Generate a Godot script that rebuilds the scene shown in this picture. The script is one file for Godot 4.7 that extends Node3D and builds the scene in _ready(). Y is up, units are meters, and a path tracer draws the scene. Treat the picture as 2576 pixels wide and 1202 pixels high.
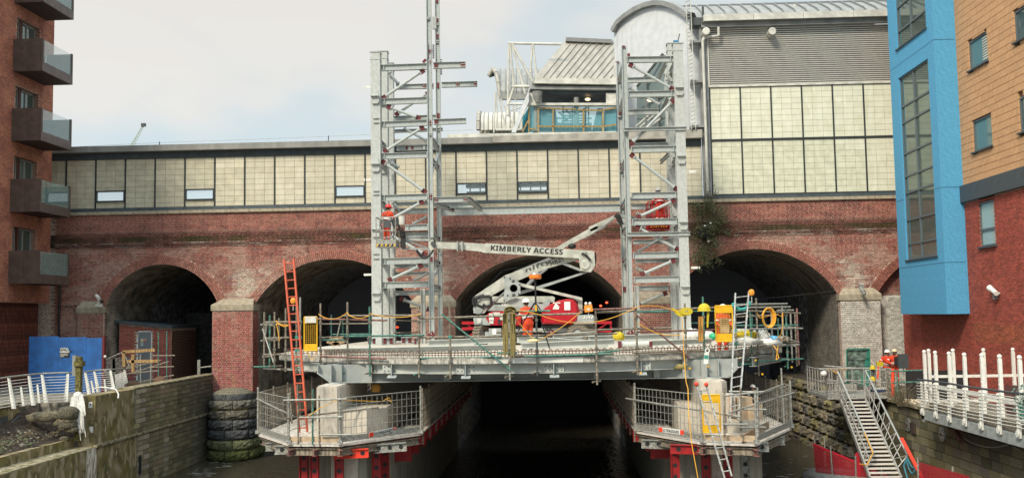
extends Node3D
# A new station entrance going up over a river in front of a brick railway viaduct.
# World: x along the viaduct, y up from the water, z towards the viewer; the camera stands at (0, 7, 0).

const F:=2500.0
const CX:=1287.5
const CY:=601.0
const EYE:=Vector3(0,7,0)
var wx:=Vector3.RIGHT
var wy:=Vector3.UP
var wz:=Vector3.BACK
var T:={}
var M:={}
var rng:=RandomNumberGenerator.new()
var n_big:=FastNoiseLite.new()
var n_mid:=FastNoiseLite.new()
var n_fine:=FastNoiseLite.new()

# mesh builder
class MB:
	var v:=PackedVector3Array()
	var n:=PackedVector3Array()
	var uv:=PackedVector2Array()
	var c:=PackedColorArray()
	var tint:=Color.WHITE
	func tri(a: Vector3,b: Vector3,d: Vector3) -> void:
		var nn:=(b-a).cross(d-a).normalized()
		for p in [a,d,b]:
			v.append(p); n.append(nn); c.append(tint)
			uv.append(Vector2(p.x+p.z,-p.y))
	func trin(a: Vector3,b: Vector3,d: Vector3,na: Vector3,nb: Vector3,nd: Vector3) -> void:
		v.append(a); v.append(d); v.append(b)
		n.append(na); n.append(nd); n.append(nb)
		for p in [a,d,b]:
			c.append(tint); uv.append(Vector2(p.x+p.z,-p.y))
	func quad(a: Vector3,b: Vector3,d: Vector3,e: Vector3) -> void:
		tri(a,b,d); tri(a,d,e)
	func quaduv(a: Vector3,b: Vector3,d: Vector3,e: Vector3,u0: Vector2,u1: Vector2) -> void:
		var nn:=(b-a).cross(d-a).normalized()
		var q:=[a,d,b,a,e,d]
		var w:=[Vector2(u0.x,u1.y),Vector2(u1.x,u0.y),Vector2(u1.x,u1.y),Vector2(u0.x,u1.y),Vector2(u0.x,u0.y),Vector2(u1.x,u0.y)]
		for i in 6:
			v.append(q[i]); n.append(nn); c.append(tint); uv.append(w[i])
	func box(ce: Vector3,s: Vector3,b:=Basis.IDENTITY) -> void:
		var x:=b.x*s.x*0.5
		var y:=b.y*s.y*0.5
		var z:=b.z*s.z*0.5
		quad(ce-x-y+z,ce+x-y+z,ce+x+y+z,ce-x+y+z)
		quad(ce+x-y-z,ce-x-y-z,ce-x+y-z,ce+x+y-z)
		quad(ce+x-y+z,ce+x-y-z,ce+x+y-z,ce+x+y+z)
		quad(ce-x-y-z,ce-x-y+z,ce-x+y+z,ce-x+y-z)
		quad(ce-x+y+z,ce+x+y+z,ce+x+y-z,ce-x+y-z)
		quad(ce-x-y-z,ce+x-y-z,ce+x-y+z,ce-x-y+z)
	func span(lo: Vector3,hi: Vector3) -> void:
		box((lo+hi)*0.5,(hi-lo).abs())
	func frame(a: Vector3,b: Vector3,up:=Vector3.UP) -> Basis:
		var d:=(b-a).normalized()
		var s:=up.cross(d)
		if s.length()<0.05:
			s=Vector3.RIGHT.cross(d) if absf(d.x)<0.9 else Vector3.BACK.cross(d)
		s=s.normalized()
		return Basis(s,d.cross(s),d)
	func bar(a: Vector3,b: Vector3,w: float,h: float,up:=Vector3.UP) -> void:
		box((a+b)*0.5,Vector3(w,h,a.distance_to(b)),frame(a,b,up))
	func tube(a: Vector3,b: Vector3,r: float,k:=8,r2:=-1.0) -> void:
		var m:=frame(a,b)
		var q:=r if r2<0.0 else r2
		for i in k:
			var t0:=TAU*i/k
			var t1:=TAU*(i+1)/k
			var e0:=m.x*cos(t0)+m.y*sin(t0)
			var e1:=m.x*cos(t1)+m.y*sin(t1)
			trin(a+e0*r,a+e1*r,b+e1*q,e0,e1,e1)
			trin(a+e0*r,b+e1*q,b+e0*q,e0,e1,e0)
			tri(a,a+e1*r,a+e0*r)
			tri(b,b+e0*q,b+e1*q)
	func path(pts: Array,r: float,k:=6) -> void:
		for i in pts.size()-1:
			tube(pts[i],pts[i+1],r,k)
	func hose(a: Vector3,b: Vector3,sag: float,r: float,steps:=10,k:=5) -> void:
		var pts:=[]
		for i in steps+1:
			var t:=float(i)/steps
			pts.append(a.lerp(b,t)+Vector3.DOWN*sag*4.0*t*(1.0-t))
		path(pts,r,k)
	func lathe(o: Vector3,ax: Vector3,pr: Array,k:=16,from:=0.0,to:=TAU) -> void:
		# pr: Vector2(radius, along the axis)
		var m:=frame(o,o+ax)
		for i in pr.size()-1:
			for j in k:
				var t0:=lerpf(from,to,float(j)/k)
				var t1:=lerpf(from,to,float(j+1)/k)
				var e0:=m.x*cos(t0)+m.y*sin(t0)
				var e1:=m.x*cos(t1)+m.y*sin(t1)
				var p: Vector2=pr[i]
				var q: Vector2=pr[i+1]
				var sl:=Vector2(q.y-p.y,p.x-q.x).normalized()
				var n0:=e0*sl.x+m.z*sl.y
				var n1:=e1*sl.x+m.z*sl.y
				if p.x>0.0005:
					trin(o+m.z*p.y+e0*p.x,o+m.z*p.y+e1*p.x,o+m.z*q.y+e1*q.x,n0,n1,n1)
				if q.x>0.0005:
					trin(o+m.z*p.y+e0*p.x,o+m.z*q.y+e1*q.x,o+m.z*q.y+e0*q.x,n0,n1,n0)
	func ball(o: Vector3,s: Vector3,k:=10,lo:=-1.0) -> void:
		var r:=maxi(4,k/2)
		for i in r:
			var a0:=lerpf(asin(lo),PI/2,float(i)/r)
			var a1:=lerpf(asin(lo),PI/2,float(i+1)/r)
			for j in k:
				var t0:=TAU*j/k
				var t1:=TAU*(j+1)/k
				var q:=[Vector3(cos(a0)*cos(t0),sin(a0),cos(a0)*sin(t0)),Vector3(cos(a0)*cos(t1),sin(a0),cos(a0)*sin(t1)),
					Vector3(cos(a1)*cos(t1),sin(a1),cos(a1)*sin(t1)),Vector3(cos(a1)*cos(t0),sin(a1),cos(a1)*sin(t0))]
				trin(o+q[1]*s,o+q[0]*s,o+q[3]*s,q[1],q[0],q[3])
				trin(o+q[1]*s,o+q[3]*s,o+q[2]*s,q[1],q[3],q[2])
	func prism(pts: Array,dz: Vector3) -> void:
		# pts: Vector3 ring, counter-clockwise seen from its front; dz: the way back
		var e:=PackedVector2Array()
		var nn:=Vector3.ZERO
		for i in pts.size():
			nn+=(pts[i] as Vector3).cross(pts[(i+1) % pts.size()])
		nn=nn.normalized()
		var ex: Vector3=(pts[1]-pts[0]).normalized()
		var ey:=nn.cross(ex)
		for p in pts:
			e.append(Vector2((p-pts[0]).dot(ex),(p-pts[0]).dot(ey)))
		var id:=Geometry2D.triangulate_polygon(e)
		for i in range(0,id.size(),3):
			var a: Vector3=pts[id[i]]
			var b: Vector3=pts[id[i+1]]
			var d: Vector3=pts[id[i+2]]
			if (b-a).cross(d-a).dot(nn)<0.0:
				var sw:=b
				b=d
				d=sw
			tri(a,b,d)
			tri(a+dz,d+dz,b+dz)
		for i in pts.size():
			var a: Vector3=pts[i]
			var b: Vector3=pts[(i+1) % pts.size()]
			if dz.dot(nn)<0.0:
				quad(b,a,a+dz,b+dz)
			else:
				quad(a,b,b+dz,a+dz)
	func ibeam(a: Vector3,b: Vector3,h: float,w: float,up:=Vector3.UP,tf:=0.018,tw:=0.012) -> void:
		var m:=frame(a,b,up)
		var l:=a.distance_to(b)
		var o:=(a+b)*0.5
		box(o,Vector3(tw,h-2.0*tf,l),m)
		box(o+m.y*(h-tf)*0.5,Vector3(w,tf,l),m)
		box(o-m.y*(h-tf)*0.5,Vector3(w,tf,l),m)
	func done(m: Material) -> ArrayMesh:
		var a:=[]
		a.resize(Mesh.ARRAY_MAX)
		a[Mesh.ARRAY_VERTEX]=v
		a[Mesh.ARRAY_NORMAL]=n
		a[Mesh.ARRAY_TEX_UV]=uv
		a[Mesh.ARRAY_COLOR]=c
		var am:=ArrayMesh.new()
		am.add_surface_from_arrays(Mesh.PRIMITIVE_TRIANGLES,a)
		am.surface_set_material(0,m)
		return am

# placing
func ray(x: float,y: float) -> Vector3:
	var q:=Vector3((x-CX)/F,(CY-y)/F,-1.0)
	return Vector3(wx.dot(q),wy.dot(q),wz.dot(q))

func at(x: float,y: float,d: float) -> Vector3:
	var r:=ray(x,y)
	return EYE+r*(d/-r.z)

func ony(x: float,y: float,h: float) -> Vector3:
	var r:=ray(x,y)
	return EYE+r*((h-EYE.y)/r.y)

func onx(x: float,y: float,h: float) -> Vector3:
	var r:=ray(x,y)
	return EYE+r*(h/r.x)

# nodes
var used:={}

func numbered(called: String) -> String:
	var k: int=used.get(called,0)
	used[called]=k+1
	return called if k==0 else "%s_%03d" % [called,k]

func thing(called: String,label: String,category: String,base: Vector3,group:="") -> Node3D:
	var o:=Node3D.new()
	o.name=numbered(called)
	add_child(o,true)
	o.position=base
	tag(o,label,category,group)
	return o

func tag(o: Node3D,label: String,category:="",group:="",kind:="") -> void:
	if label: o.set_meta("label",label)
	if category: o.set_meta("category",category)
	if group: o.set_meta("group",group)
	if kind: o.set_meta("kind",kind)

func org(p: Node) -> Vector3:
	var s:=Vector3.ZERO
	while p!=self:
		s+=(p as Node3D).position
		p=p.get_parent()
	return s

func obj(called: String,mb: MB,m: Material,parent: Node=null,kind:="",pivot:=Vector3.INF) -> MeshInstance3D:
	var o:=MeshInstance3D.new()
	o.name=numbered(called)
	var p: Node=self if parent==null else parent
	p.add_child(o,true)
	if pivot==Vector3.INF and mb.v.size():
		var lo:=mb.v[0]
		var hi:=mb.v[0]
		for q in mb.v:
			lo=lo.min(q)
			hi=hi.max(q)
		pivot=Vector3((lo.x+hi.x)*0.5,lo.y,(lo.z+hi.z)*0.5)
	for i in mb.v.size():
		mb.v[i]-=pivot
	o.mesh=mb.done(m)
	o.position=pivot-org(p)
	if kind: o.set_meta("kind",kind)
	return o

func solo(called: String,mb: MB,m: Material,label: String,category: String,group:="") -> MeshInstance3D:
	var o:=obj(called,mb,m)
	tag(o,label,category,group)
	return o

func put(called: String,me: Mesh,t: Transform3D,parent: Node,m: Material=null) -> MeshInstance3D:
	var o:=MeshInstance3D.new()
	o.name=numbered(called)
	parent.add_child(o,true)
	o.mesh=me
	if m: o.material_override=m
	t.origin-=org(parent)
	o.transform=t
	return o

func many(called: String,me: Mesh,ts: Array,cs: Array,parent: Node) -> MultiMeshInstance3D:
	var mm:=MultiMesh.new()
	mm.transform_format=MultiMesh.TRANSFORM_3D
	mm.use_colors=true
	mm.mesh=me
	mm.instance_count=ts.size()
	var o:=MultiMeshInstance3D.new()
	o.name=numbered(called)
	parent.add_child(o,true)
	var sh:=org(parent)
	for i in ts.size():
		var t: Transform3D=ts[i]
		t.origin-=sh
		mm.set_instance_transform(i,t)
		mm.set_instance_color(i,cs[i])
	o.multimesh=mm
	o.set_meta("kind","stuff")
	return o

# materials (linear base colours)
func lin(r: float,g: float,b: float,a:=1.0) -> Color:
	var k:=Color(r,g,b).linear_to_srgb()
	k.a=a
	return k

func mat(key: String,r: float,g: float,b: float,rough:=0.8,metal:=0.0,tex:="",sc:=1.0) -> StandardMaterial3D:
	if M.has(key): return M[key]
	var m:=StandardMaterial3D.new()
	m.resource_name=key
	m.albedo_color=lin(r,g,b)
	m.roughness=rough
	m.metallic=metal
	if tex:
		m.albedo_texture=T[tex]
		m.uv1_triplanar=true
		m.uv1_world_triplanar=true
		m.uv1_scale=Vector3.ONE*sc
	M[key]=m
	return m

func glass(key: String,r: float,g: float,b: float,a: float) -> StandardMaterial3D:
	if M.has(key): return M[key]
	var m:=StandardMaterial3D.new()
	m.resource_name=key
	m.transparency=BaseMaterial3D.TRANSPARENCY_ALPHA
	m.albedo_color=lin(r,g,b,a)
	m.roughness=0.03
	m.metallic_specular=0.6
	M[key]=m
	return m

func grey_noise(seed_: int,freq: float,oct: int,lo: float,hi: float,sz:=256,stretch:=1) -> ImageTexture:
	var f:=FastNoiseLite.new()
	f.seed=seed_
	f.frequency=freq
	f.fractal_octaves=oct
	var src:=f.get_seamless_image(sz,sz)
	src.convert(Image.FORMAT_L8)
	var a:=src.get_data()
	var out:=PackedByteArray()
	out.resize(sz*sz*3)
	for y in sz:
		for x in sz:
			var q:=a[(y/stretch % sz)*sz+x]/255.0
			q=lerpf(lo,hi,smoothstep(0.12,0.88,q))
			var i:=(y*sz+x)*3
			var w:=int(clampf(q,0,1)*255)
			out[i]=w
			out[i+1]=w
			out[i+2]=int(w*0.985)
	return ImageTexture.create_from_image(Image.create_from_data(sz,sz,false,Image.FORMAT_RGB8,out))

# layers: [colour, noise seed, frequency, vertical stretch, threshold, softness]
func stain_tex(base: Color,layers: Array,sz:=256) -> ImageTexture:
	var acc:=PackedVector3Array()
	acc.resize(sz*sz)
	acc.fill(Vector3(base.r,base.g,base.b))
	for l in layers:
		var f:=FastNoiseLite.new()
		f.seed=l[1]
		f.frequency=l[2]
		f.fractal_octaves=4
		var src:=f.get_seamless_image(sz,sz)
		src.convert(Image.FORMAT_L8)
		var a:=src.get_data()
		var col:=Vector3(l[0].r,l[0].g,l[0].b)
		for y in sz:
			var yy: int=(y/int(l[3])) % sz
			for x in sz:
				var k:=smoothstep(l[4]-l[5],l[4]+l[5],a[yy*sz+x]/255.0)
				if k>0.0:
					acc[y*sz+x]=acc[y*sz+x].lerp(col,k)
	var out:=PackedByteArray()
	out.resize(sz*sz*3)
	for i in sz*sz:
		var q:=acc[i]
		var k:=Color(q.x,q.y,q.z).linear_to_srgb()
		out[i*3]=k.r8
		out[i*3+1]=k.g8
		out[i*3+2]=k.b8
	return ImageTexture.create_from_image(Image.create_from_data(sz,sz,false,Image.FORMAT_RGB8,out))

func textured(key: String,tex: Texture2D,rough: float,sc: Vector3,tri:=true) -> StandardMaterial3D:
	var m:=StandardMaterial3D.new()
	m.resource_name=key
	m.albedo_texture=tex
	m.roughness=rough
	m.uv1_triplanar=tri
	m.uv1_world_triplanar=tri
	m.uv1_scale=sc
	M[key]=m
	return m

func vcol(key: String,rough:=0.85,tex:="",sc:=1.0) -> StandardMaterial3D:
	var m:=mat(key,1,1,1,rough,0.0,tex,sc)
	m.vertex_color_use_as_albedo=true
	return m

func make_materials() -> void:
	n_big.seed=11; n_big.frequency=0.22; n_big.fractal_octaves=4
	n_mid.seed=23; n_mid.frequency=0.9; n_mid.fractal_octaves=3
	n_fine.seed=37; n_fine.frequency=3.1; n_fine.fractal_octaves=3
	T.mott=grey_noise(3,0.012,5,0.86,1.0)
	T.rough=grey_noise(5,0.04,4,0.7,1.0)
	T.paint=grey_noise(7,0.02,4,0.93,1.0)
	T.dirt=grey_noise(9,0.03,5,0.55,1.0)
	T.wash=grey_noise(17,0.02,5,0.87,1.0,256,3)
	T.streak=grey_noise(13,0.06,4,0.6,1.0,256,8)
	vcol("brick",0.9,"rough",1.7)
	mat("mortar",0.66,0.52,0.44,0.95,0,"rough",0.8)
	mat("mortar_dark",0.10,0.085,0.07,0.95,0,"rough",0.6)
	mat("mortar_red",0.52,0.35,0.28,0.95,0,"rough",0.8)
	mat("soffit",0.52,0.53,0.56,0.95,0,"dirt",0.25)
	mat("dark_void",0.02,0.02,0.022,0.95)
	mat("cap_stone",0.40,0.35,0.265,0.9,0,"mott",0.8)
	mat("steel",0.41,0.45,0.455,0.5,0,"paint",0.8)
	mat("steel_shop",0.47,0.50,0.50,0.5,0,"paint",0.8)
	mat("steel_girder",0.35,0.375,0.37,0.5,0,"paint",0.4)
	mat("girder_light",0.50,0.525,0.51,0.5,0,"paint",0.3)
	mat("oxide",0.16,0.025,0.03,0.7,0,"rough",1.5)
	mat("bolt",0.16,0.17,0.18,0.5,0.3)
	mat("galv",0.42,0.42,0.39,0.5,0.25,"rough",1.1)
	mat("galv_rust",0.36,0.31,0.245,0.65,0.15,"dirt",1.3)
	mat("galv_green",0.10,0.30,0.245,0.6,0.0,"dirt",1.0)
	mat("galv_pink",0.36,0.17,0.15,0.65,0.1,"dirt",1.2)
	mat("coupler",0.20,0.19,0.165,0.6,0.3,"rough",2.0)
	mat("coupler_green",0.03,0.26,0.20,0.6)
	mat("rebar",0.17,0.075,0.04,0.9)
	mat("white",0.78,0.78,0.75,0.5,0,"paint",0.5)
	mat("off_white",0.62,0.62,0.58,0.6,0,"mott",0.4)
	mat("white_clad",0.62,0.65,0.69,0.55,0,"paint",0.3)
	mat("grey_mid",0.22,0.23,0.235,0.6,0,"paint",0.5)
	mat("grey_dark",0.06,0.07,0.075,0.6,0,"paint",0.5)
	mat("black",0.015,0.015,0.016,0.6)
	mat("rubber",0.03,0.03,0.03,0.9,0,"rough",2.0)
	mat("tyre_mud",0.28,0.245,0.195,0.95,0,"dirt",2.5)
	mat("boom",0.50,0.51,0.46,0.45,0,"mott",0.7)
	mat("boom_grey",0.36,0.39,0.39,0.5,0,"mott",0.7)
	mat("red_paint",0.42,0.008,0.018,0.3,0,"paint",0.7)
	mat("red_steel",0.36,0.012,0.014,0.55,0,"mott",1.2)
	mat("red_bright",0.75,0.05,0.02,0.5)
	mat("red_mesh",0.45,0.01,0.03,0.6)
	mat("yellow",0.80,0.45,0.01,0.45,0,"paint",1.0)
	mat("yellow_web",0.75,0.58,0.02,0.7,0,"rough",3.0)
	mat("cable_yellow",0.72,0.36,0.03,0.6)
	mat("rope",0.36,0.29,0.11,0.9,0,"rough",4.0)
	mat("ladder_orange",0.62,0.09,0.03,0.5,0,"mott",1.0)
	mat("alu",0.55,0.55,0.53,0.4,0.35,"rough",1.0)
	mat("timber",0.46,0.31,0.18,0.85,0,"streak",1.3)
	mat("timber_old",0.40,0.34,0.27,0.9,0,"streak",0.8)
	mat("ply",0.55,0.42,0.29,0.85,0,"mott",0.9)
	mat("orange_cloth",0.86,0.075,0.02,0.85)
	mat("reflect",0.62,0.62,0.60,0.4)
	mat("blue_board",0.012,0.105,0.36,0.5,0,"mott",0.5)
	mat("blue_render",0.085,0.345,0.60,0.85,0,"paint",1.1)
	mat("frame_grey",0.095,0.125,0.14,0.5)
	mat("band_slate",0.055,0.07,0.085,0.6,0,"paint",0.5)
	mat("bronze",0.125,0.09,0.078,0.5,0.2,"mott",0.5)
	mat("soffit_board",0.055,0.035,0.032,0.8,0,"mott",0.5)
	mat("wood_clad",0.13,0.04,0.026,0.7,0,"streak",0.6)
	mat("mullion",0.022,0.028,0.032,0.6)
	mat("joint",0.22,0.21,0.16,0.9)
	mat("zinc",0.30,0.31,0.31,0.5,0.15,"mott",0.35)
	mat("zinc_roof",0.40,0.385,0.35,0.55,0.1,"mott",0.4)
	mat("roof_edge_grey",0.27,0.27,0.26,0.6,0,"wash",0.3)
	mat("fascia_dark",0.065,0.088,0.105,0.6,0,"mott",0.4)
	mat("net_green",0.03,0.23,0.17,0.9,0,"mott",1.0)
	mat("plastic_bag",0.75,0.75,0.73,0.35,0,"mott",2.0)
	mat("leaf",0.045,0.085,0.03,0.8)
	mat("twig",0.14,0.11,0.065,0.9)
	mat("soil",0.075,0.055,0.042,1.0,0,"dirt",0.9)
	mat("paving",0.30,0.275,0.23,0.95,0,"dirt",0.4)
	mat("skin",0.45,0.25,0.17,0.6)
	glass("pane",0.55,0.7,0.7,0.12)
	glass("pane_teal",0.10,0.42,0.48,0.45)
	var g:=mat("window_dark",0.05,0.10,0.11,0.04)
	g.metallic_specular=0.9
	g=mat("window_mirror",0.16,0.21,0.19,0.05,0.55)
	var lamp:=mat("lamp",0.9,0.8,0.6,0.5)
	lamp.emission_enabled=true
	lamp.emission=Color(1.0,0.85,0.6)
	lamp.emission_energy_multiplier=1.6
	lamp=mat("lamp_red",0.9,0.2,0.1,0.5)
	lamp.emission_enabled=true
	lamp.emission=Color(1.0,0.25,0.12)
	lamp.emission_energy_multiplier=1.5
	var conc:=Color(0.54,0.49,0.405)
	textured("concrete",stain_tex(conc,[[Color(0.42,0.385,0.32),61,0.02,1,0.55,0.3],[Color(0.56,0.515,0.435),62,0.05,2,0.6,0.2],[Color(0.33,0.30,0.25),63,0.09,4,0.78,0.1]]),0.9,Vector3.ONE*0.28)
	textured("concrete_wet",stain_tex(Color(0.30,0.285,0.23),[[Color(0.22,0.21,0.165),64,0.05,6,0.5,0.2],[Color(0.37,0.35,0.29),65,0.09,8,0.65,0.15]]),0.8,Vector3.ONE*0.25)
	textured("slab_edge",stain_tex(Color(0.44,0.42,0.37),[[Color(0.22,0.22,0.19),66,0.12,10,0.5,0.15],[Color(0.55,0.53,0.47),67,0.03,1,0.6,0.2]]),0.9,Vector3.ONE*0.5)
	textured("quay",stain_tex(Color(0.235,0.185,0.095),[[Color(0.145,0.125,0.035),70,0.012,1,0.48,0.25],[Color(0.10,0.085,0.035),71,0.035,1,0.62,0.18],[Color(0.33,0.27,0.17),72,0.05,2,0.66,0.14],[Color(0.45,0.40,0.31),73,0.09,3,0.82,0.06]]),0.9,Vector3.ONE*0.16)
	textured("quay_stone",stain_tex(Color(0.8,0.76,0.66),[[Color(0.45,0.42,0.34),74,0.03,1,0.5,0.2],[Color(1.0,0.98,0.9),75,0.07,6,0.66,0.1]]),0.95,Vector3.ONE*0.4)
	M.quay_stone.vertex_color_use_as_albedo=true
	textured("moss_ledge",stain_tex(Color(0.25,0.215,0.14),[[Color(0.085,0.085,0.022),76,0.025,1,0.55,0.15],[Color(0.42,0.38,0.30),77,0.05,1,0.7,0.1]]),0.95,Vector3.ONE*0.3)
	textured("clad_pane",stain_tex(Color(0.80,0.79,0.70),[[Color(0.75,0.73,0.63),78,0.015,1,0.55,0.3],[Color(0.84,0.83,0.76),79,0.05,3,0.6,0.2]]),0.45,Vector3.ONE*0.2)
	M.clad_pane.vertex_color_use_as_albedo=true
	textured("deck_board",stain_tex(Color(0.55,0.50,0.43),[[Color(0.30,0.26,0.22),80,0.03,1,0.55,0.2],[Color(0.70,0.68,0.62),81,0.06,1,0.62,0.15]]),0.95,Vector3.ONE*0.5)

func make_camera() -> void:
	wz=-Vector3(102.5,-189.0,-2500.0).normalized()
	wx=Vector3(1.0,0.0195,-(wz.x+wz.y*0.0195)/wz.z).normalized()
	wy=wz.cross(wx)
	var cam:=Camera3D.new()
	cam.name="camera"
	cam.fov=rad_to_deg(2.0*atan(601.0/2500.0))
	cam.near=0.5
	cam.far=900.0
	add_child(cam)
	cam.transform=Transform3D(Basis(Vector3(wx.x,wy.x,wz.x),Vector3(wx.y,wy.y,wz.y),Vector3(wx.z,wy.z,wz.z)),EYE)
	cam.current=true

func make_sky() -> void:
	var w:=1280
	var h:=640
	var f:=FastNoiseLite.new()
	f.seed=4; f.frequency=1.35; f.fractal_octaves=5; f.fractal_gain=0.5
	var g:=FastNoiseLite.new()
	g.seed=91; g.frequency=4.5; g.fractal_octaves=4
	# broad cloud banks of this day's sky: bearing, height, strength, spread
	var banks:=[[-0.31,0.28,0.5,0.010],[-0.43,0.17,0.4,0.004],[-0.2,0.19,-0.45,0.006],[-0.02,0.24,-0.2,0.01],[-0.48,0.26,-0.4,0.003],[1.2,0.5,0.3,0.2],[2.6,0.6,0.3,0.3],[-1.7,0.6,0.3,0.2]]
	var out:=PackedByteArray()
	out.resize(w*h*3)
	for y in h:
		var el:=PI/2-PI*(y+0.5)/h
		var ce:=cos(el)
		var se:=sin(el)
		for x in w:
			var az:=TAU*(x+0.5)/w-PI
			var k: Color
			if se<-0.02:
				k=Color(0.13,0.125,0.105)
			else:
				var d:=Vector3(ce*cos(az),se*2.2,ce*sin(az))
				var cl:=f.get_noise_3dv(d*1.2)*0.9+g.get_noise_3dv(d)*0.3
				for q in banks: cl+=q[2]*exp(-Vector2(wrapf(az-q[0],-PI,PI)*1.0,el-q[1]).length_squared()/q[3])
				var t:=smoothstep(-0.25,0.4,cl)
				var blue:=Color(0.25,0.315,0.355).lerp(Color(0.42,0.48,0.495),exp(-se*6.0))
				var cloud:=Color(0.385,0.37,0.35).lerp(Color(0.47,0.475,0.465),exp(-se*5.0))
				k=blue.lerp(cloud,t)*0.86
				# an overcast sky brightens smoothly towards the zenith
				k=k*(1.0+2.0*smoothstep(0.3,1.0,se))
			k=(k/1.7).linear_to_srgb()
			var i:=(y*w+x)*3
			out[i]=k.r8
			out[i+1]=k.g8
			out[i+2]=k.b8
	var p:=PanoramaSkyMaterial.new()
	p.panorama=ImageTexture.create_from_image(Image.create_from_data(w,h,false,Image.FORMAT_RGB8,out))
	p.energy_multiplier=1.7
	var sky:=Sky.new()
	sky.sky_material=p
	var e:=Environment.new()
	e.background_mode=Environment.BG_SKY
	e.sky=sky
	e.tonemap_mode=Environment.TONE_MAPPER_LINEAR
	e.tonemap_exposure=2.35
	e.sdfgi_enabled=true
	e.ssao_enabled=true
	e.ssil_enabled=true
	var we:=WorldEnvironment.new()
	we.name="environment"
	we.environment=e
	add_child(we)
	var sun:=DirectionalLight3D.new()
	sun.name="sun"
	sun.light_energy=0.5
	sun.light_angular_distance=12.0
	sun.light_color=Color(1.0,0.95,0.87)
	sun.shadow_enabled=true
	add_child(sun)
	sun.look_at_from_position(Vector3(-15,27,28),Vector3.ZERO)

# bricks
func unit_brick() -> ArrayMesh:
	var b:=MB.new()
	b.box(Vector3.ZERO,Vector3.ONE)
	return b.done(M.brick)

# Lays bricks over a rectangle. hole(x, y) leaves places free, hue(x, y) colours, pick(x, y) asks for a part of its own, out(y) sets a course proud.
func lay(parent: Node,o: Vector3,ex: Vector3,ey: Vector3,w: float,h: float,pitch: float,blen: float,joint: float,hole: Callable,hue: Callable,pick: Callable,most:=300,every:=4,proud:=0.02,outset: Variant=null) -> void:
	var en:=ex.cross(ey)
	var ts:=[]
	var cs:=[]
	var singles:=0
	var um:=unit_brick()
	for r in int(h/pitch):
		var y:=(r+0.5)*pitch
		var header:=r % every==0
		var bl:=blen*0.5 if header else blen
		var sh:=rng.randf()*0.01+(0.25 if r % 2==0 else 0.0)*blen
		var n:=int(w/bl)+2
		for k in n:
			var x0:=maxf(0.0,(k-1)*bl+sh)
			var x1:=minf(w,k*bl+sh)
			if x1-x0<0.03: continue
			var x:=(x0+x1)*0.5
			if hole.call(x,y): continue
			var c: Color=hue.call(x,y)
			var q:=rng.randf()
			c=c*(0.72+0.5*q)
			var pr:=proud*(0.75+0.5*rng.randf())
			if outset!=null: pr+=outset.call(y)
			var b:=Basis(ex*(x1-x0-joint),ey*(pitch-joint),en*0.09)
			var t:=Transform3D(b,o+ex*x+ey*y+en*(pr-0.045))
			if singles<most and pick.call(x,y):
				put("brick",um,t,parent,brick_tone(c))
				singles+=1
			else:
				ts.append(t)
				cs.append(c)
	if ts.size():
		many("brickwork",um,ts,cs,parent)

func brick_tone(c: Color) -> StandardMaterial3D:
	var a:=int(clampf(c.r*22.0,1,16))
	var b:=int(round(clampf(c.g/maxf(c.r,0.01)*8.0,0,9)))
	var d:=int(round(clampf(c.b/maxf(c.r,0.01)*8.0,0,9)))
	var r:=(a+0.5)/22.0
	return mat("brick_tone_%d_%d_%d" % [a,b,d],r,r*b/8.0,r*d/8.0,0.9,0,"rough",1.7)

const ARCH:=[[-23.8,-17.7,9.98],[-15.7,-7.34,10.1],[-5.08,3.64,10.1],[6.21,14.74,10.2],[16.76,25.3,10.2]]
const SPRING:=7.8

func arc_of(a: Array) -> Array:
	# centre x, centre y, radius, half angle
	var w: float=(a[1]-a[0])*0.5
	var r: float=a[2]-SPRING
	var rad:=(w*w+r*r)/(2.0*r)
	return [(a[0]+a[1])*0.5,a[2]-rad,rad,asin(minf(1.0,w/rad)) if rad-r>=0.0 else PI-asin(w/rad)]

func in_arch(x: float,y: float,grow: float) -> bool:
	for a in ARCH:
		if y<SPRING+0.05:
			if x>a[0]-0.01 and x<a[1]+0.01: return true
		else:
			var q:=arc_of(a)
			if Vector2(x-q[0],y-q[1]).length()<q[2]+grow: return true
	return false

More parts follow.
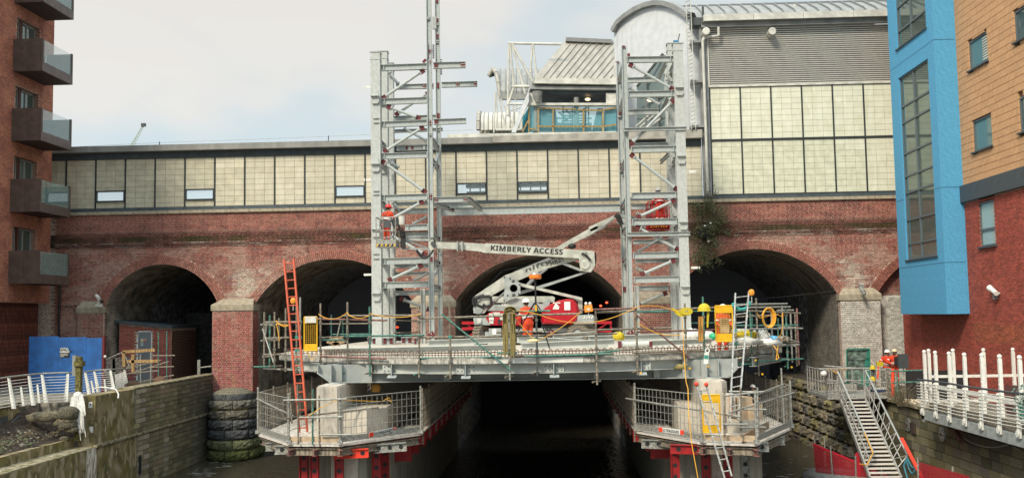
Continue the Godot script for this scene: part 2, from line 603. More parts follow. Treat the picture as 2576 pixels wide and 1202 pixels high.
func wall_hue(x: float,y: float) -> Color:
	var big:=n_big.get_noise_2d(x*1.3,y*2.2)
	var mid:=n_mid.get_noise_2d(x,y*1.2)
	var c:=Color(0.42,0.14,0.11)
	c=c.lerp(Color(0.25,0.075,0.065),clampf(mid*1.5,0,1))
	c=c.lerp(Color(0.46,0.19,0.14),clampf(-mid*1.4,0,1))
	# lime bloom below the string course and round the haunches
	if y<11.15:
		var bloom:=smoothstep(-0.02,0.45,big+0.12+n_fine.get_noise_2d(x,y)*0.35)
		c=c.lerp(Color(0.58,0.37,0.31),bloom*0.7)
		for s in [-15.0,-16.4,-6.2,15.5,-12.6]:
			var g:=exp(-pow((x-s+n_mid.get_noise_2d(y*2.0,s))/0.55,2.0))*smoothstep(7.7,8.4,y)*smoothstep(10.2,8.9,y)
			c=c.lerp(Color(0.74,0.67,0.58),clampf(g*(0.6+0.9*n_fine.get_noise_2d(x*1.6,y*0.5)+0.35),0,0.9))
	# the weathered band and its moss
	if y>10.85 and y<11.7:
		c=c.lerp(Color(0.11,0.075,0.06),0.5)
		if y>11.12 and y<11.42:
			c=c.lerp(Color(0.075,0.068,0.022),clampf(0.45+big*1.2,0,0.9))
		if y<11.12:
			c=c.lerp(Color(0.5,0.42,0.37),clampf(n_mid.get_noise_2d(x*0.7,y*4.0)*1.8-0.2,0,0.75))
	# green growth under the bush
	var gx:=absf(x-8.1+n_mid.get_noise_2d(y,3.0)*0.5)
	if gx<1.5 and y>8.2:
		c=c.lerp(Color(0.075,0.075,0.022),smoothstep(1.5,0.3,gx)*0.85)
	return c

func grey_hue(x: float,y: float) -> Color:
	var k:=0.68+0.10*n_mid.get_noise_2d(x,y*1.5)
	return Color(k,k*1.0,k*0.93)

func build_viaduct() -> void:
	var v:=thing("railway_viaduct","old red brick railway viaduct with wide arches crossing the river","viaduct",Vector3(-5,0,-52))
	var p:=[]
	p.append(Vector3(-31,-1.5,0))
	for a in ARCH:
		var q:=arc_of(a)
		p.append(Vector3(a[0],-1.5,0))
		for k in 25:
			var t: float=lerpf(-q[3],q[3],k/24.0)
			var pt:=Vector3(q[0]+sin(t)*q[2],q[1]+cos(t)*q[2],0)
			if pt.x>20.3: break
			p.append(pt)
		if a[1]<20.0: p.append(Vector3(a[1],-1.5,0))
	p.append(Vector3(20.3,12.75,0))
	p.append(Vector3(-31,12.75,0))
	for i in p.size(): p[i]+=Vector3(0,0,-52.0)
	var b:=MB.new()
	b.prism(p,Vector3(0,0,-0.5))
	obj("spandrel_wall",b,M.mortar,v)
	# vaults and the dark behind them
	for i in 4:
		var a: Array=ARCH[i]
		var q:=arc_of(a)
		b=MB.new()
		var prev:=Vector3(a[0],-1.5,-52.1)
		var ring:=[prev]
		for k in 25:
			var t: float=lerpf(-q[3],q[3],k/24.0)
			ring.append(Vector3(q[0]+sin(t)*q[2],q[1]+cos(t)*q[2],-52.1))
		ring.append(Vector3(a[1],-1.5,-52.1))
		var back:=Vector3(0,0,-17)
		for k in ring.size()-1:
			b.quad(ring[k],ring[k]+back,ring[k+1]+back,ring[k+1])
		obj("vault",b,M.soffit,v)
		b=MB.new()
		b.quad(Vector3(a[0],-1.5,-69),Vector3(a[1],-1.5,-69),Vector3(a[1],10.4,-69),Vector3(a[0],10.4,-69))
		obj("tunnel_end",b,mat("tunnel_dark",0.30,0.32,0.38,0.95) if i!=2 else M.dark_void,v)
		# header rings of the arch face, each brick laid on edge
		b=MB.new()
		var ts:=[]
		var cs:=[]
		var um:=unit_brick()
		for rr in 4:
			var rad: float=q[2]+0.055+rr*0.115
			var half: float=q[3]+0.02
			var cnt:=int(2.0*half*rad/0.105)
			for k in cnt:
				var t: float=lerpf(-half,half,(k+0.5)/cnt)
				var e:=Vector3(sin(t),cos(t),0)
				var s:=Vector3(cos(t),-sin(t),0)
				var pos:=Vector3(q[0],q[1],-51.985)+e*rad
				if pos.y<SPRING-0.05: continue
				ts.append(Transform3D(Basis(s*(2.0*half*rad/cnt-0.017),e*0.1,Vector3.BACK*0.09),pos))
				var c:=Color(0.50,0.22,0.17).lerp(wall_hue(pos.x,pos.y),0.35)*(0.75+0.5*rng.randf())
				cs.append(c)
		many("arch_ring",um,ts,cs,v)
		# courses in the mouth of the vault
		ts=[]
		cs=[]
		for side in ring.size()-1:
			var s0: Vector3=ring[side]
			var s1: Vector3=ring[side+1]
			var l:=s0.distance_to(s1)
			var e:=(s1-s0)/l
			var inw:=Vector3.BACK.cross(e)
			if inw.dot(Vector3(q[0],6.0,-52)-s0)<0: inw=-inw
			var cn:=maxi(1,int(round(l/0.092)))
			for k in cn:
				var pc:=s0+e*(l*(k+0.5)/cn)
				if pc.y<0.5: continue
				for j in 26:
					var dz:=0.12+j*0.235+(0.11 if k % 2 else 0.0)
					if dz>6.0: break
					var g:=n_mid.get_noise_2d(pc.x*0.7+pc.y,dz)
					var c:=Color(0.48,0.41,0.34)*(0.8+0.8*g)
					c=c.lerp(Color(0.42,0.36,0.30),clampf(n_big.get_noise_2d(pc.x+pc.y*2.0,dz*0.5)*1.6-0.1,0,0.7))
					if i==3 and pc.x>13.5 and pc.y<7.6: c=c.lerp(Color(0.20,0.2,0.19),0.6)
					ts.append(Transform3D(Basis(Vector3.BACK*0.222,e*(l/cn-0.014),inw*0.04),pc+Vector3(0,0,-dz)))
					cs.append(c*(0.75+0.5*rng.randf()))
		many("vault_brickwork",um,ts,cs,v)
	b=MB.new()
	b.span(Vector3(16.7,-1,-52.45),Vector3(20.3,11,-52.6))
	obj("infill_wall",b,M.off_white,v)
	# piers with sloped stone caps
	var n:=0
	for pr in [[-17.66,-15.55,-51.0,3.0],[-7.34,-5.08,-51.5,2.0],[3.64,6.21,-51.5,2.0],[14.74,16.76,-51.6,2.2],[-25.2,-23.8,-51.85,3.5]]:
		b=MB.new()
		b.span(Vector3(pr[0],pr[3],pr[2]),Vector3(pr[1],7.46,-52.05))
		var pi:=obj("pier",b,M.mortar,v)
		b=MB.new()
		b.span(Vector3(pr[0]-0.06,7.46,pr[2]+0.07),Vector3(pr[1]+0.06,7.76,-52.04))
		var y0:=7.76
		b.prism([Vector3(pr[0]-0.06,y0,pr[2]+0.07),Vector3(pr[1]+0.06,y0,pr[2]+0.07),Vector3(pr[1]-0.22,y0+0.32,-51.93),Vector3(pr[0]+0.22,y0+0.32,-51.93)],Vector3(0,-0.05,-0.06))
		obj("pier_cap",b,M.cap_stone,v)
		var wide: float=pr[1]-pr[0]
		var hi: float=7.46-pr[3]
		var x0: float=pr[0]
		var b0: float=pr[3]
		var hue:=func(x,y): return wall_hue(x0+x,b0+y)
		if n==3: hue=grey_hue
		if n==0: hue=func(x,y): return Color(0.44,0.11,0.09).lerp(Color(0.52,0.25,0.2),clampf(n_mid.get_noise_2d(x,y)*1.4,0,0.8))
		var ask:=func(_x,_y): return true
		var nope:=func(_x,_y): return false
		lay(pi,Vector3(x0,b0,pr[2]),Vector3.RIGHT,Vector3.UP,wide,hi,0.1,0.25,0.027,nope,hue,ask if n==0 else nope,240,2)
		# the flank that faces the middle of the river
		if n<3:
			if n==0 or n==1:
				lay(pi,Vector3(pr[1],b0,pr[2]),Vector3.FORWARD,Vector3.UP,-52.0*-1.0+pr[2],hi,0.1,0.25,0.02,nope,hue,nope,0,2)
			else:
				lay(pi,Vector3(pr[0],b0,-52.0),Vector3.BACK,Vector3.UP,52.0+pr[2],hi,0.1,0.25,0.02,nope,hue,nope,0,2)
		n+=1
	# facade bricks
	var hole:=func(x,y):
		var X: float=x-27.5
		var Y: float=y+2.0
		if in_arch(X,Y,0.455): return true
		if Y<7.8:
			for g in [[-17.66,-15.55],[-7.34,-5.08],[3.64,6.21],[14.74,16.76]]:
				if X>g[0] and X<g[1]: return true
			if X>16.76: return true
		if X<-26.6: return true
		return false
	var outset:=func(y):
		var Y: float=y+2.0
		if Y>10.86 and Y<10.96: return 0.035
		if Y>10.95 and Y<11.06: return 0.07
		if Y>11.05 and Y<11.65: return 0.11
		return 0.0
	lay(v,Vector3(-27.5,2.0,-52.0),Vector3.RIGHT,Vector3.UP,46.5,10.68,0.0935,0.245,0.024,hole,func(x,y): return wall_hue(x-27.5,y+2.0),func(x,y): return x>10.0 and x<12.0 and y>6.6 and y<8.1,60,4,0.02,outset)
	lay(v,Vector3(16.76,2.5,-52.44),Vector3.RIGHT,Vector3.UP,3.0,5.2,0.0935,0.245,0.016,func(_x,_y): return false,grey_hue,func(_x,_y): return false,0)
	lay(v,Vector3(16.76,7.7,-52.44),Vector3.RIGHT,Vector3.UP,3.0,2.4,0.0935,0.245,0.018,func(x,y): return not in_arch(16.76+x,7.7+y,0.0),func(x,y): return wall_hue(x,y)*0.8,func(_x,_y): return false,0)
	# fifth arch ring, the part that shows
	var ts:=[]
	var cs:=[]
	var q5:=arc_of(ARCH[4])
	for rr in 4:
		var rad: float=q5[2]+0.055+rr*0.115
		for k in 120:
			var t: float=-q5[3]-0.02+k*0.105/rad
			var e:=Vector3(sin(t),cos(t),0)
			var pos:=Vector3(q5[0],q5[1],-51.985)+e*rad
			if pos.x>19.0 or pos.y<SPRING: continue
			ts.append(Transform3D(Basis(Vector3(cos(t),-sin(t),0)*0.088,e*0.1,Vector3.BACK*0.09),pos))
			cs.append(Color(0.40,0.155,0.12)*(0.75+0.5*rng.randf()))
	many("arch_ring",unit_brick(),ts,cs,v)
	# the projecting band behind the corbel bricks, coping stones and the gutter on them
	b=MB.new()
	b.span(Vector3(-28,11.05,-51.93),Vector3(20.2,11.64,-52.05))
	b.span(Vector3(-28,10.95,-51.97),Vector3(20.2,11.05,-52.05))
	obj("string_course",b,M.mortar_dark,v)
	var cx:=-28.0
	while cx<20.0:
		b=MB.new()
		var wl:=rng.randf_range(0.9,1.5)
		b.span(Vector3(cx,12.68,-51.86+rng.randf()*0.012),Vector3(minf(cx+wl-0.012,20.2),12.84,-52.5))
		obj("coping_stone",b,M.cap_stone,v)
		cx+=wl
	b=MB.new()
	b.span(Vector3(-28,12.85,-51.9),Vector3(20.2,12.93,-52.4))
	b.span(Vector3(-28,12.935,-51.95),Vector3(20.2,13.02,-52.4))
	obj("flashing",b,M.fascia_dark,v)
	# cable along the wall at springing height, downpipe beside the left building
	b=MB.new()
	b.hose(Vector3(-26.4,7.85,-51.93),Vector3(-23.9,7.88,-51.93),0.03,0.02)
	b.hose(Vector3(14.6,7.95,-51.93),Vector3(9.0,7.5,-56.0),0.05,0.02)
	obj("wall_cable",b,M.black,v)
	b=MB.new()
	b.tube(Vector3(-26.2,3.5,-51.85),Vector3(-26.2,9.0,-51.85),0.06)
	obj("downpipe",b,M.black,v)
	# a rusty drain pipe up under the crown of the middle vault
	b=MB.new()
	b.path([at(1150,800,55),at(1262,680,55),at(1300,672,55),at(1400,672,56)],0.11,8)
	obj("drain_pipe",b,M.grey_dark,v)

func build_cutwaters() -> void:
	# rounded stone footing of the left pier, courses of rock-faced blocks
	var t:=thing("stone_cutwater","rounded stone cutwater of bulging mossy courses under the red brick pier","cutwater",Vector3(-16.3,0,-50.2))
	var cols:=[Color(0.10,0.115,0.035),Color(0.17,0.18,0.09),Color(0.075,0.08,0.085),Color(0.10,0.105,0.11),Color(0.14,0.13,0.10),Color(0.15,0.145,0.12),Color(0.11,0.115,0.12)]
	var ys:=[0.0,0.52,1.03,1.53,2.03,2.5,2.98,3.3]
	for i in 7:
		var r0:=1.14-i*0.012 if i<6 else 1.0
		var segs:=6
		for s in segs:
			# stone joints at uneven places round the nose, then straight flanks to the pier
			var g:=MB.new()
			var u0:=float(s)/segs+(0.05 if i % 2 else 0.0)
			var u1:=float(s+1)/segs+(0.05 if i % 2 else 0.0)-0.006
			var nu:=8
			var nv:=5
			var grid:=[]
			for a in nu+1:
				var row:=[]
				for bb in nv+1:
					var u:=lerpf(u0,u1,float(a)/nu)
					var vv:=float(bb)/nv
					var bulge:=(1.0-pow(absf(vv*2.0-1.0),3.0))*(0.10 if i<6 else 0.02)
					var edge:=smoothstep(0.0,0.12,float(a)/nu)*smoothstep(0.0,0.12,1.0-float(a)/nu)
					var l:=u*(PI+3.2)-1.6
					var dirv: Vector3
					var base: Vector3
					if l<0.0:
						dirv=Vector3(-1,0,0)
						base=Vector3(0,0,l)
					elif l>PI:
						dirv=Vector3(1,0,0)
						base=Vector3(0,0,-(l-PI))
					else:
						dirv=Vector3(-cos(l),0,sin(l))
						base=Vector3.ZERO
					var y:=lerpf(ys[i]+0.012,ys[i+1]-0.012,vv)
					var rock:=n_fine.get_noise_3d(dirv.x*2.0+base.z,y*1.6+i*3.0,dirv.z*2.0)*(0.09 if i<6 else 0.02)
					row.append(Vector3(-16.3,y,-50.2)+base+dirv*(r0+(bulge+rock)*(0.55+0.45*edge)))
				grid.append(row)
			for a in nu:
				for bb in nv:
					g.quad(grid[a][bb],grid[a+1][bb],grid[a+1][bb+1],grid[a][bb+1])
			var ck:=i*100+int(s/3.0)
			var cc: Color=cols[i]*(0.85+0.4*fposmod(ck*0.37,1.0))
			obj("stone_block",g,mat("cutwater_%d" % ck,cc.r*1.35,cc.g*1.35,cc.b*1.35,0.95,0,"dirt",0.9),t)
	var d:=MB.new()
	d.lathe(Vector3(-16.3,3.26,-50.2),Vector3.UP,[Vector2(1.0,0.0),Vector2(0.85,0.12),Vector2(0.5,0.26),Vector2(0.0,0.32)],20)
	obj("domed_top",d,mat("dome_stone",0.25,0.23,0.17,0.95,0,"dirt",1.2),t)
	d=MB.new()
	d.span(Vector3(-17.35,-1.2,-50.2),Vector3(-15.25,3.25,-52.0))
	d.lathe(Vector3(-16.3,-1.2,-50.2),Vector3.UP,[Vector2(1.0,0.0),Vector2(1.0,4.4)],20)
	obj("core",d,M.mortar_dark,t)
	# small weeds in a joint
	d=MB.new()
	for k in 26:
		var a:=rng.randf_range(0.9,2.6)
		var o:=Vector3(-16.3-cos(a)*1.2,2.52,-50.2+sin(a)*1.2)
		for j in 3:
			var e:=Vector3(rng.randf_range(-0.1,0.1),rng.randf_range(-0.02,0.12),rng.randf_range(0,0.1))
			d.tri(o,o+e+Vector3(0.02,0,0),o+e*0.6+Vector3(0,0.03,0.02))
	var wd:=solo("joint_weeds",d,mat("weed_rust",0.16,0.13,0.03,0.9),"small yellow and rust coloured weeds growing from a joint of the stone cutwater","weeds")
	wd.set_meta("kind","stuff")

func pane_unit() -> ArrayMesh:
	var b:=MB.new()
	b.box(Vector3.ZERO,Vector3.ONE)
	return b.done(M.clad_pane)

func build_cladding() -> void:
	var t:=thing("cladding_wall","long low station wall of cream translucent panes in dark frames above the viaduct","station wall",Vector3(-10,13.05,-52.2))
	var x_end:=at(1766,420,52.2).x
	var x0:=at(165,450,52.2).x
	var pitch:=(x_end-x0)/21.0
	var b:=MB.new()
	var us:=pane_unit()
	var ts:=[]
	var cs:=[]
	var wins:=[1,4,9,13,15]
	var nsing:=0
	for k in range(-2,21):
		var xa:=x0+k*pitch
		var m:=MB.new()
		m.span(Vector3(xa-0.028,13.03,-52.12),Vector3(xa+0.028,15.72,-52.3))
		obj("mullion",m,M.mullion,t)
		var w:=(pitch-0.056)/3.0
		var has:=k in wins
		for r in 9:
			for c in 3:
				var yb:=13.06+r*0.3-0.07
				var y0:=maxf(13.06,yb)
				var y1:=minf(15.70,yb+0.3)
				if has and y1>13.42 and y0<13.98:
					if y0<13.42 and y1-13.42<0.2: y1=13.40
					elif y1>14.0 and 13.98-y0<0.2: y0=14.0
					else: continue
				if y1-y0<0.05: continue
				var tr:=Transform3D(Basis(Vector3(w-0.014,0,0),Vector3(0,y1-y0-0.014,0),Vector3(0,0,0.03)),Vector3(xa+0.028+w*(c+0.5),(y0+y1)*0.5,-52.2))
				var tone:=0.86+0.12*n_mid.get_noise_2d(k*7.0+c,r*3.0)-0.14*fposmod(k*0.618,1.0)
				var col:=Color(tone*0.9,tone*0.86,tone*0.74)
				if k>=0 and nsing<150:
					put("pane",us,tr,t,mat("clad_tone_%d" % int(tone*14),0.70*tone,0.66*tone,0.51*tone,0.45,0,"paint",0.35))
					nsing+=1
				else:
					ts.append(tr)
					cs.append(col)
		var j:=MB.new()
		if has:
			j.span(Vector3(xa,13.03,-52.215),Vector3(xa+pitch,13.42,-52.25))
			j.span(Vector3(xa,13.98,-52.215),Vector3(xa+pitch,15.7,-52.25))
		else:
			j.span(Vector3(xa,13.03,-52.215),Vector3(xa+pitch,15.7,-52.25))
		obj("joint_sheet",j,M.joint,t)
		if has:
			var fr:=MB.new()
			var a:=xa+0.028
			var z:=xa+pitch-0.028
			fr.span(Vector3(a,13.40,-52.1),Vector3(z,13.46,-52.28))
			fr.span(Vector3(a,13.94,-52.1),Vector3(z,14.0,-52.28))
			fr.span(Vector3(a,13.46,-52.1),Vector3(a+0.05,13.94,-52.28))
			fr.span(Vector3(z-0.05,13.46,-52.1),Vector3(z,13.94,-52.28))
			var wn:=obj("window",fr,M.mullion,t)
			var gl:=MB.new()
			gl.span(Vector3(a+0.05,13.46,-52.2),Vector3(z-0.05,13.94,-52.206))
			obj("pane",gl,M.pane,wn)
	many("panes",us,ts,cs,t)
	b.span(Vector3(x0-2.0*pitch,15.7,-52.1),Vector3(x_end,16.04,-52.5))
	obj("fascia",b,M.fascia_dark,t)
	b=MB.new()
	b.prism([Vector3(-31,16.04,-51.7),Vector3(-3,16.04,-51.7),Vector3(-3,16.36,-51.7),Vector3(-31,16.36,-51.7)],Vector3(0,0,-1.6))
	obj("roof_edge",b,M.roof_edge_grey,t)
	b=MB.new()
	b.prism([Vector3(-2.99,16.06,-51.7),Vector3(x_end,16.06,-51.7),Vector3(x_end,16.5,-51.7),Vector3(-2.99,16.4,-51.7)],Vector3(0,0,-1.6))
	obj("roof_edge",b,M.zinc_roof,t)
	# dim rooms behind the two windows beside the tower
	b=MB.new()
	b.span(Vector3(-4.6,13.1,-54.0),Vector3(0.6,13.78,-54.1))
	for k in 9: b.span(Vector3(-4.4+k*0.55,13.2,-53.6),Vector3(-4.33+k*0.55,14.3,-53.65))
	b.span(Vector3(-4.6,13.95,-53.6),Vector3(0.6,14.1,-54.1))
	obj("inner_screen",b,mat("inner_grey",0.17,0.20,0.19,0.8),t)
	# safety line on the roof
	b=MB.new()
	for u in [[399,371,357],[825,356,341],[140,380,366]]:
		var o:=at(u[0],u[1],52.6)
		b.tube(o,Vector3(o.x,o.y+0.32,o.z),0.025,6)
	obj("line_post",b,M.grey_dark,t)
	b=MB.new()
	b.path([at(60,375,52.6),at(399,359,52.6),at(825,343,52.6),at(1190,326,52.6)],0.008,4)
	obj("safety_line",b,M.galv,t)

func build_tall_block() -> void:
	var x0:=8.02
	var x1:=18.6
	var t:=thing("tall_station_block","tall station block with louvred upper wall and curved grey metal roof","station building",Vector3(13,13.05,-52.4))
	var us:=pane_unit()
	var ts:=[]
	var cs:=[]
	var xs:=at(1787,300,52.2).x
	var sing:=0
	for half in 2:
		var yb:=13.12 if half==0 else 16.03
		var ye:=15.93 if half==0 else 18.78
		for k in 7:
			var xa:=xs+k*1.605
			var w:=(1.605-0.06)/3.0
			for r in 9:
				for c in 3:
					var hh:=(ye-yb)/9.0
					var tr:=Transform3D(Basis(Vector3(w-0.012,0,0),Vector3(0,hh-0.012,0),Vector3(0,0,0.03)),Vector3(xa+0.03+w*(c+0.5),yb+hh*(r+0.5),-52.2))
					var tone:=0.93+0.08*n_mid.get_noise_2d(k*5.0+c,r*3.0+half*40)
					if sing<130 and k<5:
						put("pane",us,tr,t,mat("clad_pale_%d" % int(tone*14),0.72*tone,0.735*tone,0.59*tone,0.45,0,"paint",0.35))
						sing+=1
					else:
						ts.append(tr)
						cs.append(Color(tone*0.9,tone*0.93,tone*0.84))
	many("panes",us,ts,cs,t)
	var b:=MB.new()
	b.span(Vector3(xs,13.05,-52.215),Vector3(x1,18.8,-52.26))
	obj("joint_sheet",b,M.joint,t)
	for k in 7:
		b=MB.new()
		var xa:=xs+k*1.605
		b.span(Vector3(xa-0.03,13.05,-52.13),Vector3(xa+0.03,18.82,-52.25))
		obj("mullion",b,M.mullion,t)
	b=MB.new()
	b.span(Vector3(xs,15.93,-52.125),Vector3(x1,16.03,-52.25))
	b.span(Vector3(xs,13.02,-52.125),Vector3(x1,13.12,-52.25))
	obj("transom",b,M.mullion,t)
	# louvres
	b=MB.new()
	b.span(Vector3(xs,18.82,-52.3),Vector3(x1,21.98,-52.35))
	obj("louvre_back",b,mat("louvre_back",0.035,0.024,0.024,0.9),t)
	b=MB.new()
	b.bar(Vector3(0,0.0,0.02),Vector3(x1-xs,0.0,0.02),0.012,0.066,Vector3(0,0.85,0.5))
	var slat:=b.done(M.white)
	for k in 28:
		put("slat",slat,Transform3D(Basis.IDENTITY,Vector3(xs,18.93+k*0.111,-52.2)),t)
	b=MB.new()
	b.span(Vector3(xs-0.05,18.8,-52.1),Vector3(x1,18.88,-52.3))
	b.span(Vector3(xs-0.05,18.88,-52.1),Vector3(xs+0.02,21.98,-52.3))
	obj("louvre_frame",b,M.off_white,t)
	# gutter, eaves beam and the pipe ends under it
	var xg:=at(1768,50,52.0).x
	var z0:=0.0
	for k in 4:
		b=MB.new()
		b.span(Vector3(xg+k*2.6,22.24,-51.6),Vector3(xg+(k+1)*2.6-0.02,22.58,-52.4))
		obj("gutter",b,M.off_white,t)
	b=MB.new()
	b.ibeam(Vector3(xg-0.1,22.09,-51.9),Vector3(x1,22.09,-51.9),0.28,0.3)
	obj("eaves_beam",b,M.zinc,t)
	for px in [1777.0,1944.0]:
		b=MB.new()
		var o:=at(px,78,51.5)
		b.lathe(o+Vector3(0,0,-1.0),Vector3.BACK,[Vector2(0.2,0),Vector2(0.2,1.0),Vector2(0.17,1.02),Vector2(0.0,1.02)],18)
		obj("rafter_end",b,M.off_white,t)
	# white return wall with joints, column and rainwater pipe
	b=MB.new()
	b.span(Vector3(at(1733,200,52.6).x,16.5,-52.6),Vector3(at(1775,200,52.6).x,22.3,-53.0))
	obj("return_wall",b,M.white_clad,t)
	b=MB.new()
	b.span(Vector3(at(1766,300,52.1).x,13.05,-52.1),Vector3(xs-0.06,22.3,-52.4))
	obj("corner_column",b,M.zinc,t)
	b=MB.new()
	b.path([at(1808,68,51.8),at(1808,90,51.8),at(1772,94,51.8),at(1768,104,51.8),at(1776,330,51.8),at(1781,486,51.8)],0.075,8)
	obj("rainwater_pipe",b,M.off_white,t)
	b=MB.new()
	var ms:=at(1755,52,52)
	b.span(ms+Vector3(-0.35,-0.25,0.1),ms+Vector3(0.35,0.15,-0.6))
	b.tube(ms+Vector3(0.3,0,0),ms+Vector3(0.3,0.75,0),0.06)
	obj("eaves_bracket",b,M.grey_dark,t)
	# barrel roof
	var pr:=[Vector2(52.2,22.55),Vector2(53,23.1),Vector2(55,24.05),Vector2(57.5,24.85),Vector2(60,25.55),Vector2(62,26.05),Vector2(64,26.2),Vector2(67,26.0),Vector2(71,25.0)]
	var xl:=func(d): return 8.0 if d<53.6 else maxf(5.6,lerpf(7.9,3.9,(d-53.6)/6.4))
	b=MB.new()
	var r:=MB.new()
	for i in pr.size()-1:
		b.quad(Vector3(xl.call(pr[i].x),pr[i].y,-pr[i].x),Vector3(22,pr[i].y,-pr[i].x),Vector3(22,pr[i+1].y,-pr[i+1].x),Vector3(xl.call(pr[i+1].x),pr[i+1].y,-pr[i+1].x))
	var rf:=obj("barrel_roof",b,M.zinc,t)
	for k in 25:
		r=MB.new()
		var xr:=6.5+k*0.62
		for i in pr.size()-1:
			if xr<xl.call(pr[i].x): continue
			r.bar(Vector3(xr,pr[i].y+0.05,-pr[i].x),Vector3(xr,pr[i+1].y+0.05,-pr[i+1].x),0.06,0.12)
		obj("roof_rib",r,mat("rib_grey",0.20,0.215,0.22,0.5,0.1),rf)
	b=MB.new()
	var vo:=at(2001,30,54)
	b.span(vo+Vector3(-0.5,-0.12,-0.25),vo+Vector3(0.5,0.08,0.25))
	b.tube(vo,vo+Vector3(0,0.45,0),0.06)
	obj("roof_vent",b,M.off_white,rf)
	# arched white gable standing at an angle to the wall
	var g:=[]
	for u in [[1735,345],[1735,45],[1720,32],[1700,20],[1675,12],[1650,11],[1625,17],[1600,28],[1575,45],[1556,62],[1545,82],[1545,345]]:
		g.append(at(u[0],u[1],lerpf(60.0,53.6,(u[0]-1540.0)/195.0)))
	b=MB.new()
	b.prism(g,Vector3(0.3,0,-0.4))
	obj("gable_wall",b,M.white_clad,t)
	for i in range(1,10):
		b=MB.new()
		b.bar(g[i]+Vector3(0,0.05,0.1),g[i+1]+Vector3(0,0.05,0.1),0.5,0.28)
		obj("gable_trim",b,M.zinc,t)
	for k in 15:
		b=MB.new()
		var ux:=1552.0+k*12.4
		var da:=lerpf(60.0,53.6,(ux-1540.0)/195.0)-0.02
		var top:=30.0+absf(ux-1655.0)*0.4
		b.bar(at(ux,top+12,da),at(ux,340,da),0.02,0.02)
		obj("cladding_seam",b,mat("seam_grey",0.46,0.49,0.53,0.6),t)
	# windows of the gable that show between the tower beams
	b=MB.new()
	b.prism([at(1602,332,55),at(1690,332,53),at(1690,150,53),at(1668,135,53.4),at(1602,218,55)],Vector3(0,0,-0.05))
	var gw:=obj("gable_window",b,mat("gable_glass",0.16,0.21,0.215,0.08),t)
	for l in [[1602,218,1668,135,0.1],[1602,245,1690,245,0.06],[1602,300,1690,296,0.06],[1625,190,1625,332,0.09],[1655,152,1655,332,0.09]]:
		b=MB.new()
		b.bar(at(l[0],l[1],54.2),at(l[2],l[3],53.2),l[4],l[4])
		obj("glazing_bar",b,M.grey_dark,gw)
	# stair glimpsed behind the glass, built as rails on its near side
	for l in [[1600,330,1650,285],[1612,332,1662,290],[1600,318,1648,276]]:
		b=MB.new()
		b.tube(at(l[0],l[1],53.9),at(l[2],l[3],53.1),0.05)
		obj("stair_rail",b,M.off_white,gw)
	b=MB.new()
	b.ball(at(1635,252,53.5),Vector3(0.16,0.08,0.1),10)
	obj("ceiling_lamp",b,M.lamp,gw)

func ladder_mast() -> void:
	var t:=thing("cable_ladder","slim perforated cable ladder rising up the white gable and out of view","cable ladder",at(1745,330,51.6))
	var a:=at(1731,-12,51.6)
	var z:=at(1745,325,51.6)
	for s in [-0.115,0.115]:
		var b:=MB.new()
		b.bar(a+Vector3(s,0,0),z+Vector3(s,0,0),0.035,0.07,Vector3.BACK)
		obj("side_rail",b,M.off_white,t)
	for k in 34:
		var b:=MB.new()
		var p:=a.lerp(z,(k+0.5)/34.0)
		b.bar(p+Vector3(-0.115,-0.05,0),p+Vector3(0.115,0.05,0),0.03,0.03)
		obj("rung",b,M.zinc,t)
	for y in [105.0,205.0,318.0]:
		var b:=MB.new()
		var p:=at(1738,y,51.9)
		b.span(p+Vector3(0,-0.06,-0.6),p+Vector3(0.7,0.06,0.1))
		obj("wall_bracket",b,M.zinc,t)

func ub(x: float,y: float,d:=54.0) -> Vector3:
	return at(1172.9+x*0.2426,63.4+y*0.2426,d)

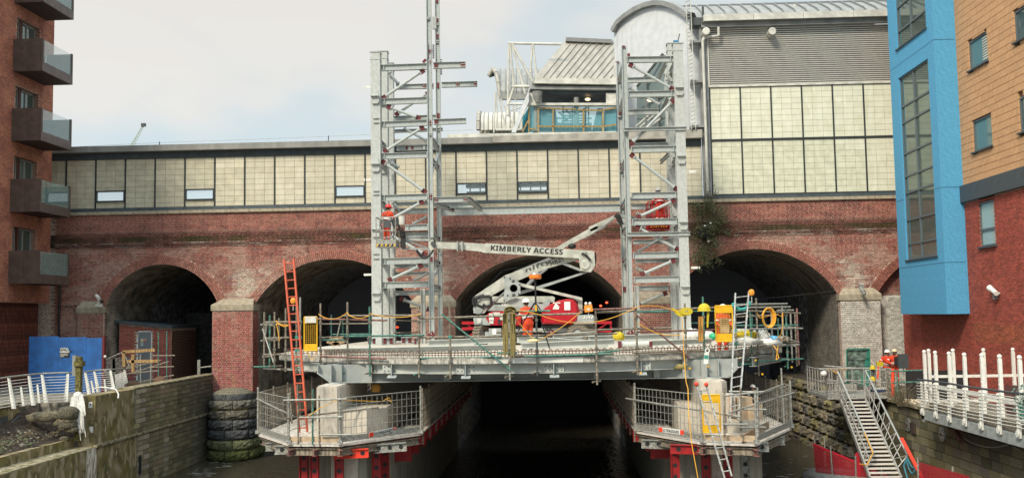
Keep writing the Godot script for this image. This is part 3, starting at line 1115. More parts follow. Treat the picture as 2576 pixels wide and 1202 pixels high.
func build_concourse() -> void:
	var t:=thing("station_concourse","station concourse with sloped seamed metal roof, blue glazing and white tubular trusses","station building",at(1440,334,54))
	var b:=MB.new()
	b.quad(ub(700,548,53.6),ub(1556,552,53.6),ub(1530,170,56),ub(1030,148,56))
	b.quad(ub(1030,148,56),ub(1530,170,56),ub(1530,170,57),ub(1030,148,57))
	b.quad(ub(700,548,53.6),ub(1030,148,56),ub(1030,148,57),ub(700,560,57))
	var rf:=obj("sloped_roof",b,M.zinc_roof,t)
	for k in 11:
		b=MB.new()
		var x0:=790.0+k*70.0
		var tt:=1.0
		var x1:=x0+318.0
		var lim:=1548.0-18.0*((x1-1100)/450.0)
		if x1>lim: tt=clampf((lim-x0)/(x1-x0),0.05,1.0)
		var p:=ub(x0,548,53.58)
		var q:=ub(x1,160,55.95)
		b.bar(p+Vector3(0,0.015,0.01),p.lerp(q,tt)+Vector3(0,0.015,0.01),0.035,0.04)
		obj("roof_seam",b,mat("seam_roof",0.33,0.315,0.285,0.6),rf)
	b=MB.new()
	b.bar(ub(1030,150,55.8),ub(1510,172,55.8),0.3,0.22)
	obj("ridge_cap",b,M.grey_mid,rf)
	b=MB.new()
	b.prism([ub(692,600,53.3),ub(1556,612,53.3),ub(1556,553,53.3),ub(720,545,53.3)],Vector3(0,0,-0.5))
	obj("upper_fascia",b,M.off_white,t)
	b=MB.new()
	b.prism([ub(660,660,53.5),ub(1556,668,53.5),ub(1556,636,53.5),ub(680,626,53.5)],Vector3(0,0,-0.5))
	obj("eaves_beam",b,M.zinc,t)
	b=MB.new()
	b.prism([ub(690,628,53.9),ub(1556,640,53.9),ub(1556,605,53.9),ub(690,600,53.9)],Vector3(0,0,-0.5))
	b.prism([ub(645,705,53.8),ub(1556,705,53.8),ub(1556,668,53.8),ub(660,660,53.8)],Vector3(0,0,-3.0))
	obj("soffit",b,M.fascia_dark,t)
	b=MB.new()
	b.prism([ub(645,810,53.7),ub(780,810,53.7),ub(780,702,53.7),ub(645,702,53.7)],Vector3(0,0,-0.2))
	b.prism([ub(1450,806,53.7),ub(1556,806,53.7),ub(1556,702,53.7),ub(1450,702,53.7)],Vector3(0,0,-0.2))
	obj("wall_panel",b,M.off_white,t)
	b=MB.new()
	b.prism([ub(630,828,53.5),ub(1556,828,53.5),ub(1556,804,53.5),ub(640,804,53.5)],Vector3(0,0,-0.4))
	obj("sill_beam",b,M.off_white,t)
	b=MB.new()
	b.prism([ub(-200,1170,53.2),ub(1556,1160,53.2),ub(1556,1100,53.2),ub(-200,1130,53.2)],Vector3(0,0,-0.5))
	obj("lower_fascia",b,M.off_white,t)
	# roof structure seen under the eaves
	b=MB.new()
	b.prism([ub(780,786,57),ub(1450,786,57),ub(1450,702,57),ub(780,702,57)],Vector3(0,0,-0.2))
	obj("ceiling_band",b,mat("ceiling_dark",0.05,0.055,0.06,0.8),t)
	for l in [[960,800,1010,715],[1070,800,1130,730],[1260,800,1330,730],[1380,800,1440,740]]:
		b=MB.new()
		b.bar(ub(l[0],l[1],55.5),ub(l[2],l[3],55.5),0.15,0.15)
		obj("rafter",b,M.grey_mid,t)
	b=MB.new()
	b.ball(ub(1258,768,54.6),Vector3(0.15,0.07,0.14),12)
	obj("ceiling_lamp",b,M.lamp,t)
	# blue hoarding inside and the light behind it
	var teal:=mat("teal_board",0.018,0.13,0.20,0.35)
	for q in [[755,1105,970,870],[1300,1105,1420,860],[1430,1100,1560,872]]:
		b=MB.new()
		b.prism([ub(q[0],q[1],55),ub(q[2],q[1],55),ub(q[2]-(50 if q[0]==755 else 0),q[3],55),ub(q[0]+(60 if q[0]==1300 else 0),q[3],55)],Vector3(0,0,-0.08))
		obj("blue_panel",b,teal,t)
	b=MB.new()
	b.prism([ub(580,1110,54.0),ub(640,1110,54.0),ub(640,860,54.0),ub(580,960,54.0)],Vector3(0,0,-0.1))
	obj("blue_panel",b,mat("teal_deep",0.02,0.20,0.27,0.35),t)
	b=MB.new()
	b.prism([ub(650,1105,55.5),ub(750,1105,55.5),ub(750,830,55.5),ub(650,830,55.5)],Vector3(0,0,-0.1))
	obj("blue_panel",b,M.teal_deep,t)
	b=MB.new()
	b.prism([ub(915,1105,58.5),ub(1300,1105,58.5),ub(1300,1010,58.5),ub(915,1010,58.5)],Vector3(0,0,-0.1))
	obj("blue_panel",b,mat("teal_deep",0.02,0.20,0.27,0.35),t)
	b=MB.new()
	b.prism([ub(650,1105,53.75),ub(1556,1100,53.75),ub(1556,830,53.75),ub(650,830,53.75)],Vector3(0,0,-0.01))
	obj("glazing",b,glass("pane_blue",0.22,0.55,0.62,0.3),t)
	# scaffold inside
	for l in [[1005,830,1005,1100],[1100,850,1100,1100],[1235,850,1235,1010],[1268,830,1268,1010],[985,900,1250,895],[985,940,1250,935],[985,995,1255,990],[1020,860,1120,970],[960,900,1060,1000],[920,965,1300,965],[1000,1000,1250,850]]:
		b=MB.new()
		b.tube(ub(l[0],l[1],56),ub(l[2],l[3],56),0.045,6)
		obj("scaffold_tube",b,M.grey_dark,t)
	for l in [[720,830,720,1110,0.16],[1140,750,1140,1105,0.14]]:
		b=MB.new()
		b.tube(ub(l[0],l[1],53.9),ub(l[2],l[3],53.9),l[4],12)
		obj("column",b,M.zinc,t)
	b=MB.new()
	b.lathe(ub(735,690,53.2),Vector3.DOWN,[Vector2(0.3,0),Vector2(0.26,0.25),Vector2(0.12,0.6),Vector2(0,0.62)],10)
	obj("column_head",b,M.zinc,t)
	for l in [[745,855,745,1108],[900,870,900,1106],[1215,875,1215,1104],[1415,865,1415,1100],[648,850,648,1108],[745,858,1130,870],[1150,875,1420,885],[1420,875,1556,858],[745,1050,1415,1050],[1415,1050,1556,1030],[648,1075,720,1075],[580,1108,640,990]]:
		b=MB.new()
		b.bar(ub(l[0],l[1],53.6),ub(l[2],l[3],53.6),0.085,0.085)
		obj("timber_rail",b,mat("timber_yellow",0.48,0.33,0.13,0.85,0,"streak",1.3),t)
	# slanted white edge and the tubular truss
	b=MB.new()
	b.prism([ub(465,1112,53.3),ub(510,1112,53.3),ub(648,790,53.3),ub(645,672,53.3)],Vector3(0,0,-0.3))
	obj("raking_fin",b,M.white_clad,t)
	for l in [[430,186,985,196,0.11],[440,190,428,830,0.09],[450,190,490,620,0.1],[470,190,612,715,0.1],[475,190,690,590,0.11],[685,190,665,490,0.09],[690,190,728,520,0.09],[468,636,650,636,0.14],[490,650,430,825,0.12],[440,817,578,817,0.11],[455,884,562,850,0.06],[428,840,430,935,0.17],
		[300,690,285,1115,0.06],[305,690,326,1090,0.06],[330,740,416,1090,0.07],[355,760,472,1010,0.06],[488,830,488,1000,0.05],[505,760,520,900,0.05],[305,1085,585,1085,0.1]]:
		b=MB.new()
		b.tube(ub(l[0],l[1],54.0),ub(l[2],l[3],54.0),l[4]*0.65,10)
		obj("truss_tube",b,M.off_white,t)
	# two barrel canopies beyond the wall
	var c:=thing("barrel_canopy","upper small barrel canopy of grey ribbed metal beside the tubular truss","canopy",ub(500,755,59),"barrel canopies beyond the station wall")
	b=MB.new()
	var pr:=[Vector3(300,450,61.5),Vector3(305,470,60.2),Vector3(318,520,59.3),Vector3(332,600,58.8),Vector3(343,680,58.6),Vector3(350,755,58.6)]
	for i in 5:
		b.quad(ub(pr[i+1].x,pr[i+1].y,pr[i+1].z),ub(800,pr[i+1].y,pr[i+1].z),ub(800,pr[i].y,pr[i].z),ub(pr[i].x-(30 if i==0 else 0),pr[i].y,pr[i].z))
	obj("roof_sheet",b,M.zinc,c)
	b=MB.new()
	b.path([ub(232,525,60),ub(250,490,60),ub(278,450,60),ub(310,500,59.2),ub(330,600,58.8),ub(348,752,58.6)],0.14,6)
	obj("end_trim",b,M.zinc_roof,c)
	b=MB.new()
	b.prism([ub(235,532,60.1),ub(290,515,60.1),ub(280,470,60.1)],Vector3(0,0,-0.3))
	obj("dark_soffit",b,M.grey_dark,c)
	for k in 9:
		b=MB.new()
		for i in 5:
			var xs:=350.0+k*55.0
			b.bar(ub(xs,pr[i].y,pr[i].z-0.03),ub(xs,pr[i+1].y,pr[i+1].z-0.03),0.05,0.07)
		obj("sheet_seam",b,M.grey_mid,c)
	b=MB.new()
	b.bar(ub(345,745,58.4),ub(620,745,58.4),0.3,0.3)
	obj("edge_beam",b,M.zinc,c)
	c=thing("barrel_canopy","lower small barrel canopy of white ribbed metal just above the parapet","canopy",ub(330,1130,57),"barrel canopies beyond the station wall")
	b=MB.new()
	var arc:=[]
	for k in 9:
		var a:=PI*k/8.0
		arc.append(Vector2(cos(a),sin(a)))
	var o:=ub(142,1130,57)
	for k in 8:
		var p0: Vector2=arc[k]
		var p1: Vector2=arc[k+1]
		var q0:=o+Vector3(0.1,p0.y*1.25,p0.x*1.3)
		var q1:=o+Vector3(0.1,p1.y*1.25,p1.x*1.3)
		b.quad(q0,q0+Vector3(2.6,0,0),q1+Vector3(2.6,0,0),q1)
	obj("roof_sheet",b,M.off_white,c)
	b=MB.new()
	for k in 8:
		b.tube(o+Vector3(0,arc[k].y*1.28,arc[k].x*1.33),o+Vector3(0,arc[k+1].y*1.28,arc[k+1].x*1.33),0.13,6)
	obj("end_trim",b,M.zinc_roof,c)
	for j in 10:
		b=MB.new()
		for k in 8:
			b.tube(o+Vector3(0.3+j*0.25,arc[k].y*1.25,arc[k].x*1.3),o+Vector3(0.3+j*0.25,arc[k+1].y*1.25,arc[k+1].x*1.3),0.03,4)
		obj("sheet_seam",b,M.zinc,c)

func far_crane() -> void:
	var t:=thing("tower_crane_jib","pale lattice crane jib far away above the station roof","crane",at(330,372,190))
	var a:=at(326,372,190)
	var z:=at(359,314,190)
	var s:=Vector3(0.55,0.3,0)
	var pale:=mat("crane_pale",0.42,0.52,0.50,0.6)
	var k0:=MB.new()
	k0.bar(a-s,z-s*0.4,0.14,0.14)
	k0.bar(a+s,z+s*0.4,0.14,0.14)
	obj("chord",k0,pale,t)
	for k in 9:
		var b:=MB.new()
		var t0:=k/9.0
		var t1:=(k+1)/9.0
		b.bar(a.lerp(z,t0)-s*(1.0-0.6*t0),a.lerp(z,t1)+s*(1.0-0.6*t1),0.1,0.1)
		b.bar(a.lerp(z,t0)+s*(1.0-0.6*t0),a.lerp(z,t1)-s*(1.0-0.6*t1),0.1,0.1)
		obj("lacing",b,pale,t)
	var h:=MB.new()
	h.box(z,Vector3(0.8,0.6,0.6))
	obj("jib_head",h,M.grey_dark,t)

# ground and water
func build_ground() -> void:
	var b:=MB.new()
	# river bed out to the horizon, the water over it
	b.quad(Vector3(-500,-1.4,300),Vector3(500,-1.4,300),Vector3(500,-1.4,-800),Vector3(-500,-1.4,-800))
	var o:=obj("ground",b,M.soil)
	o.set_meta("kind","structure")
	var wm:=mat("water",0.05,0.044,0.031,0.14)
	wm.metallic_specular=0.5
	wm.normal_enabled=true
	var f:=FastNoiseLite.new()
	f.seed=8; f.frequency=0.02; f.fractal_octaves=4
	var im:=f.get_seamless_image(256,256)
	im.bump_map_to_normal_map(6.0)
	wm.normal_texture=ImageTexture.create_from_image(im)
	wm.normal_scale=0.8
	wm.uv1_triplanar=true
	wm.uv1_world_triplanar=true
	wm.uv1_scale=Vector3(0.35,0.35,0.35)
	b=MB.new()
	b.quad(Vector3(-40,0,60),Vector3(40,0,60),Vector3(40,0,-100),Vector3(-40,0,-100))
	o=obj("water",b,wm)
	o.set_meta("kind","structure")
	b=MB.new()
	for k in 90:
		var p:=Vector3(-17.0+rng.randf()*1.6,0.015,-41.0-rng.randf()*8.0)
		if k>45: p=Vector3(rng.randf_range(8.0,12.5),0.015,-rng.randf_range(41,49))
		var l:=rng.randf_range(0.06,0.3)
		var w:=rng.randf_range(0.015,0.05)
		b.quad(p+Vector3(-l,0,w*0.3),p+Vector3(0,0.004,w),p+Vector3(l,0,0),p+Vector3(0,0.004,-w))
	o=solo("foam",b,mat("foam",0.42,0.42,0.39,0.7),"white flecks of foam drifting on the dark river","foam")
	o.set_meta("kind","stuff")
	b=MB.new()
	b.span(Vector3(-80,2.0,-39.2),Vector3(-17.9,3.8,-100))
	b.span(Vector3(-80,2.0,30),Vector3(-20.55,3.8,-39.2))
	o=obj("promenade",b,M.paving)
	o.set_meta("kind","structure")
	b=MB.new()
	b.span(Vector3(14.6,-1.0,30),Vector3(80,3.05,-51.9))
	o=obj("terrace",b,M.paving)
	o.set_meta("kind","structure")
	# rough bank between promenade and kerb
	b=MB.new()
	var nx:=14
	var nz:=44
	var hh:=func(i,j): return Vector3(lerpf(-20.5,-18.5,float(i)/nx),lerpf(3.15,2.5,pow(float(i)/nx,0.8))+0.16*n_mid.get_noise_2d(i*0.6,j*0.5)+(0.55*smoothstep(0.75,1.0,float(j)/nz)*(1.0-float(i)/nx)),lerpf(-26,-38.6,float(j)/nz))
	for i in nx:
		for j in nz:
			b.quad(hh.call(i,j),hh.call(i+1,j),hh.call(i+1,j+1),hh.call(i,j+1))
	o=obj("soil_bank",b,M.soil)
	o.set_meta("kind","structure")

func build_left_quay() -> void:
	var t:=thing("quay_wall","mossy brown stone and concrete quay wall on the left bank","quay wall",Vector3(-17.8,0,-44))
	var b:=MB.new()
	b.span(Vector3(-18.3,-1.4,-20),Vector3(-17.6,2.2,-41.6))
	obj("lower_wall",b,M.quay,t)
	b=MB.new()
	b.span(Vector3(-18.32,2.205,-37.85),Vector3(-17.64,4.15,-41.4))
	obj("corner_block",b,M.quay,t)
	b=MB.new()
	b.span(Vector3(-18.3,-1.4,-41.4),Vector3(-17.66,4.15,-54))
	var core:=obj("stone_wall",b,M.mortar_dark,t)
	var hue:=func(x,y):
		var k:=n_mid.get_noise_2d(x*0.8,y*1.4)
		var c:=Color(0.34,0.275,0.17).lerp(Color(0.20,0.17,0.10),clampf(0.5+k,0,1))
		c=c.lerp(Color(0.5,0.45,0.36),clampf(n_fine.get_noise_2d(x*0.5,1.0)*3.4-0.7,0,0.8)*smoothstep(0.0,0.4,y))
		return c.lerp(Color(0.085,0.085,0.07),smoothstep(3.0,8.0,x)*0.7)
	var none:=func(_x,_y): return false
	var some:=func(x,_y): return x<6.0
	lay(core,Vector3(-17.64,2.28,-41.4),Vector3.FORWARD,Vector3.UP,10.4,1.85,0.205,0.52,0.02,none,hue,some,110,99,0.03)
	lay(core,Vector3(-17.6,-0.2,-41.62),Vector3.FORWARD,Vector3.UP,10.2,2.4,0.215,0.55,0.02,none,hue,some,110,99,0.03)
	b=MB.new()
	b.span(Vector3(-18.3,4.15,-41.4),Vector3(-17.6,4.2,-52))
	b.span(Vector3(-17.66,2.2,-37.8),Vector3(-17.53,2.29,-52))
	obj("ledge",b,M.moss_ledge,t)
	b=MB.new()
	b.span(Vector3(-18.52,2.2,-20),Vector3(-17.62,2.225,-37.84))
	obj("ledge",b,M.moss_ledge,t)
	# lime run on the corner below the block
	b=MB.new()
	b.span(Vector3(-17.606,0.4,-37.1),Vector3(-17.59,2.2,-37.9))
	obj("lime_run",b,textured("lime",stain_tex(Color(0.55,0.49,0.40),[[Color(0.2,0.17,0.1),90,0.09,8,0.5,0.12],[Color(0.75,0.72,0.65),92,0.07,8,0.6,0.1]]),0.9,Vector3.ONE*0.6),t)
	b=MB.new()
	b.span(Vector3(-17.6,0.55,-41.75),Vector3(-17.52,1.25,-41.95))
	b.lathe(Vector3(-17.6,1.25,-41.85),Vector3.RIGHT,[Vector2(0.11,0),Vector2(0.11,0.08),Vector2(0,0.081)],12)
	obj("mooring_recess",b,M.black,t)
	# kerb of the bank
	b=MB.new()
	b.span(Vector3(-18.72,2.0,-20),Vector3(-18.42,2.56,-37.8))
	solo("bank_kerb",b,M.quay,"low mossy concrete kerb holding back the rough soil bank","kerb wall")
	# wall under the railing
	t=thing("promenade_wall","low stained concrete wall with dark patches under the white railing","wall",Vector3(-20.5,3.0,-33))
	b=MB.new()
	b.prism([Vector3(-20.5,2.9,-20),Vector3(-20.5,2.9,-37.6),Vector3(-20.5,3.86,-37.6),Vector3(-20.5,3.86,-20)],Vector3(-0.3,0,0))
	obj("wall",b,M.quay,t)
	b=MB.new()
	b.span(Vector3(-20.75,3.86,-20),Vector3(-20.42,3.98,-37.7))
	obj("coping",b,M.moss_ledge,t)
	for q in [[-33.9,0.5],[-35.0,0.45],[-36.3,0.5]]:
		b=MB.new()
		b.span(Vector3(-20.52,3.0,q[0]),Vector3(-20.485,3.55,q[0]-q[1]))
		obj("dark_recess",b,M.grey_dark,t)
	b=MB.new()
	b.path([Vector3(-20.44,3.05,-30),Vector3(-20.42,3.02,-34),Vector3(-20.4,3.12,-36.5),Vector3(-20.35,3.5,-37.4)],0.035)
	obj("conduit",b,M.grey_dark,t)
	# stones left on the bank
	var sp:=[[105,1049,0.62,0.2,0.4],[140,1044,0.5,0.16,0.3],[170,1040,0.42,0.26,0.35],[166,1057,0.38,0.12,0.3],[148,1064,0.25,0.13,0.25],[168,1069,0.4,0.17,0.3],[178,1080,0.25,0.13,0.2],[160,1104,0.2,0.1,0.2]]
	var names:=["long flat tan stone","middle flat tan stone beside the long one","rounded mossy stone highest against the post","thin flat stone under the mossy one","small grey stone below the flat one","broad tan stone in the middle of the heap","dark broken stone lowest against the post","small pale stone alone on the kerb"]
	for k in sp.size():
		var q: Array=sp[k]
		var g:=MB.new()
		var c:=at(q[0],q[1],37.3)
		for s in 3:
			pass
		g.ball(Vector3.ZERO,Vector3(q[2],q[3],q[4]),10)
		for i in g.v.size():
			var p:=g.v[i]
			var d:=1.0+0.22*n_fine.get_noise_3dv(p*1.3+Vector3.ONE*k)
			p=Vector3(signf(p.x)*pow(absf(p.x/q[2]),0.75)*q[2],signf(p.y)*pow(absf(p.y/q[3]),0.7)*q[3],p.z)
			g.v[i]=c+p*d
		var so:=solo("loose_stone",g,mat("loose_stone_%d" % (k % 3),0.24-0.05*(k % 3),0.21-0.04*(k % 3),0.14-0.025*(k % 3),0.95,0,"dirt",1.2),names[k]+" in the heap on the soil bank","stone","stones on the soil bank")
	var st:=MB.new()
	for k in 260:
		var p:=Vector3(rng.randf_range(-20.3,-18.7),0,rng.randf_range(-38.4,-31.0))
		p.y=lerpf(3.15,2.55,pow((p.x+20.5)/2.0,0.8))+0.1
		var r:=rng.randf_range(0.015,0.06)
		st.tint=Color(0.26,0.24,0.19)*rng.randf_range(0.3,1.2)
		st.ball(p,Vector3(r,r*0.6,r),5)
	solo("bank_pebbles",st,vcol("pebble"),"scattered pebbles and scraps over the dark soil bank","pebbles").set_meta("kind","stuff")
	var lv:=MB.new()
	for k in 1500:
		var cl:=rng.randf()
		var p:=Vector3(rng.randf_range(-20.2,-18.6),0,rng.randf_range(-36.0,-28.0))
		if n_mid.get_noise_2d(p.x*1.2,p.z)<(0.02 if p.z>-34.0 else 0.25): continue
		p.y=lerpf(3.15,2.55,pow((p.x+20.5)/2.0,0.8))+rng.randf()*0.28
		var e:=Vector3(rng.randf_range(-1,1),rng.randf_range(-0.3,0.6),rng.randf_range(-1,1)).normalized()*rng.randf_range(0.04,0.085)
		var s:=e.cross(Vector3(rng.randf(),1,rng.randf())).normalized()*0.035
		lv.tint=Color(0.035,0.075,0.028).lerp(Color(0.11,0.12,0.05),rng.randf())
		lv.quad(p-e,p-s,p+e,p+s)
	solo("ivy_cover",lv,vcol("leaf_tint",0.7),"dark green ivy and weeds spreading over the soil bank","ivy").set_meta("kind","stuff")
	var tw:=MB.new()
	for k in 70:
		var p:=Vector3(rng.randf_range(-20.2,-18.6),2.75,rng.randf_range(-37.5,-31.0))
		var e:=Vector3(rng.randf_range(-0.6,0.6),rng.randf_range(0.05,0.4),rng.randf_range(-0.6,0.6))
		tw.path([p,p+e*0.5+Vector3(0,0.1,0),p+e],0.012,4)
	solo("dead_stems",tw,M.twig,"tangle of dry brown stems lying on the soil bank","dead stems").set_meta("kind","stuff")

func build_left_things() -> void:
	# white railing along the promenade
	var t:=thing("promenade_railing","curved white steel railing with leaning fins and thin wires on the left promenade","railing",Vector3(-20.6,3.9,-40))
	var posts:=[[19,951,33,1028],[70,945,82,1019.5],[103,942,114,1012.6],[168,940,164,1010],[212,937,224,997.5],[235,934,246,986.5],[275,931.5,285,985],[311,930,318,974]]
	var tops:=[]
	var bots:=[]
	for q in posts:
		var bo:=ony(q[2],q[3],3.86)
		var to:=at(q[0],q[1],-bo.z)
		tops.append(to)
		bots.append(bo)
		var b:=MB.new()
		var e:=(to-bo).normalized()
		var s:=Vector3.RIGHT
		b.prism([bo-s*0.10,bo+s*0.07,to+s*0.05,to-s*0.05],Vector3(0,0,-0.025))
		obj("fin_post",b,M.white,t)
	for q in [[49.5,973,56,1021],[91,967,96,1012.6],[227,957,233,988],[260,954,264,986]]:
		var bo:=ony(q[2],q[3],3.86)
		var to:=at(q[0],q[1],-bo.z)
		var b:=MB.new()
		b.prism([bo-Vector3(0.05,0,0),bo+Vector3(0.05,0,0),to+Vector3(0.03,0,0),to-Vector3(0.03,0,0)],Vector3(0,0,-0.025))
		obj("short_fin",b,M.white,t)
	var pre: Vector3=tops[0]+(tops[0]-tops[1])*1.2
	var preb: Vector3=bots[0]+(bots[0]-bots[1])*1.2
	var pts:=[pre]
	for p in tops: pts.append(p+Vector3(0,0.04,0))
	var b:=MB.new()
	b.path(pts,0.032,8)
	obj("handrail",b,M.galv,t)
	for k in range(1,10):
		b=MB.new()
		var f:=k/10.0
		var w:=[pre.lerp(preb,f)]
		for i in tops.size(): w.append(tops[i].lerp(bots[i],f))
		b.path(w,0.011,5)
		obj("wire",b,M.white,t)
	# blue hoarding
	t=thing("site_hoarding","bright blue boarded hoarding with a CCTV notice behind the white railing","hoarding",at(160,992,44.6))
	var pan:=[[68,141.5,845.6],[142,212.5,847.6],[213,257,849.6]]
	for q in pan:
		b=MB.new()
		var d:=44.6
		var y0:=3.8
		var p0:=at(q[0],990,d)
		var p1:=at(q[1],990,d)
		var p2:=at(q[1],q[2],d)
		b.span(Vector3(p0.x,y0,-d),Vector3(p1.x,p2.y,-d-0.03))
		obj("board",b,M.blue_board,t)
	b=MB.new()
	var hp:=at(260,900,44.7)
	b.span(Vector3(hp.x-0.05,3.8,-44.55),Vector3(hp.x+0.06,6.35,-44.75))
	obj("end_post",b,mat("maroon",0.10,0.008,0.012,0.6),t)
	for y in [897.0,932.0]:
		b=MB.new()
		b.ball(at(262,y,44.5),Vector3(0.07,0.07,0.05),8)
		obj("hinge",b,M.off_white,t)
	var sg:=MB.new()
	var s0:=at(147.5,899,44.56)
	var s1:=at(172,876,44.56)
	sg.span(Vector3(s0.x,s0.y,-44.59),Vector3(s1.x,s1.y,-44.57))
	var sn:=obj("notice",sg,M.black,t)
	sg=MB.new()
	sg.span(Vector3(s0.x+0.01,lerpf(s0.y,s1.y,0.52),-44.568),Vector3(s1.x,lerpf(s0.y,s1.y,0.76),-44.563))
	obj("white_strip",sg,M.white,sn)
	sg=MB.new()
	for k in 3: sg.span(Vector3(s0.x+0.03,s0.y+0.03+k*0.055,-44.568),Vector3(s0.x+(0.38 if k else 0.2),s0.y+0.05+k*0.055,-44.563))
	obj("small_print",sg,M.off_white,sn)
	letters("CCTV",Vector3(s0.x+0.03,lerpf(s0.y,s1.y,0.82),-44.565),0.10,M.white,sn)
	letters("RECORDING",Vector3(s0.x+0.03,lerpf(s0.y,s1.y,0.58),-44.562),0.07,M.black,sn)
	sg=MB.new()
	sg.prism([Vector3(s1.x-0.13,s1.y-0.1,-44.562),Vector3(s1.x-0.02,s1.y-0.06,-44.562),Vector3(s1.x-0.02,s1.y-0.02,-44.562),Vector3(s1.x-0.12,s1.y-0.05,-44.562)],Vector3(0,0,-0.004))
	obj("camera_symbol",sg,mat("sky_print",0.25,0.5,0.7,0.5),sn)
	# mossy post with its box and a torn sheet
	t=thing("mooring_post","tall mossy green timber post with a small grey box near its top","post",Vector3(-18.5,2.5,-37.7))
	b=MB.new()
	var pp:=at(194,1080,37.65)
	b.span(Vector3(pp.x-0.1,2.5,-37.55),Vector3(pp.x+0.1,at(194,897,37.65).y,-37.75))
	obj("shaft",b,mat("moss_post",0.19,0.165,0.05,0.95,0,"dirt",0.8),t)
	b=MB.new()
	b.span(Vector3(pp.x-0.14,5.3,-37.5),Vector3(pp.x+0.17,5.5,-37.8))
	obj("cap_block",b,mat("moss_post",0.19,0.165,0.05),t)
	b=MB.new()
	b.span(Vector3(pp.x-0.24,4.95,-37.58),Vector3(pp.x-0.11,5.72,-37.74))
	obj("cable_box",b,M.zinc,t)
	b=MB.new()
	for k in 20:
		var o:=Vector3(pp.x+rng.randf_range(-0.14,0.22),4.15+rng.randf_range(-0.25,0.1),-37.5+rng.randf_range(0,0.12))
		var l:=rng.randf_range(0.6,1.5)
		var w:=rng.randf_range(0.04,0.09)
		var e:=Vector3(rng.randf_range(-0.05,0.25),-l,rng.randf_range(-0.05,0.1))
		b.quad(o+Vector3(-w,0,0),o+e*0.5+Vector3(-w*1.2,0,0.04),o+e*0.5+Vector3(w,0,0.02),o+Vector3(w,0.05,0))
		b.quad(o+e*0.5+Vector3(-w*1.2,0,0.04),o+e,o+e+Vector3(0.02,0,0),o+e*0.5+Vector3(w,0,0.02))
	b.ball(Vector3(pp.x+0.02,4.2,-37.55),Vector3(0.2,0.16,0.12),8)
	solo("torn_sheet",b,M.plastic_bag,"shredded white plastic sheet tied round the mossy post","plastic sheet")
	b=MB.new()
	b.path([at(236,977,37.9),at(252,974,37.85),at(275,976,37.8),at(290,980,37.75),at(296,992,37.7),at(295,1002,37.55)],0.03,6)
	solo("plastic_strip",b,M.plastic_bag,"crumpled strip of white plastic lying over the quay wall top","plastic strip")
	for q in [[220,1011,230,1026,"upper white paper notice with a dark mark on the mossy block"],[222,1073,232,1088,"lower torn white paper notice on the mossy block"]]:
		b=MB.new()
		var a:=at(q[0],q[3],37.83)
		var z:=at(q[2],q[1],37.83)
		if q[1]>1050:
			b.prism([Vector3(a.x+0.07,a.y,a.z),Vector3(z.x,a.y,a.z),Vector3(z.x,z.y,a.z),Vector3(a.x,z.y,a.z),Vector3(a.x,z.y-0.1,a.z)],Vector3(0,0,-0.01))
		else:
			b.span(a,Vector3(z.x,z.y,a.z-0.01))
		var pn:=solo("paper_notice",b,M.white,q[4],"notice","paper notices on the mossy block")
		if q[1]<1050:
			b=MB.new()
			b.span(Vector3(a.x+0.06,a.y+0.1,a.z+0.004),Vector3(a.x+0.11,z.y-0.05,a.z+0.001))
			obj("printed_mark",b,M.grey_dark,pn)
	# ribbed black fender on the pier flank
	b=MB.new()
	for k in 13: b.lathe(at(652,832+k*4.7,50.9),Vector3.UP,[Vector2(0.05,0),Vector2(0.13,0.03),Vector2(0.05,0.06)],12)
	solo("fender",b,M.rubber,"black ribbed rubber fender hanging beside the red brick pier","fender")
	# brick kiosk in the first arch
	var d0:=53.2
	var kx0:=at(297,900,d0).x
	var kx1:=at(429,900,d0).x
	var yr:=at(429,826,d0).y
	var yl:=at(297,812,d0).y
	t=thing("brick_kiosk","small brick plant room with lean-to roof and grey door inside the left arch","kiosk",Vector3((kx0+kx1)*0.5,3.8,-55))
	b=MB.new()
	b.prism([Vector3(kx0,3.8,-d0),Vector3(kx1,3.8,-d0),Vector3(kx1,yr,-d0),Vector3(kx0,yl,-d0)],Vector3(0,0,-3.7))
	var wl:=obj("wall",b,M.mortar,t)
	var kd0:=at(341,900,d0).x
	var kd1:=at(380,900,d0).x
	var dy:=at(360,832,d0).y
	var khole:=func(x,y): return (kx0+x>kd0 and kx0+x<kd1 and 3.8+y<dy) or 3.8+y>lerpf(yl,yr,x/(kx1-kx0))-0.1
	lay(wl,Vector3(kx0,3.8,-d0),Vector3.RIGHT,Vector3.UP,kx1-kx0,yl-3.8,0.085,0.26,0.016,khole,func(x,y): return Color(0.48,0.125,0.09),func(_x,_y): return true,150,99,0.015)
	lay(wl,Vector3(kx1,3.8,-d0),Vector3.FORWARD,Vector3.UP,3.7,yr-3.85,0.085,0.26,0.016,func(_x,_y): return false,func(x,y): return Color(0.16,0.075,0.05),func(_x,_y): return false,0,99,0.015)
	b=MB.new()
	b.prism([Vector3(kx0-0.15,yl,-d0+0.2),Vector3(kx1+0.1,yr,-d0+0.2),Vector3(kx1+0.1,yr+0.16,-d0+0.2),Vector3(kx0-0.15,yl+0.16,-d0+0.2)],Vector3(0,0,-4.0))
	obj("roof",b,M.fascia_dark,t)
	b=MB.new()
	b.span(Vector3(kd0,3.8,-d0+0.015),Vector3(kd0+0.09,dy,-d0-0.05))
	b.span(Vector3(kd0,dy-0.07,-d0+0.015),Vector3(kd1,dy,-d0-0.05))
	b.span(Vector3(kd1-0.05,3.8,-d0+0.015),Vector3(kd1,dy,-d0-0.05))
	var dr:=obj("door_frame",b,M.white,t)
	b=MB.new()
	b.span(Vector3(kd0+0.09,3.8,-d0+0.008),Vector3(kd1-0.05,dy-0.07,-d0-0.03))
	dr=obj("door",b,mat("door_grey",0.19,0.205,0.22,0.5),t)
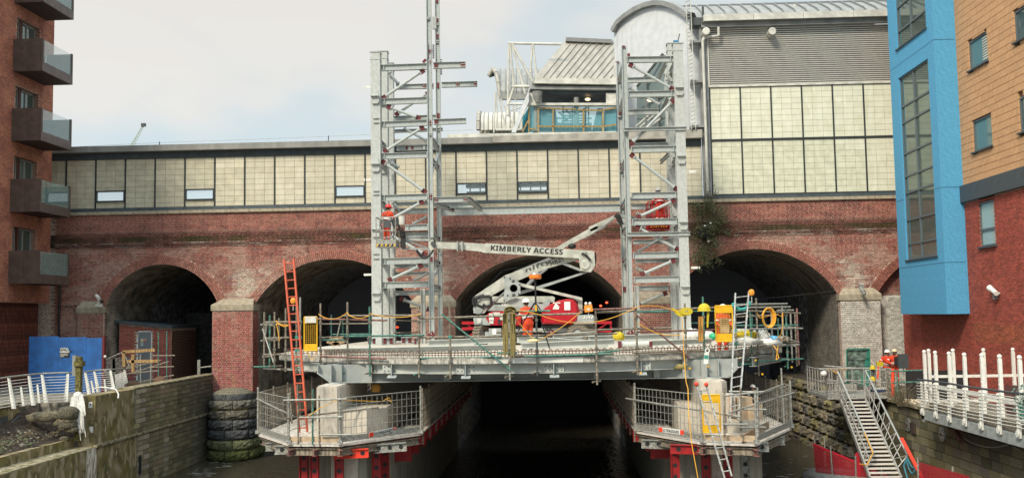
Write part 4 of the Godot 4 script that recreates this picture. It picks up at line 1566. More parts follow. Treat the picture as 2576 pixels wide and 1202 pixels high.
	var sc:=[[355,856,Color(0.75,0.5,0.02)],[362.5,856,Color(0.6,0.05,0.05)],[355,865.5,Color(0.05,0.35,0.4)]]
	for q in sc:
		b=MB.new()
		var p:=at(q[0],q[1],d0-0.02)
		b.box(p,Vector3(0.13,0.17,0.008))
		var sb:=obj("safety_sign",b,M.white,dr)
		b=MB.new()
		if q[0]==355 and q[1]==856:
			b.prism([p+Vector3(-0.055,-0.03,0.006),p+Vector3(0.055,-0.03,0.006),p+Vector3(0,0.07,0.006)],Vector3(0,0,-0.002))
			b.box(p+Vector3(0,-0.06,0.005),Vector3(0.12,0.035,0.004))
		else:
			b.lathe(p+Vector3(0,0.015,0.004),Vector3.BACK,[Vector2(0.05,0),Vector2(0.05,0.004),Vector2(0,0.004)],12)
			if q[0]>360: b.box(p+Vector3(0,-0.062,0.005),Vector3(0.12,0.035,0.004))
		obj("sign_print",b,mat("sign_%d" % int(q[0]+q[1]),q[2].r,q[2].g,q[2].b,0.5),dr)
	b=MB.new()
	b.bar(Vector3(kd0+0.18,4.85,-d0+0.05),Vector3(kd0+0.3,4.85,-d0+0.05),0.03,0.03)
	obj("handle",b,M.galv,dr)
	# dark sheeting and a post beyond the kiosk
	b=MB.new()
	b.span(Vector3(at(466,800,57).x,3.8,-57.2),Vector3(-17.7,at(480,787,57).y,-57.4))
	solo("dark_screen",b,mat("screen_dark",0.035,0.037,0.038,0.9,0,"dirt",0.4),"dark sheeted screen closing the left arch beside the brick plant room","screen")
	b=MB.new()
	var pz:=at(497.5,955,51.2)
	b.span(Vector3(pz.x-0.07,4.0,-51.2),Vector3(pz.x+0.07,at(498,905,51.2).y,-51.3))
	var po:=solo("steel_post",b,M.galv,"single grey steel post on the quay wall next to the red pier","post")
	b=MB.new()
	b.tube(at(500,925,51.25),at(530,921,51.25),0.035)
	obj("rail",b,M.galv,po)
	# tube barrier, timber rails and slabs beside the kiosk door
	t=thing("tube_barrier","scaffold tube barrier with two timber rails in front of the grey door","barrier",at(385,965,47))
	var tb:=func(x: float,y: float,dd:=47.0): return at(253.6+x*0.3249,792.5+y*0.3249,dd)
	for l in [[300,300,302,560],[380,275,380,550],[440,130,440,490],[505,120,505,510]]:
		b=MB.new()
		b.tube(tb.call(l[0],l[1]),tb.call(l[2],l[3]),0.032,8)
		obj("standard",b,M.galv if l[0]<400 else M.galv_green,t)
	for l in [[190,415,460,350],[200,460,520,360],[190,455,445,430],[285,520,560,465],[390,315,568,313],[385,405,560,399]]:
		b=MB.new()
		b.tube(tb.call(l[0],l[1]),tb.call(l[2],l[3]),0.032,8)
		obj("ledger",b,M.galv_rust,t)
	for l in [[165,285,415,270],[200,360,440,355],[172,285,175,400],[243,305,243,440]]:
		b=MB.new()
		b.bar(tb.call(l[0],l[1]),tb.call(l[2],l[3]),0.09,0.14)
		obj("timber_rail",b,mat("fresh_timber",0.56,0.36,0.16,0.85,0,"streak",1.0),t)
	b=MB.new()
	b.path([tb.call(35,345),tb.call(150,292),tb.call(175,300),tb.call(215,395),tb.call(190,415)],0.03,6)
	obj("bent_tube",b,M.galv,t)
	for q in [[65,400,0.55,0.75,"pale paving slab leaning nearest the blue hoarding"],[125,385,0.5,0.7,"darker paving slab leaning in the middle beside the kiosk"],[215,380,0.5,0.6,"grey paving slab leaning nearest the kiosk door"]]:
		b=MB.new()
		b.box(tb.call(q[0],q[1],48.0),Vector3(q[2],q[3],0.08),Basis(Vector3.FORWARD,0.08*(q[0]-120)/60.0))
		solo("paving_slab",b,mat("slab_%d" % int(q[0]),0.30-q[0]*0.0006,0.28-q[0]*0.0006,0.25-q[0]*0.0005,0.9,0,"dirt",1.0),q[4],"paving slab","paving slabs by the kiosk")
	for q in [[240,550,"brown hessian sandbag on the quay wall by the railing end"],[450,515,"brown sandbag on the quay wall under the tube barrier"]]:
		b=MB.new()
		var p: Vector3=tb.call(q[0],q[1],47.0)
		b.ball(p,Vector3(0.4,0.24,0.25),10)
		for i in b.v.size(): b.v[i]=p+(b.v[i]-p)*(1.0+0.25*n_fine.get_noise_3dv(b.v[i]*0.7))
		solo("sandbag",b,mat("hessian",0.20,0.12,0.075,0.95,0,"dirt",1.5),q[2],"sandbag","sandbags on the quay wall")
	b=MB.new()
	b.prism([tb.call(100,460,47.2),tb.call(170,440,47.2),tb.call(200,570,47.2),tb.call(110,580,47.2)],Vector3(0,0,-0.1))
	solo("white_rubble_sack",b,M.plastic_bag,"white woven sack hung on the end of the white railing","sack")
	# camera and lights on the impost left of the first arch
	t=thing("security_camera","white dome and floodlight cluster on the stone impost left of the first arch","camera",at(245,775,51.6))
	b=MB.new()
	b.box(at(246,757,51.5),Vector3(0.1,0.5,0.1))
	b.box(at(247,768,51.5),Vector3(0.34,0.14,0.16))
	obj("bracket",b,M.white,t)
	b=MB.new()
	b.tube(at(240,744,51.4),at(247,751,51.2),0.1,10)
	obj("camera_head",b,M.white,t)
	b=MB.new()
	b.ball(at(254,758,51.4),Vector3(0.1,0.1,0.1),10)
	obj("lens_dome",b,M.black,t)

func letters(s: String,p: Vector3,size: float,m: Material,parent: Node,b:=Basis.IDENTITY,width:=0.0,deep:=0.006) -> MeshInstance3D:
	var tm:=TextMesh.new()
	var f:=SystemFont.new()
	f.font_names=PackedStringArray(["Droid Sans"])
	f.font_weight=700
	tm.font=f
	tm.text=s
	tm.font_size=64
	tm.pixel_size=size/46.0
	tm.depth=deep
	tm.horizontal_alignment=HORIZONTAL_ALIGNMENT_LEFT
	tm.vertical_alignment=VERTICAL_ALIGNMENT_BOTTOM
	tm.material=m
	var o:=MeshInstance3D.new()
	o.name=numbered("lettering")
	parent.add_child(o,true)
	var ab:=tm.get_aabb()
	var sx:=1.0 if width<=0.0 else width/maxf(ab.size.x,0.001)
	o.mesh=tm
	o.transform=Transform3D(Basis(b.x*sx,b.y,b.z),p-org(parent)-b.y*ab.position.y-b.x*ab.position.x*sx)
	return o

# buildings at the sides
func build_left_building() -> void:
	var t:=thing("brick_apartments","red brick apartment building with dark balconies at the left edge","apartment building",Vector3(-30,3.8,-46))
	var X:=-26.5
	var fl:=[8.9,12.42,15.94,19.42,22.9]
	var b:=MB.new()
	b.span(Vector3(X-8,8.0,-38),Vector3(X-0.45,27,-51.35))
	b.span(Vector3(X-0.45,8.0,-38),Vector3(X,27,-47.65))
	b.span(Vector3(X-0.45,8.0,-49.85),Vector3(X,27,-51.35))
	for i in fl.size():
		var y0: float=fl[i]+2.85
		var y1: float=(fl[i+1]+0.12) if i<4 else 27.0
		b.span(Vector3(X-0.45,y0,-47.65),Vector3(X,y1,-49.85))
	b.span(Vector3(X-0.45,8.0,-47.65),Vector3(X,fl[0]+0.12,-49.85))
	var wl:=obj("wall",b,M.mortar_red,t)
	var hole:=func(x,y):
		var d: float=43.0+x
		if d>47.62 and d<49.88:
			for f in fl:
				if 8.0+y>f+0.1 and 8.0+y<f+2.87: return true
		return false
	var hue:=func(x,y): return Color(0.60,0.235,0.14).lerp(Color(0.40,0.125,0.09),clampf(0.4+n_mid.get_noise_2d(x,y),0,1))
	lay(wl,Vector3(X,8.0,-43.0),Vector3.FORWARD,Vector3.UP,8.35,16.6,0.078,0.225,0.02,hole,hue,func(x,y): return x>4.0,300,99,0.012)
	lay(wl,Vector3(X-0.4,8.0,-49.86),Vector3.RIGHT,Vector3.UP,0.4,16.6,0.078,0.225,0.014,func(x,y): return not hole.call(6.7,y),hue,func(x,y): return false,0,99,0.006)
	# ground floor: dark red boards set back under the brickwork
	b=MB.new()
	b.span(Vector3(X-8,3.8,-38),Vector3(X-0.5,8.0,-51.2))
	obj("ground_floor",b,M.wood_clad,t)
	for k in 21:
		b=MB.new()
		b.span(Vector3(X-0.49,3.8+k*0.2,-42),Vector3(X-0.44-0.008*(k % 3),3.985+k*0.2,-51.1))
		obj("plank",b,mat("plank_red_%d" % (k % 4),0.13+0.03*(k % 4),0.036+0.009*(k % 4),0.024+0.006*(k % 4),0.7,0,"streak",0.6),t)
	b=MB.new()
	b.span(Vector3(X-0.5,3.8,-43.0),Vector3(X,8.0,-43.9))
	obj("brick_pier",b,M.mortar_red,t)
	# balcony doors
	for i in 5:
		var y0: float=fl[i]+0.14
		var y1: float=fl[i]+2.83
		b=MB.new()
		for z in [-47.68,-48.3,-49.05,-49.82]:
			b.span(Vector3(X-0.33,y0,z+0.035),Vector3(X-0.24,y1,z-0.035))
		b.span(Vector3(X-0.33,y1-0.07,-47.65),Vector3(X-0.24,y1,-49.85))
		var w:=obj("window",b,mat("door_frame",0.30,0.31,0.30,0.5),t)
		for q in [[-47.72,-48.26],[-48.34,-49.01],[-49.09,-49.78]]:
			b=MB.new()
			b.span(Vector3(X-0.30,y0,q[0]),Vector3(X-0.29,y1-0.07,q[1]))
			obj("pane",b,M.window_mirror,w)
		b=MB.new()
		b.span(Vector3(X-0.31,y0,-48.3),Vector3(X-0.2,y1,-48.55))
		obj("timber_panel",b,M.wood_clad,w)
	# balconies: first one, then copies
	var lbl:=["lowest dark metal balcony with tinted glass, over the red boarded ground floor","second balcony up, a dark chair behind its glass","third balcony up, curved roof reflected in its glass","fourth balcony up, a white chair behind its glass","topmost balcony, cut by the upper edge of view"]
	var d0:=47.34
	var d1:=50.45
	var f0: float=fl[0]
	var bal:=thing("balcony",lbl[0],"balcony",Vector3(X,f0,-48.9),"dark metal balconies on the brick building")
	for s in 2:
		b=MB.new()
		b.span(Vector3(X+s*0.755,f0,-d0),Vector3(X+s*0.755+0.745,f0+1.62,-d0-0.06))
		obj("side_panel",b,M.bronze,bal)
	b=MB.new()
	b.span(Vector3(X,f0,-d1),Vector3(X+1.5,f0+1.62,-d1+0.06))
	obj("side_panel",b,M.bronze,bal)
	b=MB.new()
	b.span(Vector3(X+1.44,f0,-d0-0.061),Vector3(X+1.5,f0+0.46,-d1+0.061))
	obj("fascia",b,M.bronze,bal)
	for z in [-d0-0.1,-d1+0.1]:
		b=MB.new()
		b.span(Vector3(X+1.445,f0+0.46,z+0.05),Vector3(X+1.51,f0+1.62,z-0.05))
		obj("corner_post",b,M.bronze,bal)
	b=MB.new()
	b.span(Vector3(X+1.46,f0+0.46,-d0-0.15),Vector3(X+1.475,f0+1.58,-d1+0.15))
	obj("glass_panel",b,glass("balcony_glass",0.30,0.50,0.48,0.2),bal)
	for k in 5:
		b=MB.new()
		b.span(Vector3(X+0.01+k*0.285,f0+0.01,-d0-0.061),Vector3(X+0.285+k*0.285,f0+0.06,-d1+0.061))
		obj("soffit_board",b,M.soffit_board,bal)
	b=MB.new()
	b.span(Vector3(X,f0+0.2,-d0-0.061),Vector3(X+1.43,f0+0.3,-d1+0.061))
	obj("floor",b,M.grey_mid,bal)
	for i in range(1,5):
		var c: Node3D=bal.duplicate()
		c.name=numbered("balcony")
		add_child(c,true)
		c.position=Vector3(X,fl[i],-48.9)
		c.set_meta("label",lbl[i])
	# chairs
	var ch:=thing("garden_chair","white metal garden chair standing on the fourth balcony","chair",Vector3(X+0.7,fl[3]+0.3,-48.6),"chairs on the balconies")
	var co:=ch.position
	for sx in [-0.2,0.2]:
		for sz in [-0.2,0.2]:
			b=MB.new()
			b.tube(co+Vector3(sx,0,sz),co+Vector3(sx*0.9,0.45,sz*0.9),0.018,6)
			obj("leg",b,M.white,ch)
	b=MB.new()
	b.box(co+Vector3(0,0.46,0),Vector3(0.44,0.03,0.42))
	obj("seat",b,M.white,ch)
	b=MB.new()
	b.path([co+Vector3(-0.2,0.46,-0.2),co+Vector3(-0.2,0.85,-0.26),co+Vector3(0,0.95,-0.27),co+Vector3(0.2,0.85,-0.26),co+Vector3(0.2,0.46,-0.2)],0.02,6)
	obj("backrest",b,M.white,ch)
	var c2: Node3D=ch.duplicate()
	c2.name=numbered("garden_chair")
	add_child(c2,true)
	c2.position=Vector3(X+0.75,fl[1]+0.3,-49.2)
	c2.set_meta("label","dark chair standing on the second balcony up")
	for k in c2.get_children():
		(k as MeshInstance3D).material_override=M.grey_dark

func window_on_x(t: Node,X: float,d0: float,d1: float,y0: float,y1: float,bars_y: Array,bars_d: Array,gm: Material,sill:=true) -> void:
	# a window in a wall that faces -x
	var b:=MB.new()
	var w:=0.075
	b.span(Vector3(X-0.01,y0,-d0),Vector3(X+0.09,y0+w,-d1))
	b.span(Vector3(X-0.01,y1-w,-d0),Vector3(X+0.09,y1,-d1))
	b.span(Vector3(X-0.01,y0+w,-d0),Vector3(X+0.09,y1-w,-d0-w))
	b.span(Vector3(X-0.01,y0+w,-d1+w),Vector3(X+0.09,y1-w,-d1))
	for y in bars_y: b.span(Vector3(X-0.02,y-0.045,-d0-w),Vector3(X+0.08,y+0.045,-d1+w))
	for d in bars_d: b.span(Vector3(X-0.025,y0+w,-d-0.04),Vector3(X+0.075,y1-w,-d+0.04))
	var f:=obj("window",b,M.frame_grey,t)
	var ys:=[y0+w]
	ys.append_array(bars_y)
	ys.append(y1-w)
	var ds:=[d0+w]
	ds.append_array(bars_d)
	ds.append(d1-w)
	for i in ys.size()-1:
		for j in ds.size()-1:
			b=MB.new()
			b.span(Vector3(X+0.035,ys[i],-ds[j]),Vector3(X+0.045,ys[i+1],-ds[j+1]))
			obj("pane",b,gm,f)
	if sill:
		b=MB.new()
		b.span(Vector3(X-0.16,y0-0.07,-d0+0.08),Vector3(X+0.05,y0-0.003,-d1-0.08))
		obj("sill",b,M.band_slate,f)

func build_right_building() -> void:
	var X:=17.96
	var t:=thing("riverside_flats","riverside block of tan tiles over red brick with dark band and small windows","apartment building",Vector3(22,3.05,-43))
	var b:=MB.new()
	b.span(Vector3(X+0.16,3.05,-30),Vector3(X+9,26,-51.9))
	b.span(Vector3(X+0.03,3.05,-30),Vector3(X+0.16,9.5,-51.9))
	b.span(Vector3(X+0.03,9.5,-30),Vector3(X+0.16,11.55,-40.75))
	b.span(Vector3(X+0.03,9.5,-42.25),Vector3(X+0.16,11.55,-51.9))
	var wl:=obj("wall",b,M.mortar_red,t)
	var hole:=func(x,y):
		var d: float=51.9-x
		var Y: float=3.05+y
		return d>40.75 and d<42.25 and Y>9.5 and Y<11.35
	var hue:=func(x,y): return Color(0.52,0.105,0.07).lerp(Color(0.42,0.08,0.055),clampf(0.4+n_mid.get_noise_2d(x,y)*0.6,0,1))
	lay(wl,Vector3(X+0.03,3.05,-51.9),Vector3.BACK,Vector3.UP,16.0,8.5,0.085,0.235,0.019,hole,hue,func(x,y): return x>8.5 and y>2.5 and y<6.5,300,99,0.02)
	b=MB.new()
	b.span(Vector3(X-0.16,11.52,-30),Vector3(X+0.2,12.25,-43.72))
	obj("slate_band",b,M.band_slate,t)
	window_on_x(t,X+0.06,40.75,42.25,9.5,11.35,[10.2],[],mat("curtain_glass",0.30,0.42,0.42,0.06))
	# tan tiles, each on its own fixing
	var tb:=MB.new()
	tb.box(Vector3.ZERO,Vector3.ONE)
	var tile:=tb.done(vcol("tile_tan",0.8,"paint",0.7))
	var wins:=[[40.62,42.45,17.03,18.27],[40.62,42.45,13.53,14.85],[40.62,42.45,20.5,21.8],[36.4,38.25,17.1,18.3],[36.4,38.25,13.6,14.95],[36.4,38.25,20.5,21.8]]
	var ts:=[]
	var cs:=[]
	var ns:=0
	for r in 33:
		var y0:=12.27+r*0.29
		for k in 18:
			var dd:=43.72-(k+0.5)*0.6+0.12
			var d_hi:=minf(43.70,dd+0.3)
			var d_lo:=dd-0.3
			var ya:=y0
			var yb:=y0+0.29
			var skip:=false
			for w in wins:
				if d_hi>w[0]+0.02 and d_lo<w[1]-0.02 and yb>w[2]+0.02 and ya<w[3]-0.02:
					# trim the tile to the opening
					if d_hi>w[1] and d_hi-w[1]>0.06 and d_lo<w[1]: d_lo=w[1]
					elif d_lo<w[0] and w[0]-d_lo>0.06 and d_hi>w[0]: d_hi=w[0]
					elif ya<w[2] and w[2]-ya>0.04: yb=w[2]
					elif yb>w[3] and yb-w[3]>0.04: ya=w[3]
					else: skip=true
			if skip: continue
			var tr:=Transform3D(Basis(Vector3(0.17,0,0),Vector3(0,yb-ya-0.02,0),Vector3(0,0,d_hi-d_lo-0.02)),Vector3(X+0.085+rng.randf()*0.006,(ya+yb)*0.5,-(d_hi+d_lo)*0.5))
			var c:=Color(0.58,0.335,0.175)*(0.94+0.12*rng.randf())
			if ns<300 and k<11:
				var q:=int(c.r*26.0)
				put("tile",tile,tr,t,mat("tan_%d" % q,q/26.0,q/26.0*0.578,q/26.0*0.302,0.8,0,"paint",0.7))
				ns+=1
			else:
				ts.append(tr)
				cs.append(c)
	many("tiles",tile,ts,cs,t)
	for w in wins:
		window_on_x(t,X+0.07,w[0],w[1],w[2],w[3],[],[],M.window_dark if w[0]<40 else mat("blind_glass",0.10,0.19,0.20,0.05))
	# curtains and blind seen in the panes
	b=MB.new()
	for k in 9: b.span(Vector3(X+0.098,17.2+k*0.11,-40.72),Vector3(X+0.106,17.25+k*0.11,-41.3))
	obj("blind_slats",b,M.off_white,t)
	# blue render bay
	var Xb:=17.01
	t=thing("blue_bay","tall bright blue rendered bay with grey window strips overhanging the red brick wall","bay tower",Vector3(17.5,6.72,-46.5))
	b=MB.new()
	b.span(Vector3(Xb,6.72,-43.67),Vector3(X+0.1,26,-44.45))
	b.span(Vector3(Xb,6.72,-48.25),Vector3(X+0.1,26,-49.34))
	b.span(Vector3(Xb,6.72,-44.45),Vector3(X+0.1,9.3,-48.25))
	b.span(Vector3(Xb,18.13,-44.45),Vector3(X+0.1,19.55,-48.25))
	b.span(Vector3(Xb+0.25,9.3,-44.45),Vector3(X+0.1,26,-48.25))
	obj("render",b,M.blue_render,t)
	for y in [12.22,18.76,8.95]:
		b=MB.new()
		b.span(Vector3(Xb-0.004,y-0.014,-43.666),Vector3(Xb+0.9,y+0.014,-43.664))
		b.span(Vector3(Xb-0.004,y-0.014,-43.67),Vector3(Xb-0.002,y+0.014,-44.42))
		b.span(Vector3(Xb-0.004,y-0.014,-48.28),Vector3(Xb-0.002,y+0.014,-49.33))
		if y>15.0 or y<9.0: b.span(Vector3(Xb-0.004,y-0.014,-44.42),Vector3(Xb-0.002,y+0.014,-48.28))
		obj("render_joint",b,mat("joint_blue",0.03,0.12,0.22,0.9),t)
	window_on_x(t,Xb+0.09,44.45,48.25,9.3,18.13,[10.05,11.2,12.5,13.3,14.4,15.9,16.7],[46.5],M.window_mirror)
	window_on_x(t,Xb+0.09,44.45,48.25,19.55,25.0,[20.4,21.6,22.9],[46.5],M.window_mirror)
	b=MB.new()
	b.span(Vector3(17.3,10.1,-49.5),Vector3(17.9,12.2,-49.9))
	solo("plant_box",b,M.grey_dark,"dark grey duct box fixed behind the blue bay","duct box")
	# camera on the red brick
	t=thing("bullet_camera","white bullet camera on a bracket on the right red brick wall","camera",at(2507,742,41.0))
	b=MB.new()
	b.tube(at(2493,725,41.2),at(2508,738,40.6),0.1,10)
	b.tube(at(2490,723,41.25),at(2496,728,41.1),0.125,10)
	obj("camera_body",b,M.white,t)
	b=MB.new()
	b.path([at(2512,738,40.7),at(2527,738,40.7),Vector3(17.97,at(2527,744,40.9).y,-40.9)],0.05,8)
	obj("bracket",b,M.off_white,t)
	b=MB.new()
	b.box(Vector3(17.9,at(2524,744,41).y,-40.95),Vector3(0.14,0.28,0.2))
	obj("wall_box",b,M.grey_mid,t)

# steel towers
func up_h(h: float,d: float) -> float:
	return h*d/F

# I-beam between two sighted points at a depth; h in sight units
func beam(t: Node,called: String,x0: float,y0: float,x1: float,y1: float,h: float,d0: float,d1:=-1.0,m: Material=null,w:=0.2) -> MeshInstance3D:
	if d1<0.0: d1=d0
	var b:=MB.new()
	b.ibeam(at(x0,y0,d0),at(x1,y1,d1),up_h(h,(d0+d1)*0.5),w)
	return obj(called,b,M.steel if m==null else m,t)

func plates(o: Node,x: float,y: float,w: float,h: float,d: float,bolts:=true,m: Material=null) -> void:
	# red oxide joint plate with bolt heads
	var b:=MB.new()
	var p:=at(x,y,d)
	var sw:=up_h(w,d)
	var sh:=up_h(h,d)
	b.box(p,Vector3(sw,sh,0.02))
	var pl:=obj("joint_plate",b,M.oxide if m==null else m,o)
	if bolts:
		b=MB.new()
		for i in [-0.25,0.25]:
			for j in [-0.28,0.28]:
				b.box(p+Vector3(i*sw,j*sh,0.015),Vector3(0.035,0.035,0.02))
		obj("bolts",b,M.off_white,pl)

func brace(t: Node,x0: float,y0: float,x1: float,y1: float,d: float,ends:=true,r:=0.068) -> void:
	var a:=at(x0,y0,d)
	var z:=at(x1,y1,d)
	var b:=MB.new()
	var e:=(z-a).normalized()
	b.tube(a+e*0.12,z-e*0.12,r,12)
	var o:=obj("brace",b,M.steel,t)
	b=MB.new()
	b.tube(a+e*0.10,a+e*0.14,0.12,10)
	b.tube(z-e*0.14,z-e*0.10,0.12,10)
	obj("end_disc",b,M.steel,o)
	if ends:
		for p in [a,z]:
			b=MB.new()
			var s:=e if p==a else -e
			var n:=Vector3(-e.y,e.x,0)
			b.prism([p-s*0.12-n*0.11,p+s*0.08-n*0.11,p+s*0.08+n*0.11,p-s*0.12+n*0.11] if s==e else [p+s*0.08-n*0.11,p-s*0.12-n*0.11,p-s*0.12+n*0.11,p+s*0.08+n*0.11],Vector3(0,0,-0.05))
			obj("gusset",b,M.oxide,o)

func box_column(t: Node,X: float,d: float,y0: float,y1: float,w:=0.43) -> void:
	var b:=MB.new()
	var g:=0.02
	var z:=-d
	# plate box column with small corner grooves
	b.span(Vector3(X-w/2+g,y0,z+w/2-g),Vector3(X+w/2-g,y1-0.02,z-w/2+g))
	b.span(Vector3(X-w/2,y0,z+w/2),Vector3(X+w/2,y1-0.02,z+w/2-g))
	b.span(Vector3(X-w/2,y0,z-w/2+g),Vector3(X+w/2,y1-0.02,z-w/2))
	var o:=obj("column",b,M.steel_shop,t)
	b=MB.new()
	b.span(Vector3(X-w/2-0.03,y1-0.02,z+w/2+0.03),Vector3(X+w/2+0.03,y1+0.02,z-w/2-0.03))
	b.span(Vector3(X-w/2-0.02,y1-0.36,z+w/2+0.015),Vector3(X+w/2+0.02,y1-0.33,z-w/2-0.015))
	obj("cap_plate",b,M.steel,o)

func corbel(t: Node,X: float,d: float,y: float,w:=0.43) -> void:
	# sloped hood plate above, upstand plate below
	var z:=-d+w/2+0.002
	var b:=MB.new()
	b.prism([Vector3(X-w*0.42,y+0.02,z),Vector3(X+w*0.42,y+0.02,z),Vector3(X+w*0.25,y+0.26,z),Vector3(X-w*0.25,y+0.26,z)],Vector3(0,0,0.05))
	b.span(Vector3(X-w*0.44,y-0.02,z+0.24),Vector3(X+w*0.44,y+0.02,z))
	b.prism([Vector3(X-w*0.3,y-0.34,z+0.1),Vector3(X+w*0.3,y-0.34,z+0.1),Vector3(X+w*0.44,y-0.22,z+0.1),Vector3(X+w*0.44,y-0.02,z+0.1),Vector3(X-w*0.44,y-0.02,z+0.1),Vector3(X-w*0.44,y-0.22,z+0.1)],Vector3(0,0,-0.05))
	obj("bracket",b,M.steel_shop,t)

func h_post(t: Node,X: float,d: float,y0: float,y1: float,h:=0.225,m: Material=null) -> void:
	var b:=MB.new()
	b.ibeam(Vector3(X,y0,-d),Vector3(X,y1,-d),h,0.2,Vector3.RIGHT,0.03,0.014)
	obj("post",b,M.steel if m==null else m,t)

const DECK:=5.75

func build_left_tower() -> void:
	var t:=thing("steel_tower","left lattice steel tower frame, tall posts running up out of view","steel tower",Vector3(-6.6,DECK,-45.7))
	var Xo:=-7.79
	var Xi:=-5.36
	box_column(t,Xo,44,DECK,at(946,133,44).y)
	box_column(t,Xo-0.02,46.1,DECK,at(964,131,46.1).y)
	box_column(t,Xo+0.02,47.7,DECK,at(979,160,47.7).y,0.38)
	h_post(t,Xi,44,DECK,22.5)
	h_post(t,Xi,47.4,DECK,23.6)
	for y in [245.0,415.0,578.0,738.0]: corbel(t,Xo,44,at(946,y,44).y)
	for y in [245.0,415.0,578.0]: corbel(t,Xo,46.1,at(964,y,46.1).y-0.1)
	for y in [297.0,308.0,480.0,489.0,638.0,650.0]:
		var b:=MB.new()
		b.box(at(945,y,43.76),Vector3(0.26,0.035,0.08))
		obj("cleat",b,M.steel,t)
	for y in [219.0,452.0,691.0]:
		var b:=MB.new()
		b.bar(at(917,y,44.0),at(936,y-0.4,44.0),0.02,0.09)
		b.lathe(at(917,y,44.01),Vector3.BACK,[Vector2(0.055,-0.015),Vector2(0.055,0.02),Vector2(0,0.02)],10)
		obj("lug",b,M.white,t)
	# front beams
	for l in [[957,171,1075,167,15.5],[958,256,1075,252,15.5],[958,313.5,1075,309,15],[958,393,1075,389.5,15],[958,498.5,1075,495,16],[1018,573,1077,571,15.5],[960,657.5,1078,654,16],[961,717,1079,715,15.5]]:
		var o:=beam(t,"beam",l[0],l[1],l[2],l[3],l[4],44)
		var b:=MB.new()
		b.box(at(l[0]+8,l[1]-0.3,43.97),Vector3(0.03,up_h(l[4],44)-0.03,0.12))
		b.box(at(l[2]-1.5,l[3],43.97),Vector3(0.025,up_h(l[4],44)-0.03,0.16))
		obj("stiffener",b,M.steel,o)
	for l in [[1089,165,1170,163,15.5],[1090,307,1172,304,14]]:
		var o:=beam(t,"cantilever_beam",l[0],l[1],l[2],l[3],l[4],44)
		plates(o,l[0]+7,l[1],9,11,43.96,false)
		if l[1]<200:
			plates(o,l[2]-9,l[3]+0.3,6,12,43.96)
			plates(o,l[2]-2.5,l[3],6,12,43.96)
	# rear beams
	for l in [[996,219,1090,216,12.5],[1110,213.5,1200,211,13.5],[989,298,1100,294,11],[989,330,1113,325,7.5],[997,373,1098,370,13],[1000,532,1090,530,14],[1012,593,1090,591,13.5],[990,670,1100,668,10],[990,689,1100,687,8],[990,737,1106,735.5,12]]:
		var o:=beam(t,"beam",l[0],l[1],l[2],l[3],l[4],47.4)
		if l[1]<225:
			plates(o,l[2]-5,l[3],8,11,47.35)
			plates(o,lerpf(l[0],l[2],0.45 if l[0]>1000 else 0.75),lerpf(l[1],l[3],0.5),8,11,47.35)
		if absf(l[1]-373)<1:
			for x in [1022.0,1036.0,1066.0]: plates(o,x,372,5,10,47.35,false,M.oxide if x<1060 else M.white)
	# beams running back between front and rear
	for y in [345.0,398.0,500.0,590.0,655.0,720.0]:
		var p:=at(1085,y,44)
		for X in [Xi,Xo]:
			var b:=MB.new()
			b.ibeam(Vector3(X,p.y,-44.2),Vector3(X,p.y,-47.2),0.22,0.16)
			var o:=obj("side_beam",b,M.steel,t)
			if X==Xi:
				b=MB.new()
				b.box(Vector3(X+0.05,p.y,-47.0),Vector3(0.02,0.2,0.16))
				obj("joint_plate",b,M.oxide,o)
	for q in [[440,355],[560,620],[700,655]]:
		var b:=MB.new()
		b.tube(Vector3(Xi,at(1085,q[0],44).y,-44.2),Vector3(Xi,at(1085,q[1],44).y,-47.2),0.07,10)
		obj("side_brace",b,M.steel,t)
	for l in [[966,244,1061,179],[978,269,1051,296],[969,379,1060,322],[964,408,1066,481],[976,555,1059,509],[980,590,1066,639],[981,703,1056,669]]:
		brace(t,l[0],l[1],l[2],l[3],43.98)
	for l in [[998,286,1074,235],[1011,320,1076,356],[976,178,1003,215],[975,400,1005,426],[1034,565,1078,543],[1036,707,1080,684],[1010,752,1078,778],[984,505,1012,540]]:
		brace(t,l[0],l[1],l[2],l[3],47.35,l[1]==286 or l[1]==752)
	# red plates and splices on the posts
	for q in [[1082,128,9,8],[1082.5,155,8,8],[1083,308,9,11],[1085,494,9,13],[1087,652,10,12]]:
		plates(t,q[0],q[1],q[2],q[3],43.93,q[1]>140 and q[1]<600)
	for q in [[1101,51,8,10],[1101,91,8,12],[1102,214,8,13],[1103,291,9,13],[1100,3,9,7]]:
		plates(t,q[0],q[1],q[2],q[3],47.33,false)
	for q in [[1078,44,44.0],[1101,59,47.4],[1101,103,47.4],[1084,336,44.0]]:
		var b:=MB.new()
		b.box(at(q[0],q[1],q[2]-0.06),Vector3(0.19,0.05,0.1))
		b.box(at(q[0],q[1]+4,q[2]-0.06),Vector3(0.19,0.04,0.1))
		obj("stiffener",b,M.steel_girder,t)
	var b2:=MB.new()
	b2.box(at(1092,58,47.3),Vector3(0.2,0.6,0.12))
	obj("end_bracket",b2,M.steel_girder,t)
	for q in [[1075.5,113,44.0,7],[1089.5,113,44.0,7],[1096.5,150,47.4,6],[1109,150,47.4,8]]:
		var b:=MB.new()
		for k in q[3]:
			b.box(at(q[0],q[1]+k*5.2,q[2]),Vector3(0.1,0.035,0.05))
		b.box(at(q[0],q[1]+q[3]*2.4,q[2]),Vector3(0.03,0.62,0.16))
		obj("splice",b,M.bolt,t)
	for q in [[1067,153,0.8]]:
		var b:=MB.new()
		b.box(at(q[0],q[1],43.9),Vector3(0.2,0.12,0.03),Basis(Vector3.BACK,q[2]))
		obj("joint_plate",b,M.oxide,t)
	# inner stub columns under the first floor
	h_post(t,at(983,790,45.5).x,45.5,DECK,at(983,726,45.5).y,0.24,M.steel_shop)
